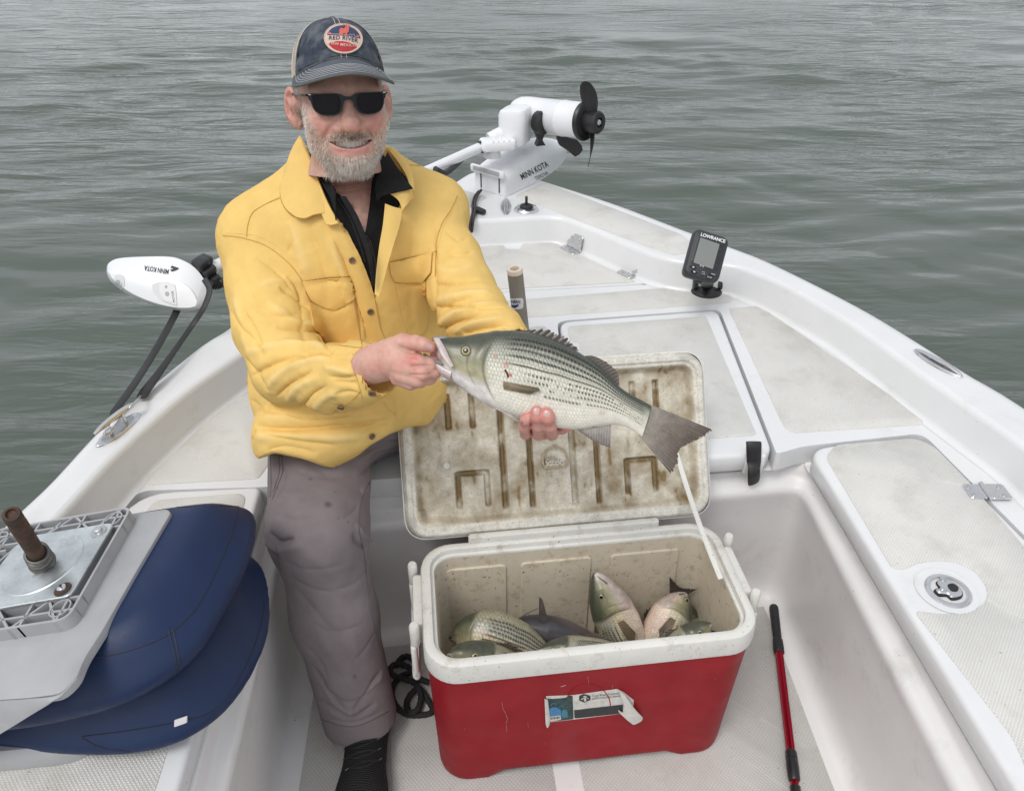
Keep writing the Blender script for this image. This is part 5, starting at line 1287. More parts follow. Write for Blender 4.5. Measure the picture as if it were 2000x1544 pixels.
# shoe ------------------------------------------------------------------------
M_knit = mat('black_knit', (.012, .012, .013), .8, spec=.2, noise_amt=.3, noise_scale=200, bump=.3, bump_scale=500)
def knit():
    nt = M_knit.node_tree; N, L = nt.nodes, nt.links; b = N['Principled BSDF']; co = N.new('ShaderNodeTexCoord'); w = N.new('ShaderNodeTexWave'); w.inputs['Scale'].default_value = 75; w.inputs['Distortion'].default_value = 3; w.bands_direction = 'Y'; L.new(co.outputs['Object'], w.inputs['Vector'])
    w2 = N.new('ShaderNodeTexWave'); w2.inputs['Scale'].default_value = 110; w2.bands_direction = 'X'; L.new(co.outputs['Object'], w2.inputs['Vector'])
    m_ = N.new('ShaderNodeMath'); m_.operation = 'MULTIPLY'; L.new(w.outputs[1], m_.inputs[0]); L.new(w2.outputs[1], m_.inputs[1]); r = N.new('ShaderNodeMapRange'); r.inputs[1].default_value = .55; r.inputs[2].default_value = .95; L.new(m_.outputs[0], r.inputs[0])
    q = N.new('ShaderNodeMix'); q.data_type = 'RGBA'; L.new(r.outputs[0], q.inputs[0]); q.inputs[6].default_value = (.009, .009, .010, 1); q.inputs[7].default_value = (.085, .085, .085, 1); L.new(q.outputs[2], b.inputs['Base Color'])
knit()
M_sole = mat('grey_sole', (.19, .185, .17), .6, noise_amt=.15, noise_scale=60)
sh0 = np.array([-.300, 0, 0])
def shoe(x0, dirv, heel, lab=None):
    """shoe built along dirv from the heel point"""
    d = nrm(dirv); sdv = np.array([-d[1], d[0], 0]); root = None
    def W_(l, w, z): return heel + d * l + sdv * w + UPW * z
    def sd_up(P):
        q = s_cap(P, W_(.05, 0, .055), W_(.20, .004, .045), .042, .044); q = smin(q, s_ell(P, W_(.235, .004, .040), (.050, .062, .036)), .03); q = smin(q, s_cap(P, W_(.06, -.004, .06), W_(.065, -.006, .13), .038, .038), .04)
        return np.maximum(q, .022 - P[..., 2])
    c = W_(.15, 0, .06); V, F = nets(sd_up, c - [.2, .2, .06], c + [.2, .2, .10], .0042); V = relax(V, F, 1)
    up = mp(obj('shoe', V, F, M_knit, None, sharp=None))
    P = [W_(l, w, 0)[:2] for l, w in ((-.002,.0),(.01,-.032),(.08,-.040),(.16,-.046),(.22,-.053),(.265,-.042),(.290,-.008),(.288,.018),(.27,.044),(.22,.058),(.15,.050),(.08,.042),(.01,.034))]
    P = catmull(np.array(P), 5, True); V2, F2 = prism(P, [(-.004, .001), (.002, .006), (.003, .020), (.0, .030), (-.004, .033)]); o = obj('sole', V2, F2, M_sole, None); o.parent = up
    return up, V, F
up, V, F = shoe(0, np.array([.02, -1, 0]), np.array([-.305, 1.045, 0.0])); ShB = bvh(V, F)
lace_m = mat('lace', (.012, .012, .012), .7); eyelet_m = mat('eyelet', (.12, .12, .12), .6)
for k, (xa, ya, xb, yb) in enumerate(((664,1442,732,1424), (670,1462,735,1444), (675,1480,736,1464), (682,1500,738,1484))):
    for dy in (-5, 5):
        L = trace(ShB, [(xa, ya), ((xa+xb)/2, (ya+yb)/2 + dy), (xb, yb)], .0012, 6)
        if len(L) > 2: V, F = tube(L, .0016, 6); o = obj('lace', V, F, lace_m, None); o.parent = up
    for x, y in ((xa - 4, ya + 2), (xb + 4, yb - 2)):
        L = trace(ShB, [(x - 3, y + 2), (x + 3, y - 2)], .001, 3)
        if len(L) > 1: V, F = tube(L, .0012, 6); o = obj('eyelet', V, F, eyelet_m, None); o.parent = up
shoe(0, np.array([-.6, .5, 0]), np.array([-.12, 1.66, .482]))
# head and hands ------------------------------------------------------------------
FO = onD(677, 198, 1.318)                                # between the eyes, on the bridge of the nose
_fw = nrm(EYE - FO); _up0 = np.array([0, 0, 1.0]); _rt = nrm(np.cross(-_fw, _up0)); _up = np.cross(_rt, -_fw)
_a = math.radians(6.5)                                    # face turned a little to his left
_fw2 = _fw * math.cos(_a) + _rt * math.sin(_a); _rt2 = nrm(np.cross(-_fw2, _up)); 
_r = math.radians(-1.0); _up2 = nrm(_up * math.cos(_r) - _rt2 * math.sin(_r)); _rt3 = nrm(np.cross(-_fw2, _up2)); 
_p = math.radians(2.0); _up3 = nrm(_up2 * math.cos(_p) + _fw2 * math.sin(_p)); _fw3 = nrm(np.cross(_rt3, _up3) * -1)
HM = basis(FO, _rt3, -_fw3, _up3)                         # head frame: x right in the picture, y backwards, z up
if np.dot(HM[:3, 1], _fw) > 0: HM[:3, 1] *= -1
HMi = np.linalg.inv(HM)
def hw(p): return xf(np.atleast_2d(p), HM)
def loc_(P): return (P - HM[:3, 3].astype(np.float32)) @ HM[:3, :3].astype(np.float32)
def mouth_z(z, x): return z + .0680 - 4.2 * x * x
def head_sd_l(Q):
    """head in its own frame"""
    X, Y, Z = Q[..., 0], Q[..., 1], Q[..., 2]
    A = np.stack([np.abs(X), Y, Z], -1)                   # mirrored halves
    d = s_ell(Q, (0, .090, .044), (.0715, .096, .074))
    d = smin(d, s_ell(Q, (0, .050, -.022), (.069, .070, .080)), .03)
    d = smin(d, s_ell(Q, (0, .048, -.069), (.0585, .062, .039)), .03)
    d = smin(d, s_sph(Q, (0, .006, -.0875), .0205), .036)
    d = smin(d, s_ell(A, (.042, .011, -.033), (.026, .023, .023)), .018)          # cheeks lifted by the smile
    d = smin(d, s_cap(A, (.010, -.004, .016), (.046, .012, .018), .0115), .016)    # brow
    d = smax(d, -s_ell(A, (.031, -.012, -.002), (.017, .013, .011)), .014)         # eye sockets
    d = smin(d, s_ell(A, (.031, .010, -.003), (.013, .012, .011)), .006)           # lids over the eyes
    n = s_cap(Q, (0, -.003, .002), (0, -.024, -.031), .0090, .0135); n = smin(n, s_ell(Q, (0, -.0275, -.037), (.0160, .0140, .0125)), .008)
    n = smin(n, s_ell(A, (.0180, -.013, -.0405), (.0112, .0135, .0102)), .007); n = smin(n, s_cap(Q, (0, -.018, -.045), (0, -.008, -.051), .0055), .005)
    d = smin(d, n, .007)
    d = smax(d, -s_ell(A, (.0085, -.019, -.0505), (.0045, .006, .0032)), .003)     # nostrils
    d = smin(d, s_ell(Q, (0, .0065, -.056), (.031, .013, .010)), .014)              # upper lip pad
    zz_ = mouth_z(Z, X); 
    M = np.stack([X, Y, zz_], -1)
    d = smin(d, s_ell(M, (0, -.0030, .0072), (.032, .008, .0030)), .004)           # upper lip
    d = smin(d, s_ell(M, (0, -.0030, -.0105), (.028, .0095, .0046)), .005)         # lower lip
    gape = (np.sqrt((np.abs(X) / .0355) ** 4 + (zz_ / (.0060 * np.clip(1 - (X / .0365) ** 2, .02, 1) ** .5)) ** 2) - 1) * .0068
    d = np.where(Y < .026, np.maximum(d, -gape), d)                                # open smile
    d = smax(d, -s_cap(A, (.021, -.0075, -.040), (.040, .001, -.062), .0020), .008)   # smile folds
    d = smax(d, -s_cap(Q, (-.012, -.004, -.088), (.012, -.004, -.088), .0025), .012)
    # ears
    e0 = np.array([.0745, .100, -.008], np.float32); ca, sa = math.cos(math.radians(26)), math.sin(math.radians(26))
    E = A - e0; ex = E[..., 0] * ca + E[..., 1] * sa * -1 * -1; 
    ex = E[..., 0] * ca - E[..., 1] * sa; ey = E[..., 0] * sa + E[..., 1] * ca; ez = E[..., 2]
    Eq = np.stack([ex, ey - .010 - .10 * ez * 0, ez + .10 * ey], -1)
    ear = s_ell(Eq, (.004, .004, .0), (.0085, .0215, .0335)); ear = smin(ear, s_ell(Eq, (.001, -.008, -.028), (.0085, .010, .012)), .01)
    ear = smax(ear, -s_ell(Eq, (.0085, -.001, .002), (.0065, .0125, .022)), .004)
    ear = smin(ear, s_cap(Eq, (.003, -.002, -.012), (.006, .008, .012), .0042, .0030), .004)
    ear = smin(ear, s_cap(A, (.062, .094, -.006), (.079, .100, -.006), .013, .010), .008)
    d = smin(d, ear, .008)
    return d
def head_sd(P):
    Q = loc_(P); d = head_sd_l(Q)
    nk = s_cap(Q, (.0, .088, -.075), (-.006, .112, -.205), .0585, .066); nk = smin(nk, s_cap(Q, (-.006, .105, -.185), (-.012, .150, -.30), .07, .11), .05)
    nk = smin(nk, s_sph(Q, (.004, .047, -.165), .012), .03)                        # throat
    return smin(d, nk, .022)
c = hw([0, .07, -.05])[0]
corners = np.array([[x, y, z] for x in (-.12, .12) for y in (-.05, .21) for z in (-.30, .145)]); cw = hw(corners)
# work in the head's own axes for an even grid
def head_loc(Q):
    d = head_sd_l(Q)
    nk = s_cap(Q, (.0, .088, -.075), (-.006, .112, -.205), .0585, .066); nk = smin(nk, s_cap(Q, (-.006, .105, -.185), (-.012, .150, -.30), .07, .11), .05)
    nk = smin(nk, s_sph(Q, (.004, .047, -.165), .012), .03)
    d = smin(d, nk, .022)
    Pw = Q @ HM[:3, :3].T.astype(np.float32) + HM[:3, 3].astype(np.float32)
    return np.where(Q[..., 2] < -.125, smax(d, torso(Pw) + .027 + .25 * np.maximum(0, .0 + Q[..., 2] + .165), .01), d)
HVl, HF = nets(head_loc, (-.125, -.052, -.285), (.125, .215, .142), .0020); HVl = relax(HVl, HF, 1, .5)
x, y, z = HVl.T
nl = noise(HVl, 60, 3, 3); n2 = noise(HVl, 160, 7, 2)
HVl = HVl + normals(HVl, HF) * (.0006 * nl + .00025 * n2)[:, None]
hc = np.tile(np.array([.53, .315, .25]), (len(HVl), 1))
def blob(cx, cy, cz, rx, ry, rz): return np.exp(-(((np.abs(x) - cx) / rx) ** 2 + ((y - cy) / ry) ** 2 + ((z - cz) / rz) ** 2))
rosy = blob(.044, .0, -.036, .022, .04, .020) + .9 * blob(0, -.028, -.036, .015, .016, .014) + .7 * blob(.085, .11, 0, .02, .05, .05) + .35 * blob(0, .0, .04, .05, .03, .02)
hc = lerp(hc, np.array([.56, .225, .185]), np.clip(rosy * (.75 + .35 * nl), 0, .85)[:, None])
mzv = mouth_z(z, x)
lips = np.exp(-((mzv + .0112) / .0042) ** 2) * sstep(.031, .024, np.abs(x)) * (y < .015); hc = lerp(hc, np.array([.56, .22, .21]), np.clip(lips * .85, 0, 1)[:, None])
inside = (np.abs(mzv) < .0066) & (np.abs(x) < .034) & (y > .0015) & (y < .04); hc[inside] = (.05, .012, .012)
def beard_mask(x, y, z):
    ax = np.abs(x); mz = mouth_z(z, x)
    side = sstep(.056, .066, ax) * sstep(.004, -.012, z) * sstep(.088, .074, y)                      # sideburns
    line = -.058 + .030 * sstep(.040, .064, ax)
    low = sstep(line + .006, line - .008, z) * sstep(.098, .086, y)
    lipz = sstep(.041, .035, ax) * sstep(.0095, .0070, mz) * sstep(-.0205, -.0165, mz)                # keep off the lips
    mus = sstep(.043, .036, ax) * sstep(-.0460 - .10 * ax, -.0500 - .10 * ax, z) * sstep(.0085, .0110, mz)
    m = np.maximum(np.maximum(side, low * (1 - lipz)), mus) * (1 - sstep(.034, .050, y) * sstep(-.074, -.086, z))
    return np.clip(m, 0, 1)
bm = beard_mask(x, y, z)
hc = lerp(hc, np.array([.58, .41, .33]), (bm * .6)[:, None]); hc *= (1 + .07 * n2)[:, None]
HV = xf(HVl, HM); HB0 = bvh(HV, HF)
HV, hd = strokes(HV, HF, HB0, [([(657,236),(645,250),(637,268),(636,284)],-2.6,2.6),([(704,235),(716,249),(725,264),(729,278)],-2.6,2.6),([(657,228),(653,238),(656,247),(664,251)],-1.8,1.8),([(701,227),(705,237),(702,246),(694,250)],-1.8,1.8),([(646,236),(632,252),(624,268)],1.6,4),([(715,234),(728,248),(734,262)],1.6,4),([(606,230),(622,235),(640,232)],-.9,1.6),([(714,228),(732,232),(748,224)],-.9,1.6),([(596,200),(602,206),(604,214)],-.8,1.3),([(640,366),(668,374),(700,370)],-1.2,2.5),([(634,350),(665,360),(705,356)],-1.0,2.5),([(668,252),(672,262),(672,268)],-.7,1.5),([(684,252),(685,262),(684,268)],-.7,1.5),([(648,292),(672,297),(700,291)],-1.4,3)])
# hands ---------------------------------------------------------------------------
HD = 1.205
def hcap(P, a, b): return s_cap(P, onD(a[0], a[1], HD + a[2]), onD(b[0], b[1], HD + b[2]), PXR(a[3], HD + a[2]), PXR(b[3], HD + b[2]))
def finger(P, pts, k=.006):
    d = None
    for a, b in zip(pts[:-1], pts[1:]): q = hcap(P, a, b); d = q if d is None else smin(d, q, k)
    return d
RH = dict(palm=[(722,712,.032,29),(752,703,.016,30),(780,698,.006,34),(796,712,.006,32)], thumb=[(758,686,.004,23),(786,670,-.012,18.5),(812,669,-.020,14),(828,673,-.022,12.5),(842,679,-.020,10.2)],
    index=[(784,698,-.008,20),(816,709,-.020,15.5),(841,711,-.012,13),(853,702,.002,11),(850,691,.004,10)], middle=[(784,716,-.012,20),(824,728,-.018,15),(848,726,-.004,13),(852,716,.016,11)],
    ring=[(782,731,-.008,18),(815,742,-.012,14),(840,738,.002,12.5),(842,728,.02,11)], pinky=[(778,738,-.002,16),(802,747,-.002,13.5),(822,745,.008,11),(826,735,.022,10)])
def rhand_sd(P):
    d = finger(P, RH['palm'], .02); d = smin(d, finger(P, RH['thumb'], .005), .006)
    f = None
    for k in ('index', 'middle', 'ring', 'pinky'):
        q = finger(P, RH[k]); f = q if f is None else smin(f, q, .0014)
    d = smin(d, f, .006)
    d = smin(d, s_cap(P, onD(690, 728, 1.290), onD(735, 710, 1.232), .031, .026), .02)
    return d
a_ = onD(785, 705, HD); RV, RF = nets(rhand_sd, a_ - [.115, .09, .075], a_ + [.085, .12, .075], .0019)
LH = [[(1026,848,.028,11),(1024,832,-.006,11),(1026,820,-.026,9.5),(1031,813,-.031,8)], [(1052,848,.026,13),(1051,830,-.012,12.3),(1049,812,-.034,12),(1047.5,802,-.038,10.5)], [(1078,848,.026,13),(1074,830,-.012,13),(1070,814,-.034,12.5),(1068,806,-.038,11.3)], [(1098,838,.026,11),(1104,834,.006,8.5),(1112,836,.0,6)]]
def lhand_sd(P):
    d = finger(P, [(1040,832,.05,20),(1062,828,.052,24),(1080,830,.05,20)], .02)
    f = None
    for q_ in LH: q = finger(P, q_); f = q if f is None else smin(f, q, .0022)
    d = smin(d, f, .008); d = smin(d, finger(P, [(1060,820,.056,22),(1050,780,.072,26),(1012,690,.085,28)], .02), .02)
    return d
a_ = onD(1058, 800, HD + .03); LV, LF = nets(lhand_sd, a_ - [.085, .10, .075], a_ + [.075, .10, .135], .0019)
def handcol(V, tips, base=(.60, .36, .285)):
    c = np.tile(np.array(base), (len(V), 1)); n = noise(V, 70, 2, 3); c = lerp(c, np.array([.58, .265, .215]), np.clip(.38 + .5 * n, 0, .8)[:, None])
    for t in tips:
        p = onD(t[0], t[1], HD + t[2]); c = lerp(c, np.array([.60, .20, .175]), np.exp(-(np.linalg.norm(V - p, axis=1) / .012) ** 2)[:, None] * .8)
    return c
RV = relax(RV, RF, 1); LV = relax(LV, LF, 1)
RB = bvh(RV, RF)
RV2, rd = strokes(RV, RF, RB, [([(776,674),(795,684),(812,688)],-3.2,2.6),([(790,698),(806,696),(822,702)],-2.4,2.0),([(800,716),(828,714),(846,716)],-2.6,2.2),([(796,732),(826,732),(848,730)],-2.6,2.2),([(818,663),(822,668),(820,674)],-.6,1.5),([(780,676),(796,690),(806,694)],-1,1.6),([(840,697),(852,703)],-.8,1.6),([(770,690),(782,694),(794,696)],-.8,1.8),([(756,672),(764,690),(768,710)],.7,3)])
rc = handcol(RV2, [(843,682,-.02),(850,690,0),(850,712,0),(806,700,-.03)]); lc = handcol(LV, [(1031,813,-.03),(1048,802,-.04),(1068,806,-.04),(1110,836,0)], (.60, .32, .265))
Vall = np.vstack([HV, RV2, LV]); n1, n2_ = len(HV), len(RV2); Fall = np.vstack([HF, RF + n1, LF + n1 + n2_]); Call = np.vstack([hc, rc, lc])
def join(V, F, q1, q2, path):
    """bridge quad q1 to quad q2 along a path, so that the body is one skin"""
    F = np.asarray(F); a, b = F[q1], F[q2][::-1]; P = np.vstack([V[a].mean(0), path, V[b].mean(0)]); P = catmull(P, 6); n = len(P); rows = [list(a)]; V = list(map(tuple, V)); T, N_, B_ = frames(P)
    pa_, pb_ = np.array([V[i] for i in a]), np.array([V[i] for i in b])
    for i in range(1, n - 1):
        t_ = i / (n - 1); r_ = .034 * min(1, 6 * t_, 6 * (1 - t_)); o_ = (pa_ - pa_.mean(0)) * (1 - t_) + (pb_ - pb_.mean(0)) * t_; o_ = nrm(o_) * max(r_, .0015); idx = len(V); V += [tuple(P[i] + q) for q in o_]; rows.append(list(range(idx, idx + 4)))
    rows.append(list(b)); G = [(r0[k], r0[(k + 1) % 4], r1[(k + 1) % 4], r1[k]) for r0, r1 in zip(rows[:-1], rows[1:]) for k in range(4)]
    keep = np.ones(len(F), bool); keep[[q1, q2]] = False; return np.array(V), np.vstack([F[keep], np.array(G)])
def near_face(V, F, p, lo, hi): c_ = V[F].mean(1); d_ = np.linalg.norm(c_ - p, axis=1); m_ = (F[:, 0] >= lo) & (F[:, 0] < hi); d_[~m_] = 9; return int(np.argmin(d_))
for arm_, lo, hi in ((R_ARM, n1, n1 + n2_), (L_ARM, n1 + n2_, n1 + n2_ + len(LV))):
    pts_ = np.array([P_(*a[:3]) for a in arm_]); q1 = near_face(Vall, Fall, hw([(-.03 if arm_ is R_ARM else .03), .15, -.285])[0], 0, n1); q2 = near_face(Vall, Fall, onD(690, 728, 1.31) if arm_ is R_ARM else onD(1004, 670, HD + .11), lo, hi); nv0 = len(Vall)
    Vall, Fall = join(Vall, Fall, q1, q2, pts_[:-1]); Call = np.vstack([Call, np.tile(np.array([.55, .34, .27]), (len(Vall) - nv0, 1))])
def largest(V, F, C):
    """keep the one connected skin"""
    lab = np.arange(len(V)); 
    for _ in range(4000):
        m_ = lab[F].min(1); old = lab.copy(); np.minimum.at(lab, F.ravel(), np.repeat(m_, F.shape[1])); lab = lab[lab]
        if np.array_equal(old, lab): break
    u, c_ = np.unique(lab, return_counts=True); k_ = lab == u[np.argmax(c_)]; idx = np.cumsum(k_) - 1; return V[k_], idx[F[k_[F[:, 0]]]], C[k_]
Vall, Fall, Call = largest(Vall, Fall, Call)
body_man = mp(obj('body', Vall, Fall, M_skin, None, sharp=None, col=np.clip(Call, .002, .9)))
HB = bvh(HV, HF); RB = bvh(RV2, RF); LB = bvh(LV, LF)
def bp_(o): o.parent = body_man; return o
M_nail = mat('nail', (.56, .36, .31), .28, coat=.5)
def nail(B, px, py, rx, ry, ang):
    a = np.radians(np.linspace(0, 360, 18, endpoint=False)); ca, sa = math.cos(math.radians(ang)), math.sin(math.radians(ang))
    xs, ys = np.sign(np.cos(a)) * np.abs(np.cos(a)) ** .7 * rx, np.sign(np.sin(a)) * np.abs(np.sin(a)) ** .7 * ry
    V, F = sheet(B, np.c_[px + xs * ca - ys * sa, py + xs * sa + ys * ca], -.0003, .0009, 2.2, .0004); bp_(obj('nail', V, F, M_nail, None))
nail(RB, 838, 676, 6.2, 5.0, 25); nail(LB, 1048, 803, 6.2, 6.8, 5); nail(LB, 1068, 808, 7, 6.4, 8); nail(LB, 1031, 818, 3.5, 4.5, 10)
# teeth
M_tooth = mat('tooth', (.80, .77, .69), .25, coat=.4)
xs = np.array([-.0285,-.0230,-.0172,-.0112,-.0042,.0042,.0112,.0172,.0230,.0285]) ; wsz = [.0054,.0060,.0062,.0064,.0086,.0086,.0064,.0062,.0060,.0054]
for xx, ww in zip(xs, wsz):
    V, F = rbox(ww, .004, .0118 if abs(xx) < .006 else .0106, .0012); yaw = -xx * 20; M = Matrix.Translation((xx, -.0012 + 8.0 * xx * xx, -.0686 + 4.2 * xx * xx + (.0006 if abs(xx) > .006 else 0))) @ Matrix.Rotation(-yaw, 4, 'Z')
    bp_(obj('tooth', xf(xf(V, M), HM), F, M_tooth, None))
V, F = rbox(.060, .010, .016, .004); bp_(obj('mouth_cavity', xf(xf(V, Matrix.Translation((0, .0225, -.066))), HM), F, mat('mouth_dark', (.06, .015, .015), .6), None))
# beard and hair: single strands
def strands(n, maskf, dirf, lenf, colf, r0=.00032, seed=5, name='beard', lo=(-.09, -.05, -.135), hi=(.09, .13, .06)):
    q = np.random.default_rng(seed); Nl = normals(HVl, HF); F4 = HF; cen = HVl[F4].mean(1); fm = maskf(cen); 
    ar = np.linalg.norm(np.cross(HVl[F4[:, 2]] - HVl[F4[:, 0]], HVl[F4[:, 3]] - HVl[F4[:, 1]]), axis=1); w = ar * fm; w /= w.sum()
    idx = q.choice(len(F4), n, p=w); uv = q.random((n, 2)); a = HVl[F4[idx, 0]]; b = HVl[F4[idx, 1]]; c_ = HVl[F4[idx, 2]]; d = HVl[F4[idx, 3]]
    R0 = (a * (1 - uv[:, :1]) + b * uv[:, :1]) * (1 - uv[:, 1:]) + (d * (1 - uv[:, :1]) + c_ * uv[:, :1]) * uv[:, 1:]; Nn = nrm(Nl[F4[idx, 0]])
    D0 = nrm(dirf(R0, Nn) + q.normal(0, .30, (n, 3))); L = lenf(R0) * q.uniform(.6, 1.25, n); C = colf(R0, q)
    D0 = nrm(D0 - Nn * np.minimum(0, np.sum(D0 * Nn, 1) - .12)[:, None])
    k = 4; segs = []
    curl = nrm(q.normal(0, 1, (n, 3)))
    for i in range(k):
        t = i / (k - 1); segs.append(R0 - Nn * .0006 + D0 * (L * t)[:, None] + np.array([0, 0, -1.0]) * (L * t * t * .28)[:, None] + curl * (L * .10 * math.sin(t * 3))[:, None])
    V = []; side = nrm(np.cross(D0, Nn)); up_ = nrm(np.cross(side, D0))
    rings = []
    for i in range(k):
        rr = r0 * (1 - .75 * i / (k - 1)); rings.append(np.stack([segs[i] + side * rr, segs[i] - side * rr * .6 + up_ * rr * .8, segs[i] - side * rr * .6 - up_ * rr * .8], 1))
    V = np.stack(rings, 1).reshape(-1, 3); base = np.arange(n)[:, None] * (3 * k); F = []
    for i in range(k - 1):
        for j in range(3): F.append(base + np.array([i * 3 + j, i * 3 + (j + 1) % 3, (i + 1) * 3 + (j + 1) % 3, (i + 1) * 3 + j])[None])
    F = np.vstack(F); o = obj(name, xf(V, HM), F, M_hair, None, sharp=None, col=np.repeat(C, 3 * k, 0)); tag(o, kind='stuff'); return bp_(o)
M_hair = mat('hair', attr=True, rough=.5, spec=.35)
def bcol(R0, q):
    g = q.random((len(R0), 1)); z = R0[:, 2:3]; ax = np.abs(R0[:, :1]); white = np.array([.92, .90, .86]); tan = np.array([.62, .47, .35]); dk = np.array([.20, .14, .10])
    pw = .70 + .45 * sstep(-.085, -.105, z) + .25 * sstep(.05, .068, ax) - .28 * sstep(-.075, -.055, z) * sstep(.045, .03, ax)
    c = np.where(g < pw, white, tan); d = (q.random((len(R0), 1)) < .12 + .3 * sstep(.016, .006, ax) * sstep(-.068, -.058, z)); return np.where(d, dk, c) * q.uniform(.8, 1.15, (len(R0), 1))
strands(7600, lambda c: beard_mask(*c.T) * (.34 + .66 * sstep(-.06, -.09, c[:, 2]) + .9 * (np.abs(c[:, 0]) < .042) * (c[:, 2] > -.066)), lambda R0, N: N * .5 + np.stack([R0[:, 0] * 4, -.15 + 0 * R0[:, 0], -.85 + 0 * R0[:, 0]], 1), lambda R0: .0046 + .0026 * sstep(-.085, -.106, R0[:, 2]), bcol)
def mmask(c): x_, y_, z_ = c.T; mz_ = mouth_z(z_, x_); ax = np.abs(x_); return sstep(.044, .036, ax) * sstep(-.0455 - .12 * ax, -.0490 - .12 * ax, z_) * sstep(.0088, .0112, mz_) * (y_ < .03)
strands(1700, mmask, lambda R0, N: N * .35 + np.stack([R0[:, 0] * 14, -.1 + 0 * R0[:, 0], -.8 + 0 * R0[:, 0]], 1), lambda R0: .0044 + 0 * R0[:, 0], lambda R0, q: np.where(q.random((len(R0), 1)) < .35 - .25 * np.exp(-(R0[:, :1] / .010) ** 2), np.array([.80, .74, .67]), np.where(q.random((len(R0), 1)) < .5, np.array([.46, .34, .25]), np.array([.32, .23, .16]))) * q.uniform(.8, 1.15, (len(R0), 1)), name='moustache', seed=15)
def hmask(c):
    ax = np.abs(c[:, 0]); return sstep(.060, .068, ax) * sstep(.052, .06, c[:, 1]) * sstep(.096, .088, c[:, 1]) * sstep(-.03, -.02, c[:, 2]) * sstep(.05, .04, c[:, 2])
strands(900, hmask, lambda R0, N: N * .25 + np.stack([0 * R0[:, 0], .35 + 0 * R0[:, 0], -.9 + 0 * R0[:, 0]], 1), lambda R0: .009 + 0 * R0[:, 0], lambda R0, q: np.array([.58, .52, .45]) * q.uniform(.6, 1.15, (len(R0), 1)), name='hair', seed=8)
# sunglasses -----------------------------------------------------------------------
M_frame = mat('glasses_frame', (.006, .006, .007), .22, spec=.3); M_lens = mat('dark_lens', (.004, .003, .005), .04, spec=.16); M_rivet = mat('rivet', (.7, .7, .68), .25, metal=1.0)
glasses = mp(empty('sunglasses')); 
def gp(o, parent=None): o.parent = parent or glasses; return o
glasses.matrix_parent_inverse = Matrix.Identity(4); glasses.parent = None; glasses.parent = body_man
GS = .000838
def g2(px, py): 
    """picture offset from the nose bridge -> glasses plane (x, z), straightened"""
    dx, dz = (px - 676) * GS, -(py - 183) * GS; c_, s_ = math.cos(math.radians(-2.9)), math.sin(math.radians(-2.9)); return (dx * c_ - dz * s_ * -1, dz * c_ - dx * s_)
def gshape(P, t0, t1): 
    """extruded outline wrapped round the face: x, z plate -> head frame"""
    V, F = prism(np.array(P), [(-.0006, t0), (0, t0 + .0006), (0, t1 - .0008), (-.0008, t1)])
    V = V * [.96, 1, 1]; Vh = np.c_[V[:, 0], -.0245 - V[:, 2] + 2.3 * V[:, 0] ** 2 + .03 * (V[:, 1] + .02), V[:, 1] * .84 + .0075]; return xf(Vh, HM), F
half_out = [(0,.0006),(.006,.0014),(.012,.0052),(.022,.0072),(.040,.0074),(.058,.0078),(.0655,.0062),(.0648,-.0025),(.0625,-.0055),(.0605,-.016),(.056,-.0255),(.047,-.0315),(.034,-.0335),(.023,-.0325),(.015,-.0275),(.0105,-.018),(.0075,-.0085),(.004,-.0052),(0,-.0050)]
outl = np.array(half_out + [(-x, z) for x, z in half_out[::-1][1:-1]]); lens_h = [(.0145,-.003),(.0165,.0030),(.024,.0050),(.040,.0052),(.054,.0050),(.0585,.0030),(.0592,-.004),(.0575,-.016),(.0535,-.0235),(.0455,-.0287),(.034,-.0305),(.0245,-.0296),(.018,-.025),(.0145,-.0165),(.0138,-.009)]
lp = catmull(np.array(lens_h), 4, True); lm = np.c_[-lp[:, 0], lp[:, 1]][::-1]
op = catmull(outl, 3, True); op = op if area2(op) > 0 else op[::-1]
v2, f2 = fill2d(op, [lp if area2(lp) > 0 else lp[::-1], lm if area2(lm) > 0 else lm[::-1]])
n = len(v2); 
def wrap(V2, t): V2 = V2[:, :2] * [.96, 1]; return xf(np.c_[V2[:, 0], -.0245 - t + 2.3 * V2[:, 0] ** 2 + .03 * (V2[:, 1] + .02), V2[:, 1] * .84 + .0075], HM)
Vg = np.vstack([wrap(v2, .0042), wrap(v2, 0)]); from collections import Counter
ec = Counter((f[i], f[(i + 1) % 3]) for f in f2 for i in range(3)); rim = [(a, b) for a, b in ec if (b, a) not in ec]
Fg = [tuple(f) for f in f2] + [tuple(i + n for i in f[::-1]) for f in f2] + [(b, a, a + n, b + n) for a, b in rim]
gp(obj('frame', Vg, Fg, M_frame, None, sharp=40))
for L in (lp, lm): V, F = gshape(L if area2(L) > 0 else L[::-1], .0012, .0026); gp(obj('lens', V, F, M_lens, None))
for s_ in (-1, 1):
    P = catmull(hw([[s_ * .0635, -.014, .0115], [s_ * .0715, .010, .0115], [s_ * .0775, .060, .012], [s_ * .079, .095, .012], [s_ * .078, .115, -.006]]), 6); V, F = tube(P, .0030, 8, flat=.6); gp(obj('temple', V, F, M_frame, None))
    V, F = rbox(.0046, .0012, .0018, .0005); gp(obj('rivet', xf(xf(V, Matrix.Translation((s_ * .0605, -.0205, .0125))), HM), F, M_rivet, None))
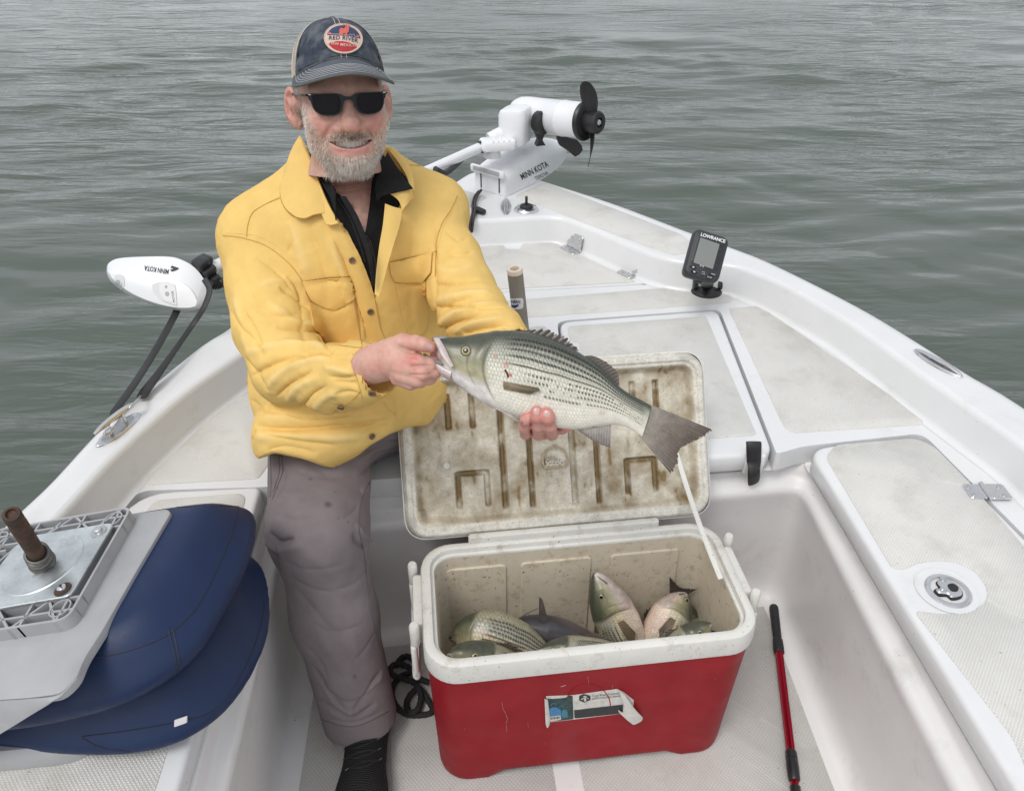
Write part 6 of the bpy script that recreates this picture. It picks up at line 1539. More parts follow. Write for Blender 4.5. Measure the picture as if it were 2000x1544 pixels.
# cap --------------------------------------------------------------------------------
M_cap = mat('navy_denim', (.050, .060, .080), .9, spec=.1, noise_amt=.3, noise_scale=70, tint=(.12, .13, .15), bump=.25, bump_scale=600, bump_dist=.001)
M_brim = mat('brim_denim', (.10, .112, .132), .88, spec=.1, noise_amt=.12, noise_scale=60, bump=.2, bump_scale=700, bump_dist=.001)
M_mesh = mat('beige_mesh', (.42, .34, .29), .85, noise_amt=.12, noise_scale=40); M_white_th = mat('pale_thread', (.50, .50, .50), .8); M_edge = mat('brim_edge', (.10, .11, .105), .8)
cap = empty('cap'); cap.parent = body_man
def cp_(o, parent=None): o.parent = parent or cap; return o
def crown(az, el, off=0.0):
    """az from the front (0), positive to picture right; el 0 at the band .. 1 at the top"""
    az, el = np.broadcast_arrays(np.asarray(az, float), np.asarray(el, float)); e = el * math.pi / 2
    rx, ry = .0775 + off, .104 + off; fr = np.clip(np.cos(az), 0, 1)
    k = np.cos(e) ** (.80 - .12 * fr); X = rx * k * np.sin(az); Yq = .082 - ry * k * np.cos(az)
    z0 = .038 + .028 * fr ** 2.2; Zt = .1290 + off; Z = z0 + (Zt - z0) * np.sin(e) ** (1.0 + .1 * fr)
    Yq = Yq + .010 * np.sin(e) ** 2 * fr * 0 + .012 * np.sin(e)
    return np.stack([X, Yq, Z], -1)
def cpatch(name, a0, a1, e0, e1, na, ne, m, thick=.0018, wr=0.0, parent=None):
    A, E_ = np.meshgrid(np.linspace(a0, a1, na), np.linspace(e0, e1, ne), indexing='ij'); P = crown(A, E_)
    if wr: N3 = noise(P, 34, 3, 2); P = P + nrm(P - [0, .085, .04]) * (wr * N3 - wr * 1.6 * np.exp(-((E_ - .22 - .05 * np.sin(A * 3)) / .06) ** 2) * np.abs(np.sin(A * 1.5)))[..., None]
    Q = P - nrm(P - np.array([0, .085, .04])) * thick; V = np.vstack([P.reshape(-1, 3), Q.reshape(-1, 3)]); n = na * ne; F = []
    for i in range(na - 1):
        for j in range(ne - 1): f = (i * ne + j, (i + 1) * ne + j, (i + 1) * ne + j + 1, i * ne + j + 1); F += [f, tuple(x + n for x in f[::-1])]
    rim = [i * ne for i in range(na)] + [(na-1) * ne + j for j in range(1, ne)] + [i * ne + ne - 1 for i in range(na-2, -1, -1)] + [j for j in range(ne-2, 0, -1)]
    for x_, y_ in zip(rim, rim[1:] + rim[:1]): F.append((y_, x_, x_ + n, y_ + n))
    return cp_(obj(name, xf(V, HM), F, m, None, sharp=60), parent)
FA = math.radians(72)
for s_ in (-1, 1): cpatch('front_panel', min(0, s_ * FA), max(0, s_ * FA), 0, .985, 40, 34, M_cap, wr=.0022)
for s_ in (-1, 1): cpatch('mesh_panel', FA if s_ > 0 else -math.pi, math.pi if s_ > 0 else -FA, 0, .985, 40, 24, M_mesh)
mbx = MB()
for s_ in (-1, 1):                                          # cords of the open mesh
    for k in range(26):
        t = np.linspace(0, 1, 12); A = s_ * (FA + .02 + (math.pi - FA) * np.clip(k / 26 + t * .35, 0, 1)); V, F = tube(crown(A, t * .94, .0007), .0007, 4); mbx.add(xf(V, HM), F)
o = cp_(mbx.obj('mesh_weave', mat('mesh_cord', (.50, .42, .36), .8), None)); tag(o, kind='stuff')
def ctube(A, E_, r, m, off=.0006, name='seam'): V, F = tube(crown(np.array(A), np.array(E_), off), r, 6); return cp_(obj(name, xf(V, HM), F, m, None))
t = np.linspace(0, 1, 24)
for s_ in (-1, 1): ctube(s_ * FA + 0 * t, .97 * t, .0009, M_white_th); ctube(s_ * (FA - .035) + 0 * t, .97 * t, .0005, M_edge)
for s_ in (-.055, -.02, .02, .055): ctube(s_ * np.cos(t * 1.45) ** -.6, .97 * t, .0005, M_white_th if abs(s_) > .03 else M_edge, .0012)
ctube(np.linspace(-FA, FA, 40), np.full(40, .015), .0011, M_edge); ctube(np.linspace(-FA, FA, 40), np.full(40, .06), .0005, M_edge, .0012)
V, F = lathe([(.0001, .004), (.004, .0035), (.0065, .0015), (.007, -.002)], 16, (0, 0, 1), (0, .094, .1290)); cp_(obj('button', xf(V, HM), F, M_cap, None))
# brim
na, ne = 48, 12; AB = math.radians(76)
A, T = np.meshgrid(np.linspace(-AB, AB, na), np.linspace(0, 1, ne), indexing='ij'); B0 = crown(A, 0 * A, .0005); ext = .074 * np.cos(A / AB * math.pi / 2) ** .42
out = np.stack([np.sin(A) * .105 * (1 - .0 * T), -np.cos(A) * .0, 0 * A], -1)
Xb = B0[..., 0] + T * ext * np.sin(A) * .30; Yb = B0[..., 1] - T * ext * (1.0 - .25 * np.abs(np.sin(A))); Zb = B0[..., 2] - T * ext * (.43 + .05 * np.abs(np.sin(A))) + .010 * np.sin(T * math.pi / 2) * np.cos(A) - .0 * T
PB = np.stack([Xb, Yb, Zb], -1); PB2 = PB - np.array([0, .0003, .0032]); V = np.vstack([PB.reshape(-1, 3), PB2.reshape(-1, 3)]); n = na * ne; F = []
for i in range(na - 1):
    for j in range(ne - 1): f = (i * ne + j, (i + 1) * ne + j, (i + 1) * ne + j + 1, i * ne + j + 1); F += [f[::-1], tuple(x_ + n for x_ in f)]
rim = [i * ne for i in range(na)] + [(na-1) * ne + j for j in range(1, ne)] + [i * ne + ne - 1 for i in range(na-2, -1, -1)] + [j for j in range(ne-2, 0, -1)]
for x_, y_ in zip(rim, rim[1:] + rim[:1]): F.append((x_, y_, y_ + n, x_ + n))
brim = cp_(obj('brim', xf(V, HM), F, M_brim, None, sharp=60))
V, F = tube(xf(PB[:, -1] - [0, 0, .0016], HM), .0021, 8); cp_(obj('brim_edge', V, F, M_edge, None), brim)
for k in range(6):
    tt = .50 + .085 * k; lim = AB * (.60 + .065 * k); i0 = np.linspace(-lim, lim, 60); pts = []
    for a_ in i0:
        ti = tt * np.clip(1 - np.exp(-(lim - abs(a_)) * 9), 0, 1) + .02; ai = (a_ + AB) / (2 * AB) * (na - 1); i_ = int(min(ai, na - 2)); f_ = ai - i_; tj = min(ti, .999) * (ne - 1); j_ = int(min(tj, ne - 2)); g_ = tj - j_
        pts.append((PB[i_, j_] * (1 - f_) + PB[i_ + 1, j_] * f_) * (1 - g_) + (PB[i_, j_ + 1] * (1 - f_) + PB[i_ + 1, j_ + 1] * f_) * g_ + [0, 0, .0006])
    V, F = tube(xf(np.array(pts), HM), .00045, 4); cp_(obj('stitching', V, F, M_white_th, None), brim)
# embroidered patch
A, E_ = np.meshgrid(np.linspace(-FA, FA, 90), np.linspace(0, .985, 60), indexing='ij'); PC = xf(crown(A, E_, .0012).reshape(-1, 3), HM); FC = [(i * 60 + j, (i + 1) * 60 + j, (i + 1) * 60 + j + 1, i * 60 + j + 1) for i in range(89) for j in range(59)]; CB = bvh(PC, FC)
p_cream = mat('patch_cream', (.60, .45, .37), .85, noise_amt=.1, noise_scale=200); p_navy = mat('patch_navy', (.030, .050, .115), .85, noise_amt=.25, noise_scale=200); p_red = mat('patch_red', (.44, .03, .04), .85, noise_amt=.15, noise_scale=200); p_coral = mat('patch_coral', (.60, .12, .085), .85)
PX, PY, PR = 670.5, 77, 35.5
def ptrans(pts): a = math.radians(6); return [(PX + (x_ * math.cos(a) - y_ * math.sin(a)), PY + (x_ * math.sin(a) + y_ * math.cos(a))) for x_, y_ in pts]
def pp(name, pts, m, off, thick=.0006, step=3.0, parent=None): V, F = sheet(CB, ptrans(pts), off, thick, step); return cp_(obj(name, V, F, m, None, smooth=False), parent)
def disc(rx, ry, a0=0, a1=360, n=40): a = np.radians(np.linspace(a0, a1, n, endpoint=(a1 - a0) < 359)); return [(rx * math.cos(t_), -ry * math.sin(t_)) for t_ in a]
patch = pp('patch', disc(36.5, 28.5), p_cream, .0002, .0014)
L = trace(CB, ptrans(disc(36, 28) + [disc(36, 28)[0]]), .0016, 2, False); V, F = tube(L, .0011, 6); cp_(obj('border', V, F, p_cream, None), patch)
up_arc = [p for p in disc(32.5, 25, 8, 172, 30)]
pp('patch_sky', up_arc + [(-30, -3.2), (-15, -5.5), (0, -6.2), (15, -5.5), (30, -3.2)], p_navy, .0016, .0005, parent=patch)
low_arc = disc(32.5, 25, 212, 328, 24)
pp('patch_field', low_arc + [(24, 10), (12, 6.4), (0, 5.2), (-12, 6.4), (-24, 10)], p_red, .0016, .0005, parent=patch)
pp('patch_elk', [(-9,-9),(-9.5,-15),(-7,-19),(-1,-18),(2,-22),(4,-24),(8,-23),(9,-20),(8,-17),(9,-13),(6,-11),(6,-7),(7,-4.6),(3.5,-4.6),(3,-9),(-1.5,-10),(-2.5,-5),(-5.5,-5),(-6,-8.5),(-7,-4.8),(-9.5,-5)], p_coral, .0022, .0005, 2.0, parent=patch)
for q_ in ([(2,-23),(0,-25),(-2,-25.2),(-3,-28)], [(4,-24),(3,-26.5),(3.5,-29)], [(7,-23.5),(8,-26.5),(7,-29)]):
    L = trace(CB, ptrans(q_), .0024, 4); V, F = tube(L, .0006, 5); cp_(obj('patch_antler', V, F, p_coral, None), patch)
for xx in (-27, 26): pp('patch_shrub', [(xx-3,-5),(xx-1,-10),(xx+1,-7),(xx+3,-9.5),(xx+3.2,-5)], p_coral, .0022, .0004, 2.0, parent=patch)
L = trace(CB, ptrans([(-29,-5.2),(-14,-6.6),(0,-7.4),(10,-6.8),(13,-10),(14,-6.8),(19,-10.5),(20,-6.2),(29,-5)]), .0024, 4, False); V, F = tube(L, .0004, 5); cp_(obj('patch_ridge', V, F, p_cream, None), patch)
def ptext(body, y0, h, arc, m, off, **kw):
    V, F = text_mesh(body, 1.0, 0.0, 'CENTER', **kw); o_ = []; 
    for v in V:
        x_ = v[0] * h; yy = y0 - v[1] * h + arc * (x_ / 30) ** 2; h_ = hit(CB, *ptrans([(x_, yy)])[0]); o_.append(h_[0] + h_[1] * off)
    return cp_(obj('lettering', np.array(o_), F, m, None, smooth=False), patch)
ptext('RED RIVER', -.4, 11.0, 3.6, p_navy, .0026, bold=.012, spacing=1.08)
ptext('NEW MEXICO', 13.0, 7.6, -3.0, p_cream, .0030, bold=.012, spacing=1.05)
# ================================================================== deck fittings (parts of the boat)
def bp(o): o.parent = boat; o.matrix_parent_inverse = boat_inv; return o
def fit(name, V, F, m, parent=None, **k):
    o = obj(name, V, F, m, None, **k)
    if parent is None: bp(o)
    else: o.parent = parent
    return o
def onplane(px, py, O, n): d = ray(px, py); t = np.dot(np.asarray(O) - EYE, n) / np.dot(d, n); return EYE + d * t
M_screw = mat('screw', (.6, .6, .6), .25, metal=1.0)
# hinges of the bow hatch: one leaf on the lid, one on the sloping wall
def hinge(px, py, wpx, ang_px, lab=None):
    b = onz(px, py, ZD + .006); a = onz(px - wpx, py + wpx * ang_px, ZD + .006); c_ = onz(px + wpx, py - wpx * ang_px, ZD + .006)
    e = nrm(c_ - a); f = nrm(np.cross([0, 0, 1.0], e)); w = np.linalg.norm(c_ - a)
    root = None
    V, F = prism(rrect(w, .030, .006), [(0, -.001), (0, .0012), (-.0008, .002)]); M = basis(b - f * .018, e, f, [0, 0, 1]); root = fit('hinge', xf(V, M), F, steel, None, sharp=40)
    up = nrm(np.array([0, 0, 1.0]) + f * .28); V, F = prism(rrect(w, .048, .008), [(0, -.001), (0, .0012), (-.0008, .002)]); M = basis(b + up * .026 - f * .004, e, up, np.cross(e, up)); fit('leaf', xf(V, M), F, steel, root, sharp=40)
    V, F = tube([b - e * w / 2 + [0, 0, .003], b + e * w / 2 + [0, 0, .003]], .0045, 12); fit('barrel', V, F, steel, root, sharp=40)
    for s_ in (-1, 1):
        nn = -np.cross(e, up) if np.dot(np.cross(e, up), EYE - b) < 0 else np.cross(e, up)
        V, F = lathe([(.0042, 0), (.004, .0015), (.002, .0022), (0, .002)], 14, nn, b + up * .036 - f * .004 + e * s_ * w * .24 + nn * .002); fit('screw', V, F, M_screw, root)
        V, F = lathe([(.0042, 0), (.004, .0015), (.002, .0022), (0, .002)], 14, [0, 0, 1], b - f * .020 + e * s_ * w * .24 + [0, 0, .002]); fit('screw', V, F, M_screw, root)
hinge(1121, 485, 13, -.55); hinge(1231, 532, 13, -.50)
# flat hinge between the side hatch and the deck
def flat_hinge():
    P = lambda x, y, z=ZD + .0048: onz(x, y, z)
    c_ = P(1925, 960); e = nrm(P(1937, 977) - P(1912, 942)); f = nrm(np.cross([0, 0, 1.0], e)); 
    a = fit('hinge', *(lambda V, F: (xf(V, basis(c_ + f * .024, e, f, [0, 0, 1])), F))(*prism(rrect(.046, .042, .007), [(0, -.001), (0, .0016), (-.001, .0026)])), steel, None, sharp=40)
    fit('leaf', *(lambda V, F: (xf(V, basis(c_ - f * .022, e, f, [0, 0, 1])), F))(*prism(rrect(.044, .036, .007), [(0, -.001), (0, .0016), (-.001, .0026)])), steel, a, sharp=40)
    V, F = tube([c_ - e * .024, c_ + e * .024], .0048, 12); fit('barrel', V + [0, 0, .003], F, steel, a, sharp=40)
    for s_ in (-1, 1):
        for o_ in (.032, -.030): V, F = lathe([(.005, 0), (.0045, .0016), (.002, .001), (0, .001)], 14, [0, 0, 1], c_ + f * o_ + e * s_ * .012 + [0, 0, .0024]); fit('screw', V, F, M_screw, a)
flat_hinge()
V, F = lathe([(.006, 0), (.0055, .0016), (.003, .0010), (0, .001)], 14, [0, 0, 1], onz(1889, 940, ZH)); fit('deck_screw', V, F, steel_dull)
# round flush latch in the side hatch
Lc = onz(1848, 1153, ZH)
lat = fit('latch', *lathe([(.053, .0), (.050, .0005), (.047, -.001), (.041, -.006), (.040, -.0065)], 40, [0, 0, 1], Lc + [0, 0, .0018]), gel, h3)
fit('latch_ring', *lathe([(.040, 0), (.039, .007), (.034, .0095), (.030, .009), (.0295, .005), (0, .005)], 40, [0, 0, 1], Lc + [.002, -.002, -.004]), steel, lat)
ex, ey = np.array([.98, .2, 0]), np.array([-.2, .98, 0]); lmx = basis(Lc + [.002, -.002, .0052], ex, ey, [0, 0, 1])
V, F = prism(catmull(np.array([(-.010,.021),(.010,.021),(.020,.010),(.022,-.006),(.012,-.020),(-.008,-.021),(-.012,-.012),(-.026,-.008),(-.027,.004),(-.014,.008)]), 4, True), [(0, -.003), (0, .002), (-.0015, .003)]); fit('latch_gap', xf(V - [0, 0, .0012], lmx), F, dark_gap, lat)
V, F = prism(catmull(np.array([(-.010,.019),(.010,.019),(.018,.010),(.020,-.006),(.011,-.018),(-.008,-.019),(-.011,-.011),(-.024,-.006),(-.025,.002),(-.013,.006)]), 4, True), [(0, -.002), (0, .003), (-.0025, .0048)]); fit('latch_handle', xf(V, lmx), F, steel, lat)
V, F = prism(catmull(np.array([(.0,.006),(.012,.008),(.016,-.002),(.008,-.010),(-.002,-.007)]), 4, True), [(0, 0), (0, .0006)]); fit('finger_hole', xf(V + [0, 0, .0045], lmx), F, dark_gap, lat)
V, F = prism(rrect(.012, .008, .003), [(0, 0), (0, .003), (-.001, .004)]); fit('latch_pin', xf(V + [-.012, .0, .003], lmx), F, steel, lat)
V, F = lathe([(.006, 0), (.006, .003), (0, .004)], 14, [0, 0, 1], Lc + ex * .004 + ey * .018 + [0, 0, .008]); fit('latch_bolt', V, F, M_screw, lat)
# rubber hatch strap on the centre hatch
g0 = onz(1472, 889, ZD)[1]
def rub(px, py, dg=0.0): return onz(px, py, ZD) if py < 866 else np.array(ong(px, py, g0 - .012 + dg))
rows = [[1457, 1487, 862, .003], [1457, 1488, 873, -.004], [1458, 1487, 900, -.005], [1460, 1485, 912, -.016], [1459, 1486, 924, -.020], [1459, 1486, 934, -.010], [1460, 1484, 942, .0]]
V = []; F = []
ctr = [((ong(a, y, g0 + dg) + ong(b, y, g0 + dg)) / 2, np.linalg.norm(ong(a, y, g0 + dg) - ong(b, y, g0 + dg)) / 2) for a, b, y, dg in rows]
P = catmull(np.array([c_[0] for c_ in ctr]), 5); rr = np.interp(np.linspace(0, 1, len(P)), np.linspace(0, 1, len(ctr)), [c_[1] for c_ in ctr])
V, F = tube(P, rr, 16, flat=.35, up=(0, -1, .3)); fit('rubber_latch', V, F, black_rub, h2)
V, F = rbox(.046, .010, .05, .003); fit('strike_recess', xf(V, Matrix.Translation(Vector(ong(1472, 905, g0 + .003)))), F, gel2, h2)
# cleats
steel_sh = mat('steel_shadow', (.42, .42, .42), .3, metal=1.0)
def cleat(A, B, z, raised, w=.018, name='cleat'):
    a, b = onz(*A, z), onz(*B, z); c_ = (a + b) / 2; e = nrm(b - a); f = np.cross([0, 0, 1.0], e); L = np.linalg.norm(b - a); M = basis(c_, e, f, [0, 0, 1])
    t = np.linspace(0, 2 * math.pi, 40, endpoint=False); P = np.c_[L / 2 * np.cos(t), w * np.sign(np.sin(t)) * np.abs(np.sin(t)) ** 1.25]
    V, F = prism(P, [(0, -.001), (0, .002), (-.002, .0042), (-.0045, .0046)]); base = fit(name, xf(V, M), F, steel, None, sharp=50)
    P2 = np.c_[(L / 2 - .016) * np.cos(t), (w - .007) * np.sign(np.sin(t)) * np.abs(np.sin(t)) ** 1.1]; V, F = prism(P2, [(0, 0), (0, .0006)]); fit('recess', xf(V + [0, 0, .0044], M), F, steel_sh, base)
    hz = .034 if raised else .0085; hl = L * .46
    u = np.linspace(-1, 1, 25); V, F = tube(np.c_[u * hl, 0 * u, hz - .004 * np.abs(u) ** 2.5], (.0075 if raised else .0065) * (1 - .55 * np.abs(u) ** 3), 12, flat=.75); fit('horn', xf(V, M), F, steel, base)
    for s_ in (-1, 1): V, F = lathe([(.0065, 0), (.0048, .006), (.0048, hz - .004), (.006, hz)], 14, [0, 0, 1], (s_ * L * .17, 0, .002)); fit('post', xf(V, M), F, steel, base)
    return c_, e, f, L
cleat((1785,683), (1880,738), ZG, False, .020)
PCl = cleat((189,874), (272,807), ZG, True, .020)
cleat((988,388), (988,421), ZG, False, .018)
# pedestal socket with its plug
Sc = onz(1028, 410, ZG); sk = fit('seat_socket', *lathe([(.040, -.001), (.040, .004), (.036, .009), (.026, .011), (.024, .009), (0, .009)], 32, [0, 0, 1], Sc), steel)
fit('plug', *lathe([(.022, .008), (.021, .016), (.016, .019), (0, .0195)], 24, [0, 0, 1], Sc), black_rub, sk); V, F = rbox(.009, .016, .030, .003); fit('plug_tab', xf(V, Matrix.Translation(Vector(Sc + [0, .004, .030]))), F, black_rub, sk)
# ================================================================== bow motor
M_mw = mat('motor_white', (.74, .75, .77), .38, coat=.25, noise_amt=.03, noise_scale=20, dirt=(.5, .5, .5), dirt_scale=24, dirt_lo=.62, dirt_hi=.95, speck=(.3, .3, .3), speck_scale=190, speck_lo=.745)
M_dec = mat('motor_lettering', (.02, .022, .026), .5); M_grey = mat('motor_grey', (.35, .36, .38), .45)
motor = empty('trolling_motor'); motor.location = (-.03, 2.66, ZG); tag(motor, 'white electric bow motor with black propeller stowed across the bow', 'boat motor'); moinv = Matrix.Translation(-motor.location)
def mo(name, V, F, m, parent=None, **k):
    o = obj(name, V, F, m, None, **k)
    if parent is None: o.parent = motor; o.matrix_parent_inverse = moinv
    else: o.parent = parent
    return o
u_ = nrm(np.array([.62, .785, 0])); w_ = np.array([-u_[1], u_[0], 0]); BO = onz(986, 384, ZG + .001)      # front right foot; u along the housing, w to the left
BM = basis(BO, u_, w_, [0, 0, 1])
def sect(u, w0, w1, h, r, z0=0.0, n=7):
    """arched section of the housing"""
    pts = [(w0, z0), (w0 + .0, z0 + h * .45)]
    for t in np.linspace(0, 1, n): a = math.pi / 2 * t; pts.append((w0 + r - r * math.cos(a), z0 + h - h * .5 + h * .5 * math.sin(a)))
    for t in np.linspace(0, 1, n): a = math.pi / 2 * t; pts.append((w1 - r + r * math.sin(a), z0 + h - h * .5 + h * .5 * math.cos(a)))
    pts += [(w1, z0 + h * .45), (w1, z0)]
    return np.array([(u, a, b) for a, b in pts])
rows = [sect(.0, .0, .135, .070, .02), sect(.012, -.004, .139, .085, .03), sect(.06, -.004, .139, .100, .035), sect(.14, -.002, .137, .118, .04), sect(.22, .002, .133, .122, .045), sect(.30, .010, .125, .112, .045, .004), sect(.37, .022, .113, .085, .04, .012), sect(.42, .036, .10, .052, .03, .022), sect(.435, .05, .09, .030, .018, .03)]
rr = [interp_rows(np.array([r[k] for r in rows]), 40) for k in range(len(rows[0]))]; rows2 = [np.array([rr[k][i] for k in range(len(rows[0]))]) for i in range(40)]
V, F = loft(rows2); base = mo('housing', xf(V, BM), F, M_mw, sharp=45); hB = bvh(xf(V, BM), F)
V, F = rbox(.016, .150, .026, .006); mo('front_handle', xf(xf(V, Matrix.Translation((-.010, .068, .078))), BM), F, M_mw, base)
V, F = rbox(.008, .118, .016, .002); mo('handle_slot', xf(xf(V, Matrix.Translation((-.0155, .068, .080))), BM), F, M_grey, base)
for y in (.024, .106): V, F = rbox(.004, .004, .052, .001); mo('slot', xf(xf(V, Matrix.Translation((-.0012, y, .034))), BM), F, M_dec, base)
for v in np.linspace(.25, .40, 5): pass
for k in range(4):                                   # side ribs of the tail
    L = [hit(hB, x, y) for x, y in ((1080 + k * 1.5, 326 - k * 6), (1117 - k * 2, 307 - k * 4))]
    if all(L): V, F = tube(np.array([l[0] for l in L]), .0016, 6); mo('rib', V, F, M_mw, base)
def mtext(body, px, py, hpx, ang, B, m, off=.0008, parent=None, sx=1.0, sk=0.0, **kw):
    V, F = text_mesh(body, 1.0, 0.0, 'LEFT', **kw); ca, sa = math.cos(math.radians(ang)), math.sin(math.radians(ang)); o_ = []
    for v in V:
        x_, y_ = v[0] * hpx * sx + sk * v[1] * hpx, -v[1] * hpx; h_ = hit(B, px + x_ * ca - y_ * sa, py + x_ * sa + y_ * ca)
        o_.append((h_[0] + h_[1] * off) if h_ else np.full(3, np.nan))
    o_ = np.array(o_); ok = ~np.isnan(o_[:, 0]); F = [f for f in F if all(ok[list(f)])]; o_[~ok] = o_[ok].mean(0) if ok.any() else 0
    return mo('lettering', o_, F, m, parent, smooth=False)
mtext('MINN KOTA', 1017, 347, 17, -27, hB, M_dec, parent=base, sx=.62, bold=.02); mtext('TERROVA', 1045, 350, 11, -27, hB, M_dec, parent=base, sx=.58)
mtext('II', 932, 322, 6, 8, hB, M_dec, parent=base); mtext('- - - -', 946, 323, 5, 8, hB, M_dec, parent=base)
# shaft and its clamp
A_, B_ = np.array([-.757, 1.802, .702]), np.array([-.105, 2.655, .738]); ax = nrm(B_ - A_)
V, F = tube([A_, B_], .0165, 18); sh = mo('shaft', V, F, M_mw, sharp=40)
sd_ = nrm(np.cross(ax, [0, 0, 1.0])); upx = np.cross(sd_, ax)
for o_ in (-.5, .5): V, F = tube([A_ + ax * .05 + sd_ * .0155 * math.cos(o_) + upx * .0155 * math.sin(o_), B_ + sd_ * .0155 * math.cos(o_) + upx * .0155 * math.sin(o_)], .0016, 6); mo('shaft_rib', V, F, M_mw, sh)
def box_px(name, c3, ux, uy, uz, w, d, h, r, m, parent=None): V, F = rbox(w, d, h, r); return mo(name, xf(V, basis(c3, nrm(ux), nrm(uy), nrm(uz))), F, m, parent)
ck = ong(972, 281, 2.66); hx = nrm(np.array([1, .25, .0])); hy = nrm(np.array([-.25, 1, 0]))
clampo = box_px('clamp', ck, hx, hy, [0, 0, 1], .118, .075, .034, .010, M_mw); 
for k in range(4): box_px('clamp_rib', ck + hx * (-.02 + .018 * k) + np.array([0, -.01, .018]), hx, hy, [0, 0, 1], .004, .05, .004, .001, M_mw, clampo)
V, F = tube([ong(938, 288, 2.645), ong(950, 283, 2.66)], .020, 16); mo('collar', V, F, black_pl, sh)
V, F = lathe([(.030, 0), (.026, .02), (.020, .045)], 24, [0, 0, 1], ong(962, 306, 2.68)); mo('pedestal', V, F, M_mw)
gb = box_px('gearbox', ong(1006, 246, 2.74), nrm(np.array([.9, -.35, .1])), nrm(np.array([.35, .9, 0])), [0, 0, 1], .098, .10, .125, .016, M_mw)
V, F = tube([ong(955, 272, 2.70), ong(990, 256, 2.73)], [.021, .024], 18); mo('shaft_collar', V, F, M_mw, sh)
# motor pod and propeller
p0, p1 = ong(1022, 222, 2.84), ong(1140, 236, 2.66); pa = nrm(p1 - p0); PL = np.linalg.norm(p1 - p0); pr = .0575
V, F = lathe([(.006, -.055), (.028, -.048), (.046, -.030), (.055, -.008), (pr, .02), (pr, PL - .09), (pr + .0012, PL - .088), (pr + .0012, PL - .08), (pr, PL - .078), (pr, PL), (pr * .8, PL + .002)], 40, pa, p0); pod = mo('motor_pod', V, F, M_mw, sharp=40)
V, F = lathe([(.062, 0), (.064, .006), (.060, .014), (.045, .018)], 36, pa, p1); mo('pod_collar', V, F, black_pl, pod)
V, F = lathe([(.034, .012), (.036, .03), (.036, .060), (.031, .066), (.016, .066), (.014, .055), (0, .055)], 32, pa, p1); hub = mo('propeller', V, F, black_pl)
V, F = lathe([(.010, .05), (.010, .064), (.006, .068), (0, .068)], 6, pa, p1); mo('nut', V, F, M_grey, hub)
pv = nrm(np.cross(pa, [0, 0, 1.0])); pw = np.cross(pv, pa); pw = pw if pw[2] > 0 else -pw
def blade(ang, L, w, sweep):
    a = math.radians(ang); rd = pw * math.cos(a) + pv * math.sin(a); tg = np.cross(pa, rd); rows = []
    for t in np.linspace(0, 1, 14):
        r = .028 + L * t; cw = w * (.55 + .9 * t - 1.05 * t ** 3) * (1 if t < .97 else .5); tw = math.radians(62 - 34 * t); d_ = tg * math.cos(tw) - pa * math.sin(tw); c_ = p1 + pa * .038 + rd * r + tg * (sweep * t * t); nn = np.cross(rd, d_)
        k = np.linspace(0, 2 * math.pi, 18, endpoint=False); rows.append(c_ + (np.cos(k) * cw)[:, None] * d_ + (np.sin(k) * .0032 * (1.2 - t))[:, None] * nn)
    V, F = loft(rows); mo('blade', V, F, black_pl, hub)
blade(8, .108, .030, .022); blade(176, .112, .030, -.02)
# skeg below the pod and the bracket under it
skg = [(1085,250),(1089,249),(1096,258),(1110,268),(1126,272),(1135,283),(1137,292),(1130,301),(1122,305),(1106,292),(1092,283),(1087,270)]
def plate_px(name, poly, g, th, m, parent=None):
    P = np.array([ong(x, y, g) for x, y in poly]); f = nrm(np.array([.25, -1, 0])); n = len(P); c_ = P.mean(0)
    rows = [P + f * th * .5 * 0.6 + (c_ - P) * .06, P + f * th * .3, P - f * th * .3, P - f * th * .5 + (c_ - P) * .06]; V, F = loft(rows); return mo(name, V, F, m, parent, sharp=50)
plate_px('skeg', skg, 2.74, .026, black_pl, pod)
plate_px('bracket', [(1046,262),(1062,260),(1058,272),(1064,282),(1046,284),(1050,274)], 2.78, .04, black_pl, gb)
V, F = lathe([(.036, 0), (.040, .008), (.040, .030), (.034, .036)], 28, nrm(pa + [0, 0, .0]), ong(1050, 238, 2.74)); mo('gear_ring', V, F, black_pl, gb)
# cable from the motor along the deck
wire = mat('cable', (.03, .018, .018), .5, noise_amt=.5, noise_scale=200)
cab = [onz(938, 373, ZG + .02), onz(930, 384, ZG + .010), onz(926, 398, ZG + .008), onz(926, 412, ZG + .008), onz(922, 432, ZG + .006), ong(919, 455, 2.43), ong(912, 480, 2.44)]
for dx in (-.005, .004): V, F = tube(catmull(np.array(cab) + [dx, 0, dx * .5 + .002], 8), .0045, 8); mo('cable', V, F, wire)
V, F = tube(np.array([onz(926, 404, ZG + .012), onz(934, 410, ZG + .012), onz(946, 414, ZG + .012)]), [.005, .011, .009], 12); mo('connector', V, F, black_rub)
V, F = tube(catmull(np.array([ong(850, 330, 2.4), ong(868, 338, 2.44), ong(882, 330, 2.5), ong(895, 318, 2.58), ong(906, 306, 2.64)]), 8), .009, 10); mo('cable', V, F, black_rub)
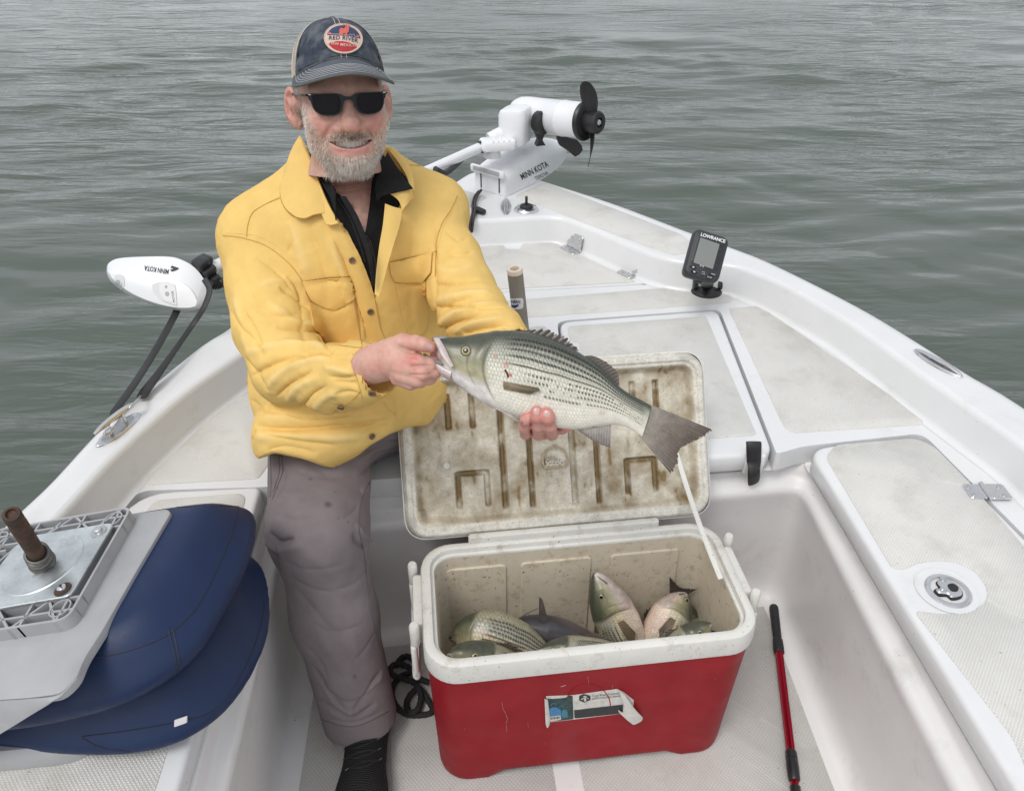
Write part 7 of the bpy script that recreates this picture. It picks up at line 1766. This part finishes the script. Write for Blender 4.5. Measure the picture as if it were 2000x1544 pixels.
# control head at the far end of the shaft
HDP = onD(310, 555, pix(np.array([-.80, 1.745, .70]))[2])
hD = pix(HDP)[2]
outl = [(208.5,524),(213,513),(233,504),(280,501),(329.5,501),(355,507),(381,522),(398,543),(406.5,562.5),(408,585),(397,600),(369,607),(341,605.5),(298,596),(255.5,578),(221,554),(210,538)]
ridge = [(210,530),(214,529),(232,529),(262,533),(300,540),(347,548),(369,560),(382,576),(387,590),(385,597),(380,600),(369,602),(341,601),(300,591.5),(258,574),(225,551),(213,537)]
back = [(222,528),(226,518),(240,510),(280,507),(326,507),(350,513),(372,527),(388,545),(396,563),(398,582),(388,594),(364,600),(338,599),(300,590),(262,572),(232,551),(223,539)]
res = lambda P, dd: np.array([onD(x, y, hD + dd) for x, y in catmull(np.array(P, float), 4, True)])
cen = lambda P, k, dd: res([(x + (300 - x) * k, y + (560 - y) * k) for x, y in P], dd)
V, F = loft([cen(back, .3, .062), res(back, .055), res(outl, .030), res(outl, .018), cen(outl, .012, .010), cen(ridge, .0, -.010), cen(ridge, .03, -.0135), cen(ridge, .3, -.016)]); 
ch = mo('control_head', V, F, M_mw, sharp=28); chB = bvh(V, F)
def hsheet(name, poly, m, off=.0004, th=.0006): V, F = sheet(chB, poly, off, th, 3.5); return mo(name, V, F, m, ch, smooth=False)
pan_m = mat('panel_grey', (.62, .63, .63), .5)
hsheet('panel', [(297,556),(308,551),(328,550),(343,556),(346,598),(332,594),(312,585),(299,570)], pan_m)
hsheet('panel_border', [(312,553),(336,553),(343,560),(346,596),(338,594),(322,586),(312,570)], gel, .0011)
hsheet('badge', ell(233, 551, 11, 17, 24), pan_m)
for (x, y, r) in ((325,560,2.6),(327,574,4.0),(231,551,4)): hsheet('icon', ell(x, y, r, r * 1.2), M_grey, .0019, .0004)
mtext('MOTOR', 341, 590, 6, -100, chB, M_dec, .0022, ch); mtext('360', 236, 560, 5, -70, chB, M_grey, .0022, ch)
mtext('MINN KOTA', 330, 531, 13.5, 190, chB, M_dec, .0008, ch, sx=.64, bold=.02)
hsheet('emblem', [(336,519),(350,524),(347,527),(336,531),(332,527),(340,525),(333,523)], M_dec, .0006)
# clamp block and coiled cable beside the head
for k, (x, y, w, h_) in enumerate(((392,515,24,15), (404,528,26,14), (416,545,18,16), (400,508,20,12))): box_px('head_bracket', onD(x, y, hD + .02 + .006 * k), nrm(ax + [0, 0, .2]), nrm(np.cross([0, 0, 1.0], ax)), [0, 0, 1], PXR(w, hD) * 1.1, .045, PXR(h_, hD) * 1.2, .006, black_pl, ch)
cp = catmull(np.array([onD(412, 556, hD + .01), onD(424, 556, hD + .02), onD(440, 548, hD + .04), onD(460, 535, hD + .10)]), 12); V, F = tube(cp, .010 + .0022 * np.sin(np.arange(len(cp)) * 2.2), 12); mo('coiled_cable', V, F, black_rub, ch)
# ---- rubber tie-down strap ---------------------------------------------------
strap = empty('tie_down_strap'); strap.location = onz(278, 778, ZG); tag(strap, 'black rubber tie-down strap hooked from the left cleat to the motor head', 'strap'); sinv = Matrix.Translation(-strap.location)
def st_(o): o.parent = strap; o.matrix_parent_inverse = sinv; return o
h1_, h2_ = onD(404, 560, hD - .005), onD(352, 598, hD + .05)
PA = catmull(np.array([onD(352, 590, hD + .055), onD(338, 622, hD - .0), ong(300, 690, 1.58), ong(262, 750, 1.45), onz(222, 806, ZG + .01), onz(217, 816, ZG - .01)]), 8); V, F = tube(PA, np.interp(np.linspace(0, 1, len(PA)), [0, 1], [.0115, .0125]), 12, flat=.22, up=VIEW); st_(obj('band', V, F, black_rub, None))
PB_ = catmull(np.array([onD(399, 545, hD - .012), onD(409, 566, hD - .020), onD(398, 600, hD - .028), ong(372, 640, 1.655), ong(330, 700, 1.54), ong(300, 742, 1.47), ong(284, 763, 1.44), ong(276, 777, 1.415)]), 8); V, F = tube(PB_, np.interp(np.linspace(0, 1, len(PB_)), [0, .2, .5, .75, .86, .95, 1], [.008, .008, .0075, .012, .013, .0125, .009]), 14, flat=.25, up=VIEW); st_(obj('band', V, F, black_rub, None))
hk = catmull(np.array([ong(274, 774, 1.408), onz(262, 787, ZG + .035), onz(246, 803, ZG + .028), onz(236, 815, ZG + .022), onz(222, 838, ZG + .020), onz(208, 850, ZG + .022), onz(204, 842, ZG + .03), onz(216, 832, ZG + .035)]), 8); V, F = tube(hk, .0026, 8); st_(obj('hook', V, F, steel_dull, None))
# ================================================================== fish finder
ff = empty('fish_finder'); ff.location = onz(1380, 567, ZD); tag(ff, 'dark grey fish finder with blank screen on a swivel mount', 'fish finder'); finv = Matrix.Translation(-ff.location)
def ffp(o): o.parent = ff; o.matrix_parent_inverse = finv; return o
M_ffb = mat('finder_case', (.030, .033, .037), .5, noise_amt=.1, noise_scale=90, bump=.06, bump_scale=500); M_scr = mat('lcd_screen', (.20, .215, .205), .2, coat=.5); M_wht = mat('white_print', (.75, .75, .75), .6)
fD_ = 2.10; fc = onD(1380, 499, fD_); rt = nrm(onD(1420, 512, fD_ + .012) - onD(1345, 490, fD_)); upf = onD(1397, 452, fD_ + .02) - onD(1367, 545, fD_); upf = nrm(upf - rt * np.dot(upf, rt)); nf = np.cross(rt, upf); nf = nf if np.dot(nf, EYE - fc) > 0 else -nf
FM = basis(fc, rt, upf, nf); k_ = fD_ / FPX
def fm(name, P, prof, m, parent=None, z0=0, sharp=40): V, F = prism(np.array(P), prof); o = obj(name, xf(np.asarray(V) + [0, 0, z0], FM), F, m, None, sharp=sharp); 
def fmo(name, P, prof, m, parent=None, z0=0.0):
    V, F = prism(np.array(P), prof); o = obj(name, xf(np.asarray(V) + [0, 0, z0], FM), F, m, None, sharp=40)
    if parent is None: ffp(o)
    else: o.parent = parent
    return o
case = roundpoly([(-36*k_, -47*k_), (34*k_, -48*k_), (38*k_, 46*k_), (-32*k_, 48*k_)], [.020, .022, .018, .018], 6)
cs = fmo('case', case, [(-.012, -.042), (-.002, -.036), (.002, -.02), (.002, -.006), (-.001, 0), (-.005, .002)], M_ffb)
fmo('bezel', roundpoly([(-29*k_, -24*k_), (28*k_, -26*k_), (33*k_, 40*k_), (-27*k_, 40*k_)], .008, 4), [(0, 0), (0, .0008), (-.001, .0014)], mat('finder_bezel', (.022, .025, .028), .42), cs, .002)
scr = fmo('screen', [(-25*k_, -22*k_), (17*k_, -24*k_), (20*k_, 30*k_), (-22*k_, 32*k_)], [(0, 0), (0, .0006)], M_scr, cs, .0034)
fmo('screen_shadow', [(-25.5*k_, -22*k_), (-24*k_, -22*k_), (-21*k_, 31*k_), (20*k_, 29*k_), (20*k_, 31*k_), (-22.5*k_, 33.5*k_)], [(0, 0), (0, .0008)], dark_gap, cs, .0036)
for i in range(5): fmo('mark', [(21.5*k_, (26-11.5*i)*k_), (26*k_, (25.5-11.5*i)*k_), (26*k_, (24.7-11.5*i)*k_), (21.5*k_, (25.2-11.5*i)*k_)], [(0, 0), (0, .0005)], dark_gap, cs, .0036)
btn = mat('finder_button', (.012, .013, .015), .35)
for (x, y, rx, ry) in ((-22,-31,7,3.4), (-18,-40,7,3.4), (0,-37,4,5.4), (20,-34,7.5,3.6), (14,-42,7.5,3.6)):
    b_ = fmo('button', [(p[0]*k_, p[1]*k_) for p in ell(x, y, rx, ry, 20)], [(0, 0), (0, .002), (-.001, .003)], btn, cs, .0015)
    if x < -10: s_ = 1 if y > -35 else -1; fmo('arrow', [(p[0]*k_, p[1]*k_) for p in ((x-2.6, y-1.2*s_), (x+2.6, y-1.2*s_), (x, y+1.8*s_))], [(0, 0), (0, .0004)], M_wht, b_, .0046)
def ftext(body, x, y, h_, parent, **kw): V, F = text_mesh(body, h_ * k_, 0, 'CENTER', **kw); o = obj('lettering', xf(np.c_[V[:, 0] + x * k_, V[:, 1] + y * k_, V[:, 2] + .0050], FM), F, M_wht, None, smooth=False); o.parent = parent
ftext('LOWRANCE', 4, 36.5, 9.5, cs, bold=.03, spacing=.95); ftext('X-4', -6, -24.5, 5.5, cs)
ftext('PWR', 0, -35.4, 3, cs); ftext('CLEAR', 0, -39, 2.4, cs); ftext('MENU', 20, -34, 3.4, cs); ftext('ENTER', 14, -42, 3.2, cs)
fb_ = onz(1379, 570, ZD); mt = obj('mount', *lathe([(.046, 0), (.046, .006), (.040, .012), (.026, .016), (.022, .018)], 28, [0, 0, 1], fb_ + [0, 0, .0005]), black_pl, None); ffp(mt)
nk = obj('neck', *tube(np.array([fb_ + [0, 0, .01], fb_ + [.002, .004, .035], fc - upf * .050 - nf * .02]), [.026, .024, .022], 14, flat=.7), black_pl, None); ffp(nk)
for s_ in (-1, 1): o = obj('ear', *lathe([(.014, -.006), (.015, 0), (.014, .006)], 16, [1, .1, 0], fb_ + [s_ * .036, .002, .022]), black_pl, None); o.parent = mt
# ================================================================== grey tube standing on the deck
tb = empty('rod_tube'); b0 = onz(1024, 690, ZD); t0 = ong(1005, 524, b0[1] - .005); tb.location = b0; tag(tb, 'grey cardboard rod tube with pale end standing behind the fish', 'tube'); tinv = Matrix.Translation(-Vector(b0))
def tbp(o, parent=None):
    if parent is None: o.parent = tb; o.matrix_parent_inverse = tinv
    else: o.parent = parent
    return o
M_tb = mat('tube_card', (.235, .205, .165), .7, noise_amt=.25, noise_scale=26, stretch=(1, 1, .3), tint=(.27, .265, .25)); M_cream = mat('tube_end', (.70, .60, .50), .7); tax = nrm(t0 - b0); TLn = np.linalg.norm(t0 - b0); tr = 15.6 * pix(t0)[2] / FPX
o = tbp(obj('sleeve', *lathe([(tr * .98, 0), (tr, .004), (tr, TLn - .012), (tr * .99, TLn - .010)], 32, tax, b0), M_tb, None)); tubB = bvh(*lathe([(tr, 0), (tr, TLn)], 48, tax, b0))
tbp(obj('end_ring', *lathe([(tr * 1.01, TLn - .012), (tr * 1.01, TLn - .003), (tr * .94, TLn), (tr * .6, TLn), (tr * .55, TLn - .004), (tr * .55, TLn - .03), (0, TLn - .03)], 32, tax, b0), M_cream, None))
V, F = sheet(tubB, [(996,583),(1020,582),(1022,585),(1022,600),(1018,603),(999,605)], .0003, .0004, 2.5); stk = tbp(obj('sticker', V, F, mat('sticker', (.72, .71, .70), .5), None, smooth=False))
ink_n = mat('ink_navy', (.03, .045, .16), .5); V, F = sheet(tubB, [(996,594),(1005,595.5),(1014,593.5),(1012,598),(1006,601),(1000,599)], .0009, .0003, 2); tbp(obj('print', V, F, ink_n, None, smooth=False), stk)
V, F = text_mesh('THERN', 1, 0, 'LEFT', bold=.03); o_ = []
for v in V: h_ = hit(tubB, 995 + v[0] * 6.6, 589.5 - v[1] * 9); o_.append((h_[0] + h_[1] * .0010) if h_ else b0)
tbp(obj('lettering', np.array(o_), F, ink_n, None, smooth=False), stk)
# ================================================================== rope on the floor
rp_ = [(772,1300),(785,1284),(800,1282),(812,1295),(800,1312),(780,1322),(766,1345),(770,1372),(790,1392),(820,1396),(845,1388),(835,1365),(820,1345),(805,1352),(794,1372),(800,1390),(815,1385),(822,1360),(812,1335),(790,1325),(768,1318),(762,1305),(776,1296),(800,1303),(815,1322),(838,1332)]
rz = [.008, .008, .012, .008, .014, .008, .008, .008, .008, .008, .008, .008, .016, .018, .010, .016, .020, .018, .022, .02, .02, .018, .018, .018, .02, .012]
P = catmull(np.array([onz(x, y, z) for (x, y), z in zip(rp_, rz)]), 10); P = resample(P, 420); a = np.arange(len(P)) * .9
rope = obj('rope', *tube(P, .0068 + .0004 * np.sin(a), 10), mat('black_rope', (.022, .021, .021), .8, noise_amt=.5, noise_scale=300, bump=.5, bump_scale=400), None); tag(rope, 'loose black rope coiled on the floor between shoe and cooler', 'rope')
# ================================================================== telescopic pole
pole = empty('telescopic_pole'); q0, q1 = onz(1511, 1184, .018), onz(1554, 1545, .014); pole.location = (q0 + q1) / 2; tag(pole, 'red telescopic pole with ribbed black handle lying on the floor', 'pole'); pinv = Matrix.Translation(-pole.location)
def pp_(o, parent=None):
    if parent is None: o.parent = pole; o.matrix_parent_inverse = pinv
    else: o.parent = parent
    return o
M_red = mat('anodised_red', (.42, .010, .03), .22, metal=.85, rough_var=.05); pax = nrm(q1 - q0); pl = lambda y: onz(1511 + (y - 1184) * 43 / 361, y, .0165)
def run(y0, y1): return np.array([pl(y0), pl(y1)])
g = run(1183, 1274); GL = np.linalg.norm(g[1] - g[0]); pr_ = [(.0088, 0), (.0108, .004), (.0112, .012)] + [(.0112 - .0012 * (i % 2) * 1.0 - .0008 * i / 20, .016 + i * GL * .60 / 20) for i in range(21)] + [(.0118, GL * .74), (.0122, GL * .85), (.0122, GL - .002), (.011, GL)]
grip = pp_(obj('handle', *lathe(pr_, 24, pax, g[0]), black_rub, None, sharp=60))
g = run(1272, 1470); a_ = np.arange(28) * 2 * math.pi / 28; fl_ = .0090 + .0007 * np.cos(a_ * 7)
def fluted(A, B, r): 
    T_, N_, B__ = frames(np.array([A, B])); ring = lambda p, i: p + (np.cos(a_) * r * fl_ / .009)[:, None] * N_[i] + (np.sin(a_) * r * fl_ / .009)[:, None] * B__[i]; return loft([ring(A, 0), ring(B, 1)])
pp_(obj('shaft', *fluted(g[0], g[1], .0088), M_red, None, sharp=30))
g = run(1466, 1524); CL = np.linalg.norm(g[1] - g[0]); pp_(obj('clamp', *lathe([(.0105, 0), (.0118, .003), (.0120, CL * .26), (.0108, CL * .27), (.0122, CL * .30), (.0126, CL * .6), (.0116, CL * .95), (.0095, CL)], 24, pax, g[0]), black_pl, None, sharp=40))
g = run(1520, 1620); pp_(obj('shaft', *fluted(g[0], g[1], .0075), M_red, None, sharp=30))
g = run(1534, 1560); pp_(obj('clamp', *lathe([(.009, 0), (.0105, .002), (.0105, .03), (.009, .032)], 24, pax, g[0]), black_pl, None, sharp=40))
# ================================================================== folded boat seat
seat = empty('boat_seat'); SO = np.array([-.59, .919, .70]); xs_, ys_, zs_ = np.array([.977, 0, .214]), np.array([0, 1.0, 0]), np.array([-.214, 0, .977]); SM = basis(SO, xs_, ys_, zs_); seat.location = (-.62, .82, ZH)
tag(seat, 'folded navy blue boat seat lying upside down on the left hatch', 'boat seat'); seinv = Matrix.Translation(-seat.location)
def se(name, V, F, m, parent=None, local=True, **k):
    o = obj(name, xf(V, SM) if local else V, F, m, None, **k)
    if parent is None: o.parent = seat; o.matrix_parent_inverse = seinv
    else: o.parent = parent
    return o
navy = mat('navy_vinyl', (.010, .023, .070), .45, spec=.3, noise_amt=.1, noise_scale=12, bump=.10, bump_scale=260, speck=(.4, .42, .48), speck_scale=60, speck_lo=.79, rough_var=.08); gpl = mat('grey_plastic', (.36, .365, .375), .5, noise_amt=.05, noise_scale=30, bump=.05, bump_scale=300)
zinc = mat('zinc_plate', (.56, .60, .61), .42, metal=.75, noise_amt=.22, noise_scale=30, dirt=(.28, .28, .26), dirt_scale=60, dirt_lo=.55, dirt_hi=.8, rough_var=.12, bump=.1, bump_scale=90); rust = mat('rusty_steel', (.10, .055, .035), .75, metal=.3, noise_amt=.45, noise_scale=70, tint=(.05, .04, .036), bump=.3, bump_scale=150)
def s_rb(P, c_, b, r, k=1.0):
    q = np.abs(P - np.asarray(c_, np.float32)) - (np.asarray(b, np.float32) - r); return np.linalg.norm(np.maximum(q, 0), axis=-1) + np.minimum(np.max(q, axis=-1), 0) - r
def plan(P, poly): return poly_sd(P[..., 0], P[..., 1], poly)
seatpoly = catmull(np.array([(-.36,.085),(-.10,.085),(.09,.080),(.150,.055),(.168,-.03),(.160,-.13),(.135,-.225),(.06,-.285),(-.05,-.305),(-.20,-.305),(-.36,-.30),(-.40,-.1)]), 5, True)
def cush1(P):
    a = plan(P, seatpoly); z = P[..., 2]; top = z + .002 + .06 * sstep(-.10, .0, a) ** 2; bot = -.118 - z + .02 * sstep(-.06, 0, a)
    bulge = .012 * np.cos(np.clip((z + .06) / .06, -1.5, 1.5)); return smax(smax(a - bulge, top, .05), bot, .045)
V, F = nets(cush1, (-.44, -.35, -.15), (.21, .13, .03), .0072); V = relax(V, F, 2); c1 = se('seat_cushion', V, F, navy, sharp=None); c1B = bvh(xf(V, SM), F)
backpoly = catmull(np.array([(-1.02,1.01),(-.70,1.03),(-.53,1.02),(-.455,.985),(-.418,.91),(-.402,.83),(-.412,.745),(-.445,.68),(-.51,.640),(-.62,.632),(-.80,.65),(-1.0,.68)]), 5, True)
def cush2(P):
    a = plan(P, backpoly); z = P[..., 2]; top = z - .600 + .05 * sstep(-.09, .0, a) ** 2; bot = (ZH + .001) - z + .018 * sstep(-.05, 0, a); return smax(smax(a - .008, top, .05), bot, .03)
V, F = nets(cush2, (-1.06, .58, .46), (-.35, 1.08, .63), .0075); V = relax(V, F, 2); c2 = se('back_cushion', V, F, navy, local=False, sharp=None); c2B = bvh(V, F)
M_pipe = mat('navy_seam', (.006, .012, .034), .6)
for B, pts, pa_ in ((c1B, [(345,990),(454,988),(463,1000),(442,1069),(391,1175),(344,1226),(300,1252),(230,1275),(166,1284)], c1), (c1B, [(338,1228),(350,1290),(352,1340),(325,1385)], c1), (c1B, [(328,1226),(344,1295),(343,1345)], c1), (c1B, [(0,1437),(168,1437),(270,1412),(325,1382)], c1),
                    (c2B, [(488,1118),(512,1160),(512,1210),(480,1300),(420,1385),(350,1408),(260,1425),(160,1438)], c2), (c2B, [(160,1440),(210,1462),(330,1472)], c2)):
    L = trace(B, pts, -.0006, 8)
    if len(L) > 3:
        keep = [L[0]]
        for p in L[1:]:
            if np.linalg.norm(p - keep[-1]) < .05: keep.append(p)
        V, F = tube(np.array(keep), .0016, 6); se('seam', V, F, M_pipe, pa_, local=False)
h_ = hit(c2B, 353, 1407)
if h_: V, F = rbox(.018, .004, .010, .001); se('care_tag', xf(V, basis(h_[0] + h_[1] * .002, nrm(np.array([1, .35, .1])), nrm(np.array([0, -.8, .6])), nrm(np.array([0, .6, .8])))), F, mat('tag_white', (.6, .58, .58), .8), c2, local=False)
# moulded shell under the seat
shellp = [(-.42,.020),(-.26,.020)] + [tuple(xf([onplane(x, y, SO + zs_ * .004, zs_)], np.linalg.inv(SM))[0][:2]) for x, y in ((326,993),(333,1000),(262,1120),(200,1228),(163,1285),(148,1324),(117,1353),(60,1361),(0,1365),(-90,1373),(-220,1386))]
V, F = prism(roundpoly(shellp, .012, 3), [(0, -.010), (.001, -.003), (0, .003), (-.003, .005)]); sh_ = se('shell', V, F, gpl, sharp=40)
tp = [onplane(x, y, SO + zs_ * .004, zs_) for x, y in ((150,1322),(117,1353),(60,1361),(0,1365),(-90,1373),(-220,1386))]; bt = [ong(x, y, q[1] - .006) for (x, y), q in zip(((149,1326),(114,1362),(60,1396),(0,1433),(-90,1486),(-220,1560)), tp)]
tp, bt = catmull(np.array(tp), 5), catmull(np.array(bt), 5); inn = np.array([0, .012, 0]); rows = [bt + inn * .3, bt, (tp * .5 + bt * .5) + [0, -.004, 0], tp + [0, -.002, 0]]
V, F = loft(rows, closed=False, caps=False); se('shell_flange', V, F, gpl, sh_, local=False, sharp=60)
V, F = prism(catmull(np.array([(-1.02,.672),(-.72,.664),(-.635,.655),(-.625,.642),(-.70,.626),(-1.02,.604)]), 4, True), [(0, ZH + .003), (0, .512), (-.008, .522)]); se('back_shell', V, F, gpl, None, local=False, sharp=40)
# ribbed mounting frame
LWp, LDp = .245, .222; F0 = roundpoly([(-LWp, -LDp), (0, -LDp), (0, 0), (-LWp, 0)], .02, 5); F1 = grow(F0, -.004)
mbf = MB(); V, F = loft([np.c_[F0, np.full(len(F0), .004)], np.c_[F0, np.full(len(F0), .026)], np.c_[F1, np.full(len(F1), .026)], np.c_[F1, np.full(len(F1), .006)]], caps=False); lat_ = se('frame', V, F, gpl, sh_, sharp=40)
dgp = mat('grey_plastic_floor', (.27, .275, .285), .6); v2, f2 = fill2d(F1, z=.0055); se('frame_floor', v2, f2, dgp, sh_)
def ribl(a, b, h0=.006, h1=.0252, t=.0017):
    a, b = np.array(a, float), np.array(b, float); d = nrm(b - a); n = np.array([-d[1], d[0]]) * t; return [np.array([*(a + n), h0]), np.array([*(a - n), h0]), np.array([*(b - n), h0]), np.array([*(b + n), h0]), np.array([*(a + n), h1]), np.array([*(a - n), h1]), np.array([*(b - n), h1]), np.array([*(b + n), h1])]
RF_ = [(0,1,5,4),(1,2,6,5),(2,3,7,6),(3,0,4,7),(4,5,6,7)]
xA, yA = -LWp, -LDp
for (a, b) in [((xA,-.020),(0,-.020)), ((xA,-.042),(0,-.042)), ((xA,-.180),(0,-.180)), ((xA,-.202),(0,-.202)), ((-.020,yA),(-.020,0)), ((-.225,yA),(-.225,0)), ((-.205,yA),(-.205,0)), ((-.05,-.045),(-.10,0)), ((-.05,-.045),(-.02,0)), ((-.14,-.045),(-.10,0)), ((-.14,-.045),(-.185,0)), ((-.185,0),(-.225,-.045)), ((-.08,0),(-.08,-.042)), ((-.16,0),(-.16,-.042)), ((-.05,-.180),(-.02,yA)), ((-.05,-.180),(-.09,yA)), ((-.13,-.180),(-.09,yA)), ((-.13,-.180),(-.17,yA)), ((-.21,-.18),(-.17,yA)), ((-.075,-.18),(-.075,yA)), ((-.155,-.18),(-.155,yA)), ((xA,-.07),(-.20,-.042)), ((xA,-.07),(-.20,-.10)), ((xA,-.13),(-.20,-.10)), ((xA,-.13),(-.20,-.16)), ((xA,-.10),(-.19,-.10)), ((xA,-.055),(-.19,-.055)), ((xA,-.15),(-.19,-.15)), ((-.17,-.04),(-.245,-.20)), ((-.12,-.01),(-.20,-.16))]:
    se('rib', ribl(a, b), RF_, gpl, lat_, smooth=False)
for x, y in ((-.024,-.024), (-.221,-.024), (-.024,-.198), (-.221,-.198)): V, F = lathe([(.0155, .006), (.0155, .0262), (.0135, .0262), (.0130, .008), (0, .008)], 24, [0, 0, 1], (x, y, 0)); se('boss', V, F, gpl, lat_, sharp=40)
# zinc plate with its pin, spring and bolts
Zp = [(-.012,-.038),(-.014,-.182),(-.165,-.185),(-.178,-.165),(-.172,-.055),(-.155,-.036)]
V, F = prism(roundpoly(Zp, .012, 4), [(0, .0265), (0, .0295), (-.001, .0305)]); zp = se('mounting_plate', V, F, zinc, sh_, sharp=40); pc = np.array([-.094, -.108, .0305])
V, F = lathe([(.062, -.002), (.058, .0012), (.054, .0002), (.050, .0008), (.03, .0022), (0, .003)], 40, [0, 0, 1], pc); se('dished_ring', V, F, zinc, zp)
pin = onplane(22, 1003, SO + zs_ * .19, zs_); pinl = xf([pin], np.linalg.inv(SM))[0]; b_ = pc.copy(); tx = nrm(pinl - b_); PLn = np.linalg.norm(pinl - b_)
V, F = lathe([(.0115, 0), (.0115, PLn - .035), (.0108, PLn - .034), (.0112, PLn - .03), (.0112, PLn - .003), (.0095, PLn), (.007, PLn), (.0065, PLn - .004), (0, PLn - .004)], 22, tx, b_); se('pin', V, F, rust, zp, sharp=40)
t = np.linspace(0, 5.2 * 2 * math.pi, 150); ua = nrm(np.cross(tx, [1, 0, 0])); ub = np.cross(tx, ua); sp_r = .0165 - .002 * np.sin(t * .05)
V, F = tube(b_ + tx * (.008 + .046 * t / t[-1])[:, None] + sp_r[:, None] * (np.cos(t)[:, None] * ua + np.sin(t)[:, None] * ub), .0027, 8); se('spring', V, F, mat('spring_steel', (.16, .155, .145), .42, metal=.8, noise_amt=.25, noise_scale=120), zp)
for (x, y, dk) in ((-.030,-.055,0), (-.032,-.168,1), (-.158,-.168,0)):
    V, F = lathe([(.012, .0), (.012, .0018), (.0055, .0020)], 24, [0, 0, 1], (x, y, .0305)); wsh = se('washer', V, F, rust if dk else steel_dull, zp); V, F = lathe([(.0068, .001), (.0062, .005), (.0035, .0068), (0, .007)], 18, [0, 0, 1], (x, y, .0312)); se('bolt', V, F, steel, wsh)
